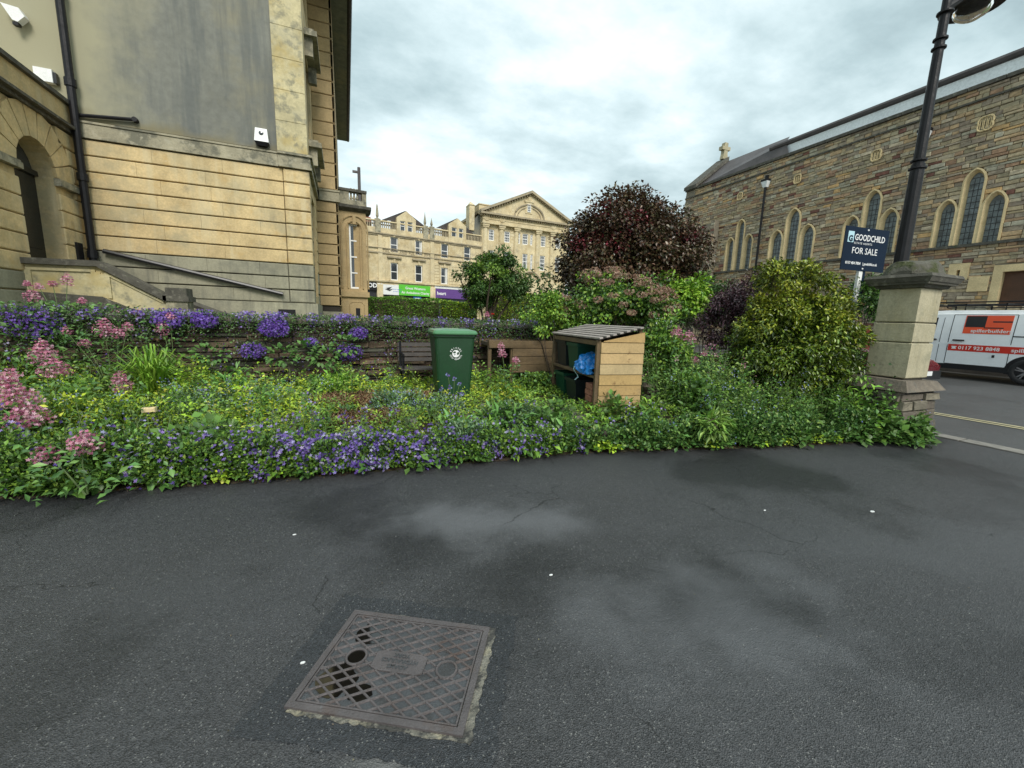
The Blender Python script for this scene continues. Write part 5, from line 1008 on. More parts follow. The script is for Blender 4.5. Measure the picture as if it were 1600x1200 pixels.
for k, (sx_, sy_, h, dx) in enumerate(((.17, .14, .09, .02), (.16, .13, .12, -.02), (.15, .11, .09, .04), (.11, .09, .09, -.05))):
    rockobj((q.x+dx, q.y, z0_), sx_, sy_, h, ['lowest flat stone', 'second stone up', 'third stone up', 'small pale top stone'][k]+' of the pile right of the store', cat='stone', rz=k); z0_ += h-.005
for (x, y, sx_, sy_, h, lb, m_) in ((757, 612+25, .45, .25, .05, 'grey paving slab right of the green bin foot', 'slab'), (738, 655, .34, .26, .05, 'grey paving slab in the weeds before the green bin', 'slab'), (880, 648, .40, .3, .05, 'brown damp paving slab before the recycling store', 'slab'),
        (495, 650, .17, .10, .09, 'pale pointed slate lying on the green cover, left of centre', 'slab'), (562, 672, .22, .08, .06, 'dark slate lying flat near the verge left of centre', 'slab'), (640, 664, .14, .08, .10, 'small dark edging stone before the green bin', 'slab'),
        (985, 678, .085, .05, .07, 'blue grey rock at the verge before the store', 'slab'), (948, 684, .07, .05, .09, 'brown edge rock nearest the tarmac before the store', 'rock'), (905, 690, .11, .04, .05, 'flat slate at the verge below the store', 'slab')):
    p = onz(x, y, .26 if y < 676 else .16); p.y = max(p.y, yedge(p.x)+.05); rockobj((p.x, p.y, p.z-.05), sx_, sy_, h+.03, lb, m_, 'slab' if 'slab' in lb else 'stone', rnd.uniform(0, 3), name='paving_slab' if 'slab' in lb else 'garden_rock')
p = onz(231, 640, .56); o = MB().block(Fr((p.x, p.y, p.z-.03), (1, .1, 0), (0, -1, 0)), -.05, .05, 0, .045, -.05, 0, .006).build('wood_block', M['church_trim']); tag(o, 'small pale yellow block lying among the left hand plants', 'block')

# ------------------------------------------------------------------ for sale sign
sg = thing('sale_sign', 'dark blue FOR SALE board on a post above the glossy bush', 'sign', (0, 0, 0)); cp = at(1350, 392, 8.0); sg.location = (cp.x, cp.y, 0); ROOT[sg.name] = Vector((cp.x, cp.y, 0))
fsg = Fr(cp, (1, -.09, 0)); o0 = fsg.rect(1316, 356, 1384.5, 424)
bwid, bhei = (o0[2]-o0[0])/2, (o0[3]-o0[1])/2; um, zm = (o0[0]+o0[2])/2, (o0[1]+o0[3])/2; fsg.o = fsg.P(um, zm)
bd = MB().fbox(fsg, -bwid, bwid, -bhei, bhei, 0, .012).build('board', M['navy'], sg)
MB().fbox(fsg, -bwid*.86, -bwid*.60, bhei*.28, bhei*.78, .012, .014).build('logo_block', M['paleblue'], bd); text('G', fsg, -bwid*.83, bhei*.32, bhei*.38, M['navy'], bd, d=.016, bold=.006)
text('GOODCHILD', fsg, -bwid*.56, bhei*.40, bhei*.40, M['lettering'], bd, d=.014, sx=.86, bold=.002); text('ESTATE AGENTS', fsg, -bwid*.56, bhei*.22, bhei*.13, M['lettering'], bd, d=.014, sx=1.0, spacing=1.35)
text('FOR SALE', fsg, -bwid*.02, -bhei*.22, bhei*.42, M['lettering'], bd, d=.014, align='CENTER', sx=.98); text('0117 454 7054', fsg, -bwid*.82, -bhei*.72, bhei*.17, M['lettering'], bd, d=.014, bold=.002); text('| goodchild.co.uk', fsg, -bwid*.03, -bhei*.72, bhei*.17, M['lettering'], bd, d=.014, sx=.86, bold=.001)
for s_ in (-1, 1): MB().lathe([(.018, 0), (.014, .012), (0, .014)], fsg.P(0 if s_ > 0 else .0, s_*bhei*.9, .012), fsg.n, 10).build('bolt', M['plastic_w'], bd)
MB().fbox(fsg, -.05, .05, -cp.z+.1, bhei*.98, -.055, -.002).build('post', M['white'], sg); MB().fbox(fsg, .06, .13, -bhei-.5, -bhei+.1, -.05, -.004).build('batten', M['navy'], sg)

# ------------------------------------------------------------------ street lamp
XL = 8.7; lp = onx(1407, 412, XL); lt = onx(1477, 20, XL); yl_ = (lp.y+lt.y)/2
la = thing('street_lamp', 'tall black cast street lamp column rising behind the gate pillar', 'street lamp', (XL, yl_, 0))
zt1 = onx(1473, 68, XL).z; zt2 = onx(1386, 270, XL).z; zt3 = lt.z
mb = MB(); mb.tube([(XL, yl_, 0), (XL, yl_, 1.2)], [.13, .12], 14); mb.tube([(XL, yl_, 1.2), (XL, yl_, zt2)], [.105, .09], 14, cap=False); mb.tube([(XL, yl_, zt2), (XL, yl_, zt3+.5)], [.075, .055], 14); mb.build('column', M['black'], la)
for z, r_ in ((1.2, .14), (zt2-.06, .115), (zt2+.06, .105), (zt1-.05, .09), (zt1+.08, .09), (zt3, .10)): MB().lathe([(r_-.05, -.03), (r_, -.012), (r_, .012), (r_-.05, .03)], (XL, yl_, z), n=16).build('collar', M['black'], la)
hd = at(1521, 6, 7.4); arm = MB(); arm.tube([(XL, yl_, zt3+.05), (XL+.2, yl_-.1, zt3+.22), (hd.x, hd.y, hd.z+.14)], [.06, .05, .05], 8); arm.build('arm', M['black'], la)
mb = MB(); mb.lathe([(0, .18), (.12, .16), (.2, .10), (.42, .02), (.46, -.03), (.44, -.05), (.30, -.02), (0, -.01)], hd, n=28); mb.build('shade', M['black'], la, smooth=True)
MB().lathe([(.27, -.03), (.27, -.10), (.22, -.19), (.12, -.25), (0, -.27)], hd, n=24).build('glass_bowl', M['bowl'], la, smooth=True)

# ------------------------------------------------------------------ van
vn = thing('white_van', 'white panel van with red phone number stripe and roof rack', 'van', (16.6+.98, 6.3, .17))
XV = 16.6; GR = .17; fv = Fr((XV, 9.0, 0), (0, -1, 0), (-1, 0, 0))     # u = 9 - y
def vz(z): return GR+z
def inx(z):                                                            # tumblehome: inward offset with height
    t = z-GR; return .0 if t < 1.0 else .10*((t-1.0)/.85)**1.4 if t < 1.85 else .10+.22*((t-1.85)/.12)
sec = [.28, .45, .75, 1.0, 1.3, 1.6, 1.85, 1.93, 1.97]
def vsec(y, zs_, k=1.0, wk=0): 
    L_ = [(XV+wk+inx(GR+h), y, GR+h*k if h > .5 else GR+h) for h in zs_]; R2_ = [(XV+1.96-wk-inx(GR+h), y, GR+h*k if h > .5 else GR+h) for h in reversed(zs_)]; return L_+R2_
mb = MB(); loft(mb, [vsec(8.98, sec, .50, .22), vsec(8.85, sec, .56, .08), vsec(8.2, sec, .66, .02), vsec(7.9, sec, .72, 0), vsec(7.1, sec, .985, 0), vsec(6.6, sec, 1, 0), vsec(5.2, sec, 1, 0), vsec(3.75, sec, 1, 0), vsec(3.6, sec, .98, .05)]); vb = mb.build('body', M['van'], vn, smooth=False)
def side(mb, u0_, u1_, z0_, z1_, o, n=6, k=1):
    for i in range(n):
        a, b = z0_+(z1_-z0_)*i/n, z0_+(z1_-z0_)*(i+1)/n; mb.hexa([fv.P(u0_, a, -inx(a)+o), fv.P(u1_, a, -inx(a)+o), fv.P(u1_, a, -inx(a)-.01), fv.P(u0_, a, -inx(a)-.01), fv.P(u0_, b, -inx(b)+o), fv.P(u1_, b, -inx(b)+o), fv.P(u1_, b, -inx(b)-.01), fv.P(u0_, b, -inx(b)-.01)])
H = fv.hit
dl, dr_ = H(1480, 540)[0], H(1579, 540)[0]
mb = MB()
side(mb, dl-.008, dl+.008, GR+.42, GR+1.83, .002); side(mb, dr_-.008, dr_+.008, GR+.42, GR+1.83, .002); side(mb, dl, dr_, GR+.40, GR+.415, .002, 1); side(mb, dl, dr_, GR+1.83, GR+1.845, .002, 1); side(mb, dl-.20, dl-.188, GR+.45, GR+1.75, .002); side(mb, dr_, 5.3, GR+1.24, GR+1.27, .003, 1)
mb.build('door_gaps', M['darkplastic'], vb)
mb = MB(); side(mb, dl-1.3, dl-.34, GR+1.15, GR+1.75, .004); mb.build('cab_window', M['glass'], vb)
mb = MB(); side(mb, .1, 5.35, GR+.26, GR+.40, .02, 1); mb.build('sill', M['darkplastic'], vn)
mb = MB()
for u in (dl+.10, dl-.50): mb.fbox(fv, u, u+.24, GR+1.08, GR+1.12, 0, .035)
mb.build('door_handle', M['darkplastic'], vb)
mb = MB(); mb.fbox(fv, dr_-.30, dr_-.25, GR+.66, GR+.73, 0, .012); mb.build('lock', M['darkplastic'], vb)
z0s, z1s = GR+.79, GR+.98; mb = MB(); side(mb, dl+.02, 5.38, z0s, z1s, .003, 2); sr = mb.build('red_stripe', M['red'], vb)
fv2 = Fr((XV, 9.0, 0), (0, -1, 0), (-1, 0, 0))
text('0117 923 8848', fv2, dl+.24, z0s+.05, .14, M['lettering'], sr, d=.005, sx=.98, bold=.002); text('spillerbuilders', fv2, dr_+.03, z0s+.05, .14, M['lettering'], sr, d=.005, sx=1.1, bold=.002)
mb = MB(); mb.prism([fv.P(dl+.10+.1*a, z0s+.055+.08*b, .004) for a, b in ((0, .0), (1, 0), (.9, .5), (.75, .6), (1.1, .8), (1, 1), (0, 1), (-.1, .8), (.25, .6), (.1, .5))], (-.003, 0, 0)); mb.build('phone_symbol', M['lettering'], sr)
l0_, l1_ = H(1506, 505)[0], H(1581, 505)[0]; zl0, zl1 = GR+1.30, GR+1.72; zl0 = H(1540, 522)[1]; zl1 = H(1545, 493)[1]; hh_ = zl1-zl0
mb = MB(); side(mb, l0_, l1_, zl0, zl1, .004); lg = mb.build('logo_panel', M['orange'], vb)
mb = MB(); side(mb, l0_+.02, l0_+(l1_-l0_)*.46, zl0+hh_*.36, zl1-.015, .0055); side(mb, l0_+(l1_-l0_)*.6, l1_-.0, zl1-hh_*.37, zl1-hh_*.30, .0055, 1); side(mb, l0_+(l1_-l0_)*.44, l0_+(l1_-l0_)*.85, zl0+hh_*.30, zl0+hh_*.36, .0055, 1); mb.build('logo_print', M['darkplastic'], lg)
ff = Fr((XV+inx(zl0+.1), 9.0, 0), (0, -1, 0), (-1, 0, 0)); text('spillerbuilders', ff, l0_+.16, zl0+hh_*.08, .13, M['lettering'], lg, d=.014, sx=1.1, bold=.002)
for yw in (4.72, 7.85):
    uw = 9-yw; zc_ = GR+.34
    mb = MB(); mb.prism([fv.P(uw+.42*math.cos(t), zc_+.42*math.sin(t), .003) for t in np.linspace(-.25, math.pi+.25, 22)], (.2, 0, 0)); mb.build('wheel_arch', M['darkplastic'], vb)
    wl = MB(); wl.lathe([(.20, -.02), (.225, .03), (.33, .025), (.345, -.02), (.345, -.2), (.2, -.2)], fv.P(uw, zc_, .0), (-1, 0, 0), 32); wl = wl.build('wheel', M['tyre'], vn, smooth=True)
    mb = MB(); mb.lathe([(0, -.03), (.2, -.06), (.225, -.0)], fv.P(uw, zc_, .0), (-1, 0, 0), 28); mb.build('rim_disc', M['darkplastic'], wl)
    for k in range(5):
        mb = MB()
        for dt in (-.16, .16):
            t = 2*math.pi*k/5+.3+dt; mb.tube([fv.P(uw+.04*math.cos(t), zc_+.04*math.sin(t), .015), fv.P(uw+.21*math.cos(t), zc_+.21*math.sin(t), .015)], [.02, .017], 5)
        mb.build('spoke', M['alloy'], wl)
mb = MB()
for y0_ in (7.0, 6.2, 5.4, 4.6, 3.9): mb.tube([(XV+.2, y0_, GR+1.97), (XV+.2, y0_, GR+2.14), (XV+1.76, y0_, GR+2.14), (XV+1.76, y0_, GR+1.97)], .022, 6)
for x_ in (XV+.2, XV+1.76): mb.tube([(x_, 7.2, GR+2.20), (x_, 3.7, GR+2.20)], .022, 6); mb.tube([(x_, 7.2, GR+2.10), (x_, 3.7, GR+2.10)], .018, 6); mb.tube([(x_, 7.2, GR+2.10), (x_, 7.2, GR+2.22)], .02, 6)
mb.build('roof_rack', M['black'], vn)
# ------------------------------------------------------------------ dark red car, mostly behind the pillar
cr = thing('red_car', 'dark red car, its rounded corner showing behind the pillar foot', 'car', (13.45, 7.6, .1))
Gc = .09
def csec(y, zt_, zw, w_, ww): return [(13.45-w_, y, Gc+.25), (13.45-w_-.02, y, Gc+.55), (13.45-w_, y, Gc+zw), (13.45-ww, y, Gc+zt_), (13.45+ww, y, Gc+zt_), (13.45+w_, y, Gc+zw), (13.45+w_+.02, y, Gc+.55), (13.45+w_, y, Gc+.25)]
mb = MB(); loft(mb, [csec(5.46, .56, .52, .66, .6), csec(5.56, .62, .58, .80, .7), csec(5.9, .80, .76, .86, .72), csec(6.5, .92, .86, .87, .72), csec(7.1, 1.4, .9, .87, .6), csec(7.8, 1.48, .92, .87, .6), csec(8.8, 1.42, .92, .87, .58), csec(9.4, .98, .9, .86, .66), csec(9.7, .6, .55, .78, .7)]); bc = mb.build('body', M['maroon'], cr, smooth=False)
for s_ in (-1, 1):
    mb = MB(); mb.hexa([(13.45+s_*.56, 5.50, Gc+.50), (13.45+s_*.80, 5.62, Gc+.50), (13.45+s_*.80, 5.9, Gc+.50), (13.45+s_*.56, 5.8, Gc+.50), (13.45+s_*.56, 5.54, Gc+.62), (13.45+s_*.82, 5.66, Gc+.66), (13.45+s_*.82, 5.9, Gc+.66), (13.45+s_*.56, 5.8, Gc+.62)]); mb.build('headlight', M['tail'], bc)
    mb = MB(); mb.hexa([(13.45+s_*.875, 6.9, Gc+.95), (13.45+s_*.875, 9.1, Gc+.95), (13.45+s_*.86, 9.1, Gc+.95), (13.45+s_*.86, 6.9, Gc+.95), (13.45+s_*.66, 7.4, Gc+1.35), (13.45+s_*.66, 8.7, Gc+1.35), (13.45+s_*.62, 8.7, Gc+1.35), (13.45+s_*.62, 7.4, Gc+1.35)]); mb.build('side_window', M['glass'], bc)
    for yw in (6.25, 8.8): MB().lathe([(0, -.1), (.2, -.1), (.3, -.09), (.315, 0), (.3, .09), (0, .09)], (13.45+s_*.78, yw, Gc+.315), (1, 0, 0), 20).build('wheel', M['tyre'], cr)
mb = MB(); mb.box(12.75, 14.15, 5.43, 5.6, Gc+.2, Gc+.42); mb.build('bumper', M['darkplastic'], bc)
MB().box(13.2, 13.7, 5.415, 5.43, Gc+.3, Gc+.41).build('number_plate', M['plastic_w'], bc)
# ================================================================== vegetation
G_YEL = [(.36, .44, .03), (.27, .40, .03), (.19, .31, .03), (.42, .44, .06)]
G_MID = [(.11, .23, .03), (.16, .30, .035), (.07, .15, .025), (.24, .36, .05)]
G_DK = [(.035, .08, .02), (.055, .115, .025), (.075, .14, .035)]
PUR = [(.13, .07, .34), (.20, .12, .46), (.07, .04, .20), (.30, .22, .58), (.5, .45, .72)]
PNK = [(.60, .22, .34), (.68, .34, .45), (.45, .13, .23), (.76, .50, .56)]
# --- hedges
def hedge(x0, x1, y0, y1, z0, z1, label, n, cols):
    t = thing('hedge', label, 'hedge', ((x0+x1)/2, (y0+y1)/2, z0)); MB().box(x0+.12, x1-.12, y0+.12, y1-.1, z0, z1-.12).build('inner_branches', M['soil'], t)
    k = int(n*.6); P = np.stack([rng.uniform(x0, x1, n), np.where(np.arange(n) < k, y0+np.abs(rng.normal(0, .07, n)), rng.uniform(y0, y1, n)), np.where(np.arange(n) < k, rng.uniform(z0, z1, n), z1-np.abs(rng.normal(0, .05, n)))], 1)
    P[:, 1] += .06*np.sin(P[:, 0]*5)+.04*np.sin(P[:, 2]*6+P[:, 0]*3); P[:, 2] += .04*np.sin(P[:, 0]*3.3)
    e = np.arange(n) % 12 == 0; P[e, 0] = x0+rng.uniform(-.05, .12, e.sum()); P[e, 1] = rng.uniform(y0, y1, e.sum())
    D = np.where((np.arange(n) < k)[:, None], [[0, -1., .5]], [[0, -.2, 1.]])+rng.normal(size=(n, 3))*.6
    stamp('foliage', LEAF2, P, D, rng.normal(size=(n, 3))*.6+[0, -.4, .8], rng.uniform(.06, .11, n), .55, pal(n, cols, .3), M['leaf'], t)
def hz(px0, px1, py, depth): a, b = at(px0, py, depth), at(px1, py, depth); return a, b
a = ony(566, 463, 21); b = ony(690, 469, 21); hedge(a.x-.6, b.x, 21, 22.2, .7, a.z, 'clipped green hedge nearest the house bay, in front of the shops', 9000, [(.12, .26, .03), (.17, .33, .04), (.08, .17, .03)])
a = ony(693, 471, 19.5); b = ony(750, 471, 19.5); hedge(a.x, b.x, 19.5, 20.6, .7, a.z, 'short bright clipped hedge left of the round green tree', 5000, G_MID+G_YEL[:1])
a = ony(768, 457, 18.5); b = ony(885, 461, 18.5); hedge(a.x, b.x+1, 18.5, 19.8, .7, a.z, 'tall bright topped hedge right of the round green tree', 12000, G_MID+G_YEL[:2])
# --- trees
def tree_at(px, py_top, py_mid, depth, base_z): c = at(px, py_mid, depth); return c
c = at(771, 437, 16.5); shrub('round_tree', 'round dark green tree standing among the hedges before the shops', 'tree', (c.x-.3, c.y, .65), c, (1.45, 1.3, 1.1), 110, 15000, .17, .12, .5, G_DK+[(.07, .14, .03)], stems=7, trunk=.14, kcol=[(.16, .27, .04)], kw=.25, bumps=.2)
c = at(752, 470, 16.4); shrub('undergrowth', 'dark green skirt of shoots round the foot of the round tree', 'shrub', (c.x, c.y, .65), c, (.5, .4, .6), 20, 1800, .12, .1, .5, G_DK, stems=3)
COP = [(.075, .036, .02), (.10, .055, .03), (.06, .058, .025), (.15, .095, .06), (.11, .09, .045)]
c = at(985, 402, 10.2); _, cc = shrub('copper_tree', 'dark copper leaved tree with crimson shoots in the middle of the picture', 'tree', (c.x, c.y, .65), c, (1.92, 1.6, 1.36), 420, 62000, .20, .088, .62, COP, stems=12, trunk=.13, kcol=[(.16, .02, .03), (.10, .035, .03)], kw=.07, bottom=-.75, bumps=.10, m='leaf_gloss', shell=.5)
# low left lobe of the copper tree
# --- big shrubs right
def sh(name, label, px, py, depth, r, nc, nl, cr, size, asp, cols, cat='shrub', zb=.25, **k):
    c = at(px, py, depth); return shrub(name, label, cat, (c.x, c.y, zb), c, r, nc, nl, cr, size, asp, cols, **k)
BR = [(.34, .20, .15), (.44, .29, .21), (.24, .13, .09), (.52, .40, .29)]
t, cc = sh('flowering_shrub', 'green shrub carrying faded pinkish brown flower heads behind the store', 965, 478, 8.3, (1.15, .8, .62), 90, 7500, .13, .075, .7, G_MID+G_DK, stems=10, bottom=-.6)
c0 = np.array(at(965, 478, 8.3)); 
hd_ = []
dd = rdir(400); dd = dd[(dd[:, 2] > -.35) & (dd[:, 1] < .35)][:64]
for i, d in enumerate(dd):
    p = c0+d*np.array([1.28, .92, .74])*rng.uniform(.85, 1.04); n = 75; o = rdir(n)*np.array([.095, .095, .055])*rng.uniform(.85, 1.1, (n, 1)); 
    stamp('flower_head', STAR, p+o, o*.3+rdir(n), unit(o)+rdir(n)*.3, rng.uniform(.014, .024, n), 1, pal(n, BR, .25), M['petal'], t)
sh('lime_shrub', 'bright lime green shrub between faded flowers and dark shrub', 1068, 462, 8.9, (.62, .5, .42), 34, 2600, .13, .10, .6, [(.20, .36, .03), (.28, .42, .05), (.12, .24, .03)], stems=6)
sh('dark_shrub', 'dense dark green shrub right of the lime green one', 1112, 480, 9.6, (.7, .6, .62), 45, 5500, .13, .06, .5, G_DK, stems=6)
sh('purple_shrub', 'dark purple leaved shrub left of the glossy green bush', 1133, 500, 7.3, (.52, .45, .66), 70, 6500, .10, .062, .42, [(.06, .022, .035), (.10, .04, .055), (.04, .02, .025), (.16, .09, .10)], m='leaf_gloss', stems=8)
sh('purple_shrub', 'second purple leaved shrub rising behind the glossy bush', 1175, 452, 7.9, (.4, .35, .3), 26, 2200, .10, .06, .42, [(.07, .028, .035), (.12, .06, .06), (.05, .04, .025)], m='leaf_gloss', stems=5)
LAU = [(.075, .13, .014), (.12, .19, .02), (.045, .08, .012), (.17, .24, .026)]
c = at(1238, 545, 6.35); sh('glossy_bush', 'large rounded glossy evergreen bush with yellow green tips, left of the pillar', 1236, 548, 6.35, (.90, .82, 1.0), 520, 42000, .085, .066, .45, LAU, m='leaf_gloss', stems=14, trunk=.05, tip=[(.30, .33, .03), (.20, .25, .03)], tipz=.62, kcol=[(.20, .26, .03)], kw=.06, bottom=-.95, bumps=.07, shell=.55)
sh('pointed_shoots', 'upright yellow green leading shoots on top of the glossy bush', 1232, 440, 6.35, (.62, .5, .26), 50, 2800, .07, .07, .42, [(.30, .34, .03), (.20, .25, .03), (.08, .12, .02)], m='leaf_gloss', stems=6, bottom=-.3, bumps=.4)
sh('climbing_shrub', 'mid green climber behind the for sale post beside the pillar', 1352, 470, 8.3, (.55, .5, .55), 40, 3600, .12, .07, .6, G_DK+G_MID[:1], stems=6)
sh('roadside_shrub', 'low green bush leaning on the left face of the pillar', 1358, 580, 6.9, (.38, .45, .6), 60, 5200, .09, .05, .6, G_MID[:2]+G_DK, stems=6, m='leaf')
sh('church_shrub', 'green bush against the church wall above the van, near the pillar', 1502, 458, 18.3, (.85, .8, .75), 40, 2600, .18, .12, .5, G_DK+[(.08, .16, .03)], stems=5, zb=.3)
sh('church_shrub', 'green bush against the church by the brown door, right edge', 1596, 462, 18.0, (.7, .8, .5), 30, 2000, .18, .12, .5, G_DK+[(.10, .18, .03)], stems=5, zb=.3)
sh('wall_climber', 'fresh green climber spilling over the wall left of the store', 868, 492, 7.7, (.55, .35, .42), 46, 4200, .10, .055, .65, G_MID+G_YEL[2:3], stems=6)
sh('tall_leafy_plant', 'tall leafy green plants standing right behind the store', 1040, 560, 6.7, (.5, .5, .62), 60, 5500, .11, .07, .55, G_MID+[(.08, .17, .05)], cat='plant', stems=9)
sh('leafy_plant', 'broad mass of mid green weeds between store and glossy bush', 1085, 620, 5.9, (.55, .5, .42), 50, 4800, .11, .06, .55, G_MID+[(.06, .13, .05)], cat='plant', stems=9)
sh('arching_plant', 'light green pointed leaf plant at the verge below the glossy bush', 1112, 668, 4.8, (.17, .15, .16), 20, 260, .05, .13, .22, [(.20, .33, .06), (.14, .26, .05)], cat='plant', stems=5, bottom=-.2)
# --- ground cover
def inbed(n, x0=-8.5, x1=7.2, y1=7.55):
    X = rng.uniform(x0, x1, n); ye = np.interp(X, EX, EY); return X, ye, ye+.05+(y1-ye-.05)*rng.random(n)
SZ = np.vectorize(soilz)
def cover(name, X, Y, h, size, asp, cols, var=.3, m='leaf', up=1.0, w=None, tpl=LEAF2, zmin=.0):
    n = len(X); Z = SZ(X, Y); P = np.stack([X, Y, Z+zmin+h*rng.random(n)**.6], 1); cl_ = .75+.5*(.5+.5*np.sin(X*3.1+1.7*np.sin(Y*2.3))*np.cos(Y*3.7-X))
    L = rng.normal(size=(n, 3))*[1, 1, .45]; L[:, 2] += .25; stamp(name, tpl, P, L, rng.normal(size=(n, 3))*.45+[0, -.15, up], rng.uniform(.6, 1.3, n)*size, asp, np.clip(pal(n, cols, var, w)*cl_[:, None], .004, .9), M[m], kind='stuff')
def nz2(X, Y, s, o): return .5+.25*np.sin(X*s+o)*np.cos(Y*s*1.3+o*2)+.25*np.sin(X*s*2.3-Y*s*1.1+o*3)
# base carpet everywhere except the bare patch and paths
bare = lambda X, Y: (((X-.45)/.85)**2+((Y-5.75)/.38)**2 < 1) | (((X-.15)/.4)**2+((Y-4.85)/.22)**2 < 1)
path = lambda X, Y: (((X-1.95)/.38)**2+((Y-5.3)/.55)**2 < 1) | (((X-2.9)/.4)**2+((Y-5.2)/.35)**2 < 1)
X, ye, Y = inbed(90000); k = ~(bare(X, Y) & (rng.random(len(X)) < .93)) & ~(path(X, Y) & (rng.random(len(X)) < .9)) & (Y > ye+.3); X, Y, ye = X[k], Y[k], ye[k]
g1 = (X < 2.2)
h = .06+.12*nz2(X, Y, 2.1, .3); cover('ground_cover', X[g1], Y[g1], h[g1], .042, .6, G_YEL+G_MID, w=[.17, .18, .15, .08, .12, .14, .08, .08]); cover('ground_cover', X[~g1], Y[~g1], h[~g1]*1.3, .045, .6, G_MID+G_YEL[2:3])
n = 7000; th = rng.uniform(0, 2*np.pi, n); r = np.sqrt(rng.random(n)); X = np.concatenate([.45+.9*r*np.cos(th), .15+.45*r[:1500]*np.cos(th[:1500])]); Y = np.concatenate([5.75+.42*r*np.sin(th), 4.85+.25*r[:1500]*np.sin(th[:1500])])
cover('dead_grass', X, Y, np.full(len(X), .13), .10, .07, [(.46, .33, .17), (.55, .42, .25), (.30, .2, .10), (.40, .22, .14)], m='petal')
# mounds of foliage: (px, py, depth, rx, ry, rz, n, leaf, palette, flowers)
def mound(px, py, z, rx, ry, rz, n, size, asp, cols, fl=None, fn=0, fs=.014, name='ground_cover', fcols=None, m='leaf', w=None):
    p = onz(px, py, z); d = rdir(n); d[:, 2] = np.abs(d[:, 2]); b = 1+.22*np.sin(d[:, 0]*6+px)*np.cos(d[:, 1]*5+py); r_ = (rng.random((n, 1))**.35)*b[:, None]
    P = np.array([p.x, p.y, max(z-rz*.75, .05)])+d*r_*[rx, ry, rz]; P[:, 2] = np.maximum(P[:, 2], .01); k = P[:, 1] > np.interp(P[:, 0], EX, EY)-.10-.1*nz2(P[:, 0], P[:, 0], 5, px); P, d = P[k], d[k]; n = len(P); L = unit(d+rng.normal(size=(n, 3))*.7)
    o1 = stamp(name, LEAF2, P, L, d*.5+[0, 0, .8]+rng.normal(size=(n, 3))*.4, rng.uniform(.6, 1.3, n)*size, asp, pal(n, cols, .3, w), M[m], kind='stuff')
    if fn:
        d = rdir(fn); d[:, 2] = np.abs(d[:, 2]); d[:, 1] = -np.abs(d[:, 1])*np.sign(rng.random(fn)-.12); b = 1.03+.22*np.sin(d[:, 0]*6+px)*np.cos(d[:, 1]*5+py)
        cl2 = nz2(d[:, 0]*rx*8, d[:, 2]*rz*8+d[:, 1]*5, 1.7, px); k = cl2 > .47; d, b = d[k], b[k]; P = np.array([p.x, p.y, max(z-rz*.75, .05)])+d*b[:, None]*[rx, ry, rz]*rng.uniform(.98, 1.2, (len(d), 1)); P[:, 2] = np.maximum(P[:, 2], .015); k = P[:, 1] > np.interp(P[:, 0], EX, EY)-.2; P, d = P[k], d[k]
        low = rng.random(len(P)) < .35; P[low, 2] *= rng.uniform(.3, .9, low.sum())
        stamp(fl or 'purple_flowers', STAR, P, rdir(len(P)), d+[0, -.4, .5]+rng.normal(size=d.shape)*.4, rng.uniform(.7, 1.3, len(P))*fs, 1, pal(len(P), fcols or PUR, .3), M['petal'], kind='stuff')
FW = [.22, .3, .14, .24, .1]
FR = [(.055, .12, .022), (.09, .18, .028), (.03, .06, .016), (.13, .24, .03), (.20, .31, .04)]
# front verge, left to right (purple bellflower mass)
for (px, py, z, rx, ry, rz, n, fn) in ((-40, 700, .42, .55, .45, .50, 7000, 700), (70, 700, .42, .5, .4, .44, 6500, 800), (180, 700, .40, .5, .38, .42, 6500, 1300), (290, 700, .36, .5, .36, .40, 6500, 2300), (400, 700, .32, .5, .34, .36, 6500, 2800), (500, 697, .27, .5, .32, .30, 6000, 2600), (600, 692, .26, .5, .3, .30, 6000, 2300), (690, 688, .28, .45, .3, .30, 5500, 2100), (775, 684, .28, .45, .3, .30, 5500, 1500), (855, 682, .25, .4, .3, .27, 4500, 1700)):
    mound(px, py, z, rx, ry, rz, n, .036, .65, FR, fn=int(fn*1.15), fs=.016, w=FW)
for (px, py, z, rx, ry, rz, n) in ((930, 672, .34, .42, .35, .32, 6000), (1010, 668, .30, .45, .35, .34, 6000), (1085, 668, .28, .5, .4, .33, 6500), (1170, 664, .30, .55, .42, .38, 7000), (1260, 662, .32, .6, .45, .40, 7500), (1345, 655, .34, .5, .4, .42, 7000), (1410, 652, .32, .42, .26, .40, 5500), (1440, 668, .2, .25, .16, .25, 2200)):
    mound(px, py, z, rx, ry, rz, n, .050, .62, [(.05, .12, .03), (.08, .17, .035), (.035, .085, .02), (.12, .22, .05), (.16, .25, .05)], fl='blue_flowers', fn=130, fs=.012, fcols=[(.2, .28, .6), (.3, .38, .7)], w=FW)
# blue grey forget-me-not and pale weeds
BG = [(.10, .19, .09), (.14, .24, .11), (.07, .14, .06), (.19, .28, .16), (.12, .20, .03)]
FB = [(.30, .36, .62), (.42, .48, .70), (.24, .30, .5)]
for (px, py, z, rx, ry, rz, n, fn) in ((620, 622, .45, .42, .35, .36, 5500, 800), (690, 630, .42, .35, .3, .32, 4500, 600), (400, 612, .42, .6, .45, .32, 6500, 700), (300, 625, .45, .55, .45, .34, 6500, 500), (200, 640, .5, .5, .45, .34, 6000, 150), (110, 640, .5, .5, .45, .40, 6000, 100), (20, 650, .5, .5, .5, .45, 5500, 60), (800, 640, .38, .35, .3, .28, 4500, 200), (730, 668, .36, .3, .25, .25, 3500, 150)):
    mound(px, py, z, rx, ry, rz, n, .040, .5, BG if px > 220 else FR+G_YEL[:2], fl='blue_flowers', fn=fn, fs=.0085, fcols=FB)
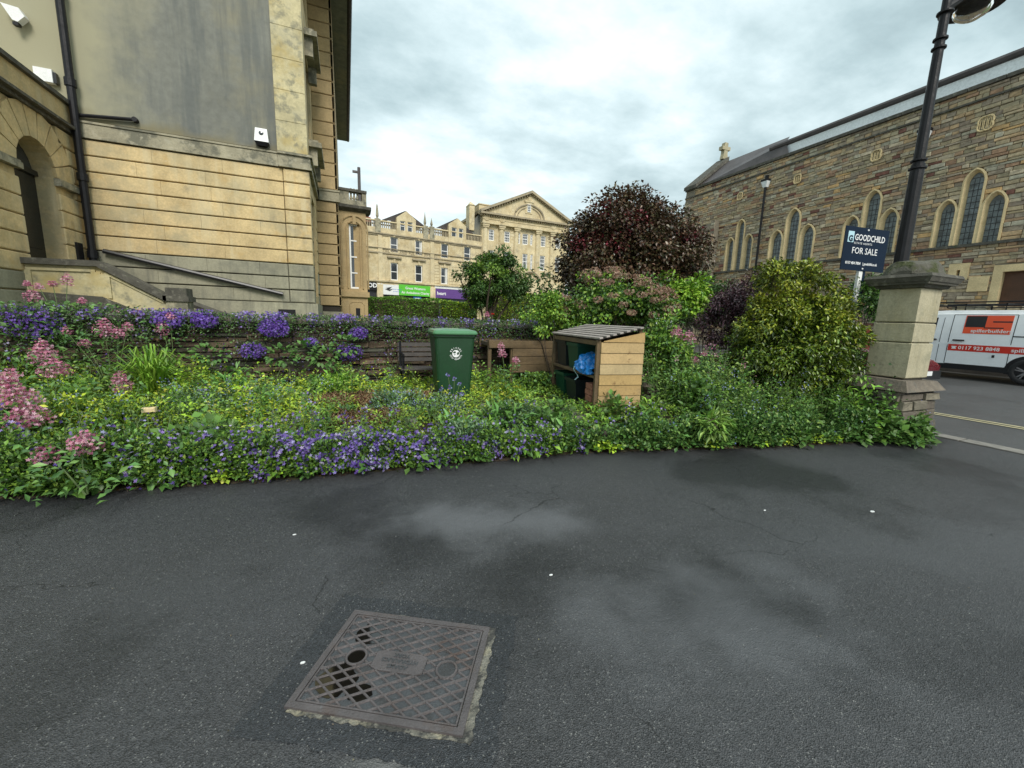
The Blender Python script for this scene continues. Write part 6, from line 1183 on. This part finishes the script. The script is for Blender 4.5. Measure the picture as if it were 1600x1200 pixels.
# far border against the wall
for (px, py, z, rx, ry, rz, n, c_) in ((60, 560, .75, .9, .5, .50, 6500, FR), (200, 560, .65, .8, .5, .42, 6000, FR), (330, 575, .55, .7, .4, .28, 4500, G_MID+G_YEL), (450, 568, .5, .7, .35, .26, 4500, G_MID+G_YEL), (540, 566, .52, .55, .35, .30, 4500, G_MID), (520, 590, .42, .35, .3, .22, 3000, G_MID[:2]), (600, 560, .6, .35, .3, .3, 3000, G_MID+G_YEL[:1]), (700, 585, .4, .5, .3, .22, 3500, G_YEL+G_MID), (790, 610, .36, .4, .3, .22, 3500, G_YEL+G_MID), (840, 590, .5, .35, .3, .3, 3500, FR)):
    mound(px, py, z, rx, ry, rz, n, .05, .6, c_)
# bellflower hanging over the wall
def wallfl(px0, px1, zlo, zhi, nfl, nlf, dens):
    a, b = ony(px0, 500, 7.55).x, ony(px1, 500, 7.55).x
    X = rng.uniform(a, b, nlf); Z = 1.42-np.abs(rng.normal(0, 1, nlf))*(zlo+.12*nz2(X, X*.3, 4, px0)); top = rng.random(nlf) < .35; Y = np.where(top, rng.uniform(7.5, 7.9, nlf), 7.5-np.abs(rng.normal(0, .04, nlf))); Z = np.where(top, 1.38+.08*rng.random(nlf), np.maximum(Z, .8))
    stamp('trailing_leaves', LEAF2, np.stack([X, Y, Z], 1), rng.normal(size=(nlf, 3)), rng.normal(size=(nlf, 3))*.5+[0, -.8, .6], rng.uniform(.018, .04, nlf), .7, pal(nlf, G_DK+[(.07, .13, .035)]+[(.05, .03, .06)], .3), M['leaf'], kind='stuff')
    X = rng.uniform(a, b, nfl); cl_ = nz2(X, X*0, 5.5, px0+1)+rng.normal(0, .12, nfl); k = cl_ > dens; X = X[k]; n = len(X); Z = 1.45-np.abs(rng.normal(0, 1, n))*zhi*(.4+nz2(X, X*.2, 3.1, px0)); Y = np.where(rng.random(n) < .3, rng.uniform(7.5, 7.85, n), 7.47-np.abs(rng.normal(0, .035, n))); Z = np.where(Y > 7.5, 1.44+.05*rng.random(n), Z)
    stamp('trailing_flowers', STAR, np.stack([X, Y, Z], 1), rdir(n), rng.normal(size=(n, 3))*.35+[0, -1, .4], rng.uniform(.013, .024, n), 1, pal(n, PUR+[(.30, .22, .58)], .3), M['petal'], kind='stuff')
wallfl(-60, 235, .20, .08, 700, 6000, .6); wallfl(230, 610, .12, .07, 1900, 5500, .55); wallfl(600, 900, .2, .08, 900, 7500, .55)
for (px, py, r_, n) in ((428, 512, .19, 800), (320, 500, .15, 500), (262, 500, .17, 450), (560, 520, .13, 350), (485, 535, .1, 220), (395, 548, .16, 300), (545, 550, .2, 300), (50, 505, .28, 500)):
    p = ony(px, py, 7.42); d = rdir(n)*rng.random((n, 1))**.4; P = np.array(p)+d*[r_*1.25, .12, r_*.8]; stamp('trailing_flowers', STAR, P, rdir(n), d+[0, -1, .5]+rng.normal(size=(n, 3))*.3, rng.uniform(.014, .022, n), 1, pal(n, [(.16, .07, .42), (.22, .11, .52), (.10, .045, .28), (.30, .2, .6)], .25), M['petal'], kind='stuff')
    n2 = n; d = rdir(n2); stamp('trailing_leaves', LEAF2, np.array(p)+d*rng.random((n2, 1))*[r_*1.3, .1, r_*.9]+[0, .03, 0], d, d+[0, -.5, .8], rng.uniform(.02, .04, n2), .7, pal(n2, G_DK, .3), M['leaf'], kind='stuff')
for (px, py) in ((478, 548), (440, 556), (505, 556), (330, 552), (540, 540)):
    p = ony(px, py, 7.3); n = 60; d = rdir(n); stamp('broad_leaves', LEAF, np.array(p)+d*[.18, .1, .12], d+[0, -.3, 0], d*.3+[0, -.5, 1], rng.uniform(.06, .11, n), .75, pal(n, [(.09, .19, .05), (.12, .24, .06)], .25), M['leaf'], kind='stuff')
# --- strappy day-lily clump
def strappy(px, py, z, n, ln, label, cols, wd=.05):
    p = onz(px, py, z); t = thing('strappy_plant', label, 'plant', (p.x, p.y, z-.1)); a = rng.uniform(0, 2*np.pi, n); el = rng.uniform(.7, 1.5, n)
    base = np.stack([p.x+rng.normal(0, .06, n), p.y+rng.normal(0, .06, n), np.full(n, z-.12)], 1); Ls = ln*rng.uniform(.6, 1.1, n); D1 = np.stack([np.cos(a)*np.cos(el), np.sin(a)*np.cos(el), np.sin(el)], 1); D2 = unit(D1*[1.6, 1.6, .55]); D3 = unit(D1*[1.7, 1.7, -.25])
    vs_, fs2 = [], []; W = .012
    V = []; S = unit(np.cross(D1, [0, 0, 1])); p1 = base+D1*Ls[:, None]*.45; p2 = p1+D2*Ls[:, None]*.33; p3 = p2+D3*Ls[:, None]*.25
    for i in range(n): k = len(vs_); s_ = S[i]*W; vs_ += [base[i]-s_*.7, base[i]+s_*.7, p1[i]-s_, p1[i]+s_, p2[i]-s_*.7, p2[i]+s_*.7, p3[i]]; fs2 += [(k, k+1, k+3, k+2), (k+2, k+3, k+5, k+4), (k+4, k+5, k+6)]
    mb = MB(); C_ = pal(n, cols, .25)
    for i in range(n): mb.add(vs_[i*7:(i+1)*7], [(0, 1, 3, 2), (2, 3, 5, 4), (4, 5, 6)], tuple(C_[i]))
    mb.build('leaves', M['leaf'], t)
strappy(240, 600, .55, 240, .75, 'big clump of arching bright green strap leaves by the left wall', [(.17, .32, .03), (.12, .25, .03), (.24, .38, .05)])
strappy(322, 590, .45, 70, .5, 'small yellowish strap leaved clump at the wall, left of centre', [(.32, .40, .06), (.18, .3, .04)])
strappy(540, 640, .33, 90, .26, 'little dark green grass tuft beside the bare straw patch', [(.05, .13, .05), (.08, .18, .05)])
strappy(905-20, 540, 1.0, 60, .35, 'grassy tuft growing on the timber planter', [(.2, .27, .06), (.3, .33, .12)])
# --- valerian: pink heads on leafy stems
def valerian(px, py, Y, heads, label, depth=None, leaves=240, spread=.22):
    p = ony(px, py, Y) if depth is None else at(px, py, depth); zb = max(soilz(p.x, min(p.y, 7.5)), .05) if p.y < 7.7 else .8
    t = thing('valerian_plant', label, 'flowering plant', (p.x, p.y, zb), 'pink valerian plants')
    n = leaves; hh = max(p.z-zb, .2); P = np.stack([p.x+rng.normal(0, spread, n), p.y+rng.normal(0, spread*.8, n), zb+.05+hh*rng.random(n)], 1); stamp('leaves', LEAF, P, rng.normal(size=(n, 3))*[1, 1, .5]+[0, 0, .4], rng.normal(size=(n, 3))*.5+[0, -.2, 1], rng.uniform(.05, .09, n), .45, pal(n, [(.09, .19, .05), (.13, .25, .06), (.06, .13, .04)], .25), M['leaf'], t)
    for (hx, hy, w_, h_) in heads:
        q = at(hx, hy, (p-CAM).dot(Fw)); w_ *= 1.15; h_ *= 1.15; k = int(420*max(w_*h_/.02, .25)); d = rdir(k)*rng.random((k, 1))**.35; cone = np.clip(1-.45*d[:, 2], .4, 1.5)
        Ph = np.array(q)+np.stack([d[:, 0]*w_*cone, d[:, 1]*w_*.8*cone, d[:, 2]*h_], 1); gq = np.round(Ph/.035)*.035; Ph = Ph*.6+(gq)*.4
        hd_ = stamp('flower_head', STAR, Ph, rdir(k), unit(d)+[0, -.3, .4]+rng.normal(size=(k, 3))*.4, rng.uniform(.010, .018, k), 1, pal(k, PNK, .25), M['petal'], t)
        b = Vector((p.x+rnd.uniform(-.05, .05), p.y+rnd.uniform(-.03, .03), zb)); MB().tube([b, b.lerp(q, .5)+Vector((rnd.uniform(-.03, .03), 0, .05)), q], [.007, .005, .004], 5).build('stem', M['stem'], t)
valerian(70, 560, 5.7, [(68, 552, .10, .13), (85, 575, .12, .09)], 'valerian with a big pink plume, far left in mid bed')
valerian(165, 520, 7.1, [(163, 512, .10, .12), (185, 520, .08, .06), (103, 517, .06, .05), (133, 536, .06, .05), (200, 510, .06, .05)], 'valerian with pink plumes leaning against the wall at left')
valerian(190, 605, 5.9, [(189, 597, .085, .12)], 'single pink cone of valerian before the strap leaved clump', leaves=90)
valerian(20, 640, 4.75, [(20, 622, .16, .10), (45, 650, .15, .09), (5, 600, .10, .06), (15, 585, .07, .05), (30, 655, .14, .08)], 'broad pale pink valerian mass at the left picture edge')
valerian(130, 700, 3.98, [(132, 692, .10, .085), (74, 710, .085, .08)], 'valerian with two pink heads low at the front left verge')
valerian(100, 480, 7.75, [(105, 437, .06, .09), (60, 447, .05, .04), (82, 443, .05, .035), (42, 443, .04, .03), (50, 462, .09, .08), (128, 470, .05, .04)], 'tall leafy valerian rising above the wall before the stairs', leaves=1500, spread=.38)
valerian(260, 505, 7.35, [(255, 512, .08, .10), (215, 490, .07, .05), (183, 489, .06, .04), (266, 495, .07, .05)], 'valerian flowering on the wall below the stair post')
valerian(795, 575, 0, [(783, 543, .055, .08), (785, 553, .06, .05), (806, 562, .05, .05)], 'slender pink valerian between green bin and planter', depth=6.3, leaves=160, spread=.14)
valerian(1070, 560, 0, [(1058, 520, .10, .09), (1075, 528, .11, .10), (1064, 545, .08, .08), (1085, 562, .08, .06), (1100, 553, .05, .05), (1050, 533, .06, .05)], 'pink valerian flowering right of the recycling store', depth=6.4, leaves=700, spread=.3)
valerian(878, 470, 0, [(878, 465, .07, .09), (865, 492, .05, .05)], 'pink valerian peeping over the wall before the copper tree', depth=8.2, leaves=200)
valerian(762, 500, 0, [(761, 491, .045, .05)], 'lone pink flower head rising over the wall behind the bin', depth=7.9, leaves=50, spread=.1)
p = at(770, 492, 7.9); t = thing('poppy', 'single red poppy above the wall right of the bin', 'poppy', (p.x, p.y, .8)); MB().tube([(p.x, p.y, .8), tuple(p)], .004, 5).build('stem', M['stem'], t)
d = rdir(12); stamp('petals', LEAF, np.array([list(p)]*12), d*[1, 1, .3]+[0, 0, .4], d+[0, 0, 1], .055, .9, pal(12, [(.7, .04, .02)], .1), M['petal'], t)
# broad docks along the verge
for i, (px, py, n, s_) in enumerate(((266, 735, 14, .13), (225, 745, 8, .11), (590, 715, 16, .10), (625, 718, 10, .10), (1000, 690, 12, .09), (1060, 690, 10, .09), (690, 668, 10, .08), (30, 690, 20, .13))):
    p = onz(px, py, .08); p.y = max(p.y, yedge(p.x)-.12); a = rng.uniform(0, 2*np.pi, n); L = np.stack([np.cos(a), np.sin(a)-.3, rng.uniform(.2, 1.2, n)], 1)
    t = stamp('dock_plant', LEAF, np.array([[p.x, p.y+.05, .04+.08*k/n] for k in range(n)])+rng.normal(0, .03, (n, 3))*[1, 1, .3], L, np.array([[0, -.3, 1.]]*n), rng.uniform(.7, 1.2, n)*s_, .5, pal(n, [(.16, .28, .05), (.10, .2, .04)], .2), M['leaf'])
    tag(t, ['broad leaved weed at the tarmac edge below the pink valerian', 'smaller broad leaved weed at the left tarmac edge', 'broad pale leaved weed at the verge left of the green bin', 'broad leaved weed at the verge below the green bin', 'broad leaved weed right before the pine store', 'light leaved weed at the verge right of the store', 'broad leaved weed among stones in front of the bin', 'long leaved weed low in the left corner of the bed'][i], 'weed')
# blue columbine before the bin
p = at(708, 600, 5.2); t = thing('columbine', 'purple columbine flowers standing in front of the green bin', 'flowering plant', (p.x, p.y, .3))
for (x, y) in ((710, 592), (700, 585), (718, 600), (690, 608), (722, 615), (703, 605)):
    q = at(x, y, 5.15); MB().tube([(p.x, p.y, .3), tuple(q)], .004, 5).build('stem', M['stem'], t); n = 9; d = rdir(n); stamp('flower', STAR, np.array(q)+d*.022, d, d+[0, -1, 0], .014, 1, pal(n, PUR[1:2]+FB[:1], .2), M['petal'], t)
# twigs and ivy on the pillar foot
n = 700; X = 6.76-np.abs(rng.normal(0, .06, n)); Y = rng.uniform(2.95, 3.7, n); Z = .1+np.abs(rng.normal(0, .3, n)); stamp('ivy', LEAF2, np.stack([X, Y, Z], 1), rng.normal(size=(n, 3)), rng.normal(size=(n, 3))*.4+[-1, -.3, .4], rng.uniform(.03, .06, n), .8, pal(n, G_DK+G_MID[:2], .3), M['leaf'], kind='stuff')

# --- loose upright stems that break up the carpet: leaves strung along leaning stalks, some with flowers
def stalks(name, n, xr, dyr, hr, cols, size, asp, fcols=None, fp=.3, lv=20, fs=.012, spread=.06):
    X = rng.uniform(*xr, n); Y = np.interp(X, EX, EY)+rng.uniform(*dyr, n); Y = np.minimum(Y, 7.4); X = np.where(bare(X, Y), X-1.7, X); H_ = rng.uniform(*hr, n); Z = SZ(X, Y); lean = rng.normal(0, .28, (n, 2))
    t = rng.random((n, lv))**.8; P = np.stack([X[:, None]+lean[:, :1]*t*H_[:, None], Y[:, None]+lean[:, 1:]*t*H_[:, None], Z[:, None]+t*H_[:, None]], 2).reshape(-1, 3); a = rng.uniform(0, 2*np.pi, n*lv)
    L = np.stack([np.cos(a), np.sin(a), rng.uniform(.1, .9, n*lv)], 1); P += L*spread*rng.random((n*lv, 1)); C_ = np.repeat(pal(n, cols, .3), lv, 0)*rng.uniform(.75, 1.25, (n*lv, 1))
    stamp(name, LEAF, P, L, rng.normal(size=(n*lv, 3))*.35+[0, -.1, 1], (rng.uniform(.6, 1.2, n*lv))*size*(1.15-.5*t.reshape(-1)), asp, C_, M['leaf'], kind='stuff')
    mb = MB()
    for i in range(n): b = Vector((X[i], Y[i], Z[i])); mb.tube([b, b+Vector((lean[i, 0]*H_[i], lean[i, 1]*H_[i], H_[i]))], [.004, .002], 3, cap=False)
    mb.build('stalks', M['stem'], kind='stuff')
    if fcols:
        s_ = rng.random(n) < fp; k = s_.sum(); m_ = 14; top = np.stack([X+lean[:, 0]*H_, Y+lean[:, 1]*H_, Z+H_], 1)[s_]; P = np.repeat(top, m_, 0)+rng.normal(0, 1, (k*m_, 3))*[.03, .03, .045]
        stamp('blossoms', STAR, P, rdir(k*m_), rng.normal(size=(k*m_, 3))*.5+[0, -1, .3], rng.uniform(.7, 1.3, k*m_)*fs, 1, pal(k*m_, fcols, .3), M['petal'], kind='stuff')
stalks('weeds', 330, (-6, 1.2), (.02, .55), (.25, .5), FR, .05, .5, PUR, .14)
stalks('weeds', 160, (1.0, 4.6), (.02, .6), (.15, .3), FR, .05, .5, PUR, .12)
stalks('weeds', 360, (-5.5, 1.0), (.6, 2.2), (.2, .42), G_YEL+G_MID, .07, .45, FB, .15, fs=.008)
stalks('weeds', 70, (.9, 2.3), (.6, 2.2), (.12, .24), G_YEL+G_MID, .06, .45)
stalks('weeds', 260, (-5.5, 2.6), (2.0, 3.3), (.22, .5), G_MID+G_YEL[:2], .07, .5)
stalks('weeds', 380, (4.3, 7.0), (.02, .8), (.22, .6), [(.06, .14, .03), (.10, .2, .035), (.17, .27, .04)], .065, .5, FB, .08, fs=.009)
stalks('weeds', 200, (3.9, 5.6), (.7, 2.2), (.4, .95), [(.08, .17, .04), (.12, .22, .04), (.20, .30, .06)], .08, .5, PNK, .12, lv=26)
stalks('broad_weeds', 60, (-5.5, 3.2), (2.2, 3.3), (.2, .4), [(.10, .2, .05), (.14, .27, .06)], .12, .7, lv=12)
# dark growth creeping over the wall face
n = 6500; X = rng.uniform(-6, 4.5, n); Z = rng.uniform(.25, 1.4, n); k = (nz2(X, Z*3, 2.2, 1.3)+rng.normal(0, .1, n)) > .52; X, Z = X[k], Z[k]; n = len(X)
stamp('creeper', LEAF2, np.stack([X, 7.53-np.abs(rng.normal(0, .05, n)), Z], 1), rng.normal(size=(n, 3)), rng.normal(size=(n, 3))*.4+[0, -1, .4], rng.uniform(.02, .055, n), .75, pal(n, [(.04, .07, .02), (.07, .12, .03), (.05, .035, .05), (.10, .16, .04), (.10, .07, .04)], .3), M['leaf'], kind='stuff')
n = 1500; X = rng.uniform(-6, 4.5, n); Z = rng.uniform(.5, 1.3, n); k = (nz2(X, Z*3, 2.2, 1.3)+rng.normal(0, .1, n)) > .62; X, Z = X[k], Z[k]; n = len(X)
stamp('trailing_flowers', STAR, np.stack([X, 7.46-np.abs(rng.normal(0, .03, n)), Z], 1), rdir(n), rng.normal(size=(n, 3))*.35+[0, -1, .4], rng.uniform(.011, .019, n), 1, pal(n, PUR, .3), M['petal'], kind='stuff')
sh('dark_evergreen', 'dark evergreen mass behind the copper tree and faded flowers', 945, 478, 13, (2.6, 1.0, 1.0), 90, 9000, .3, .14, .5, G_DK, stems=8, zb=.7)
sh('dark_evergreen', 'dark shrubbery between the copper tree and the church wall', 1090, 470, 13.5, (1.6, 1.2, .8), 60, 6000, .25, .13, .5, G_DK, stems=6, zb=.1)

# --- distinct clumps of different plants so the bed is uneven
KINDS = [(.10, .42, [(.15, .30, .04), (.22, .38, .05)], 'leaf'), (.045, .8, [(.24, .40, .03), (.34, .48, .04)], 'leaf'), (.14, .30, [(.10, .22, .05), (.15, .30, .07)], 'leaf'), (.07, .6, [(.06, .14, .03), (.09, .19, .04)], 'leaf'), (.05, .55, [(.22, .33, .15), (.30, .42, .22)], 'leaf'), (.035, .9, [(.38, .48, .04), (.28, .42, .04)], 'leaf'), (.09, .75, [(.10, .2, .035), (.07, .14, .03)], 'leaf')]
def clump(x, y, r, h, kind, n):
    sz, asp, cs, m_ = KINDS[kind]; z = float(soilz(x, y)); d = rdir(n); d[:, 2] = np.abs(d[:, 2]); rr = rng.random((n, 1))**.4*(1+.25*np.sin(d[:, :1]*5+x*9))
    P = np.array([x, y, z])+d*rr*[r, r*.9, h]; P[:, 2] = np.maximum(P[:, 2], .012); L = unit(d*[1, 1, .5]+rng.normal(size=(n, 3))*.55+[0, 0, .15])
    stamp('leafy_clump', LEAF, P, L, d*.3+[0, -.15, 1.]+rng.normal(size=(n, 3))*.3, rng.uniform(.5, 1.25, n)*sz, asp, pal(n, cs, .3), M[m_], kind='stuff')
for i in range(130):
    x = rnd.uniform(-5.5, 7.0); back = rnd.random() < .5; y = yedge(x)+(rnd.uniform(.5, 3.2) if back else rnd.uniform(.0, .5))
    if 1.0 < x < 4.4 and y > yedge(x)+.55: continue
    if bare(x, y) or bare(x+.2, y) or bare(x-.2, y) or bare(x, y+.25) or y > 7.3: continue
    k = rnd.choice([0, 1, 2, 3, 4, 5, 6] if back else [0, 2, 3, 3, 6, 6]); h = rnd.uniform(.18, .48) if not 1 < x < 4.4 else rnd.uniform(.12, .28); clump(x, y, rnd.uniform(.12, .32), h+(.1 if y > yedge(x)+.4 else 0), k, int(rnd.uniform(150, 330)*(.06/KINDS[k][0])**.8))
for i in range(46):                     # leaves spilling unevenly on to the tarmac
    x = rnd.uniform(-4.5, 7.4); clump(x, yedge(x)-rnd.uniform(-.02, .13), rnd.uniform(.06, .20), rnd.uniform(.05, .20), rnd.choice([1, 3, 5, 6, 6]), rnd.randint(40, 150))

for (x, y, r, h, k_) in ((6.55, 3.05, .3, .5, 6), (6.75, 2.85, .25, .35, 3), (6.45, 3.3, .35, .65, 0), (7.05, 2.85, .22, .22, 3), (6.3, 3.2, .3, .5, 3), (6.9, 2.82, .2, .3, 6)): clump(x, y, r, h, k_, 420)
# crumbs of soil and broken edge along the bed
pts = [(x, yedge(x)+.12) for x in np.arange(-8, 7.6, .08)]; q = [(x, yedge(x)-.05-.035*nz2(np.array(x), np.array(0.), 7, 1)-rnd.uniform(0, .05)) for x in np.arange(7.6, -8, -.08)]
MB().add([(x, y, .0035) for x, y in pts+q], [tuple(range(len(pts)+len(q)))]).build('soil_edge', M['soil'], kind='structure')
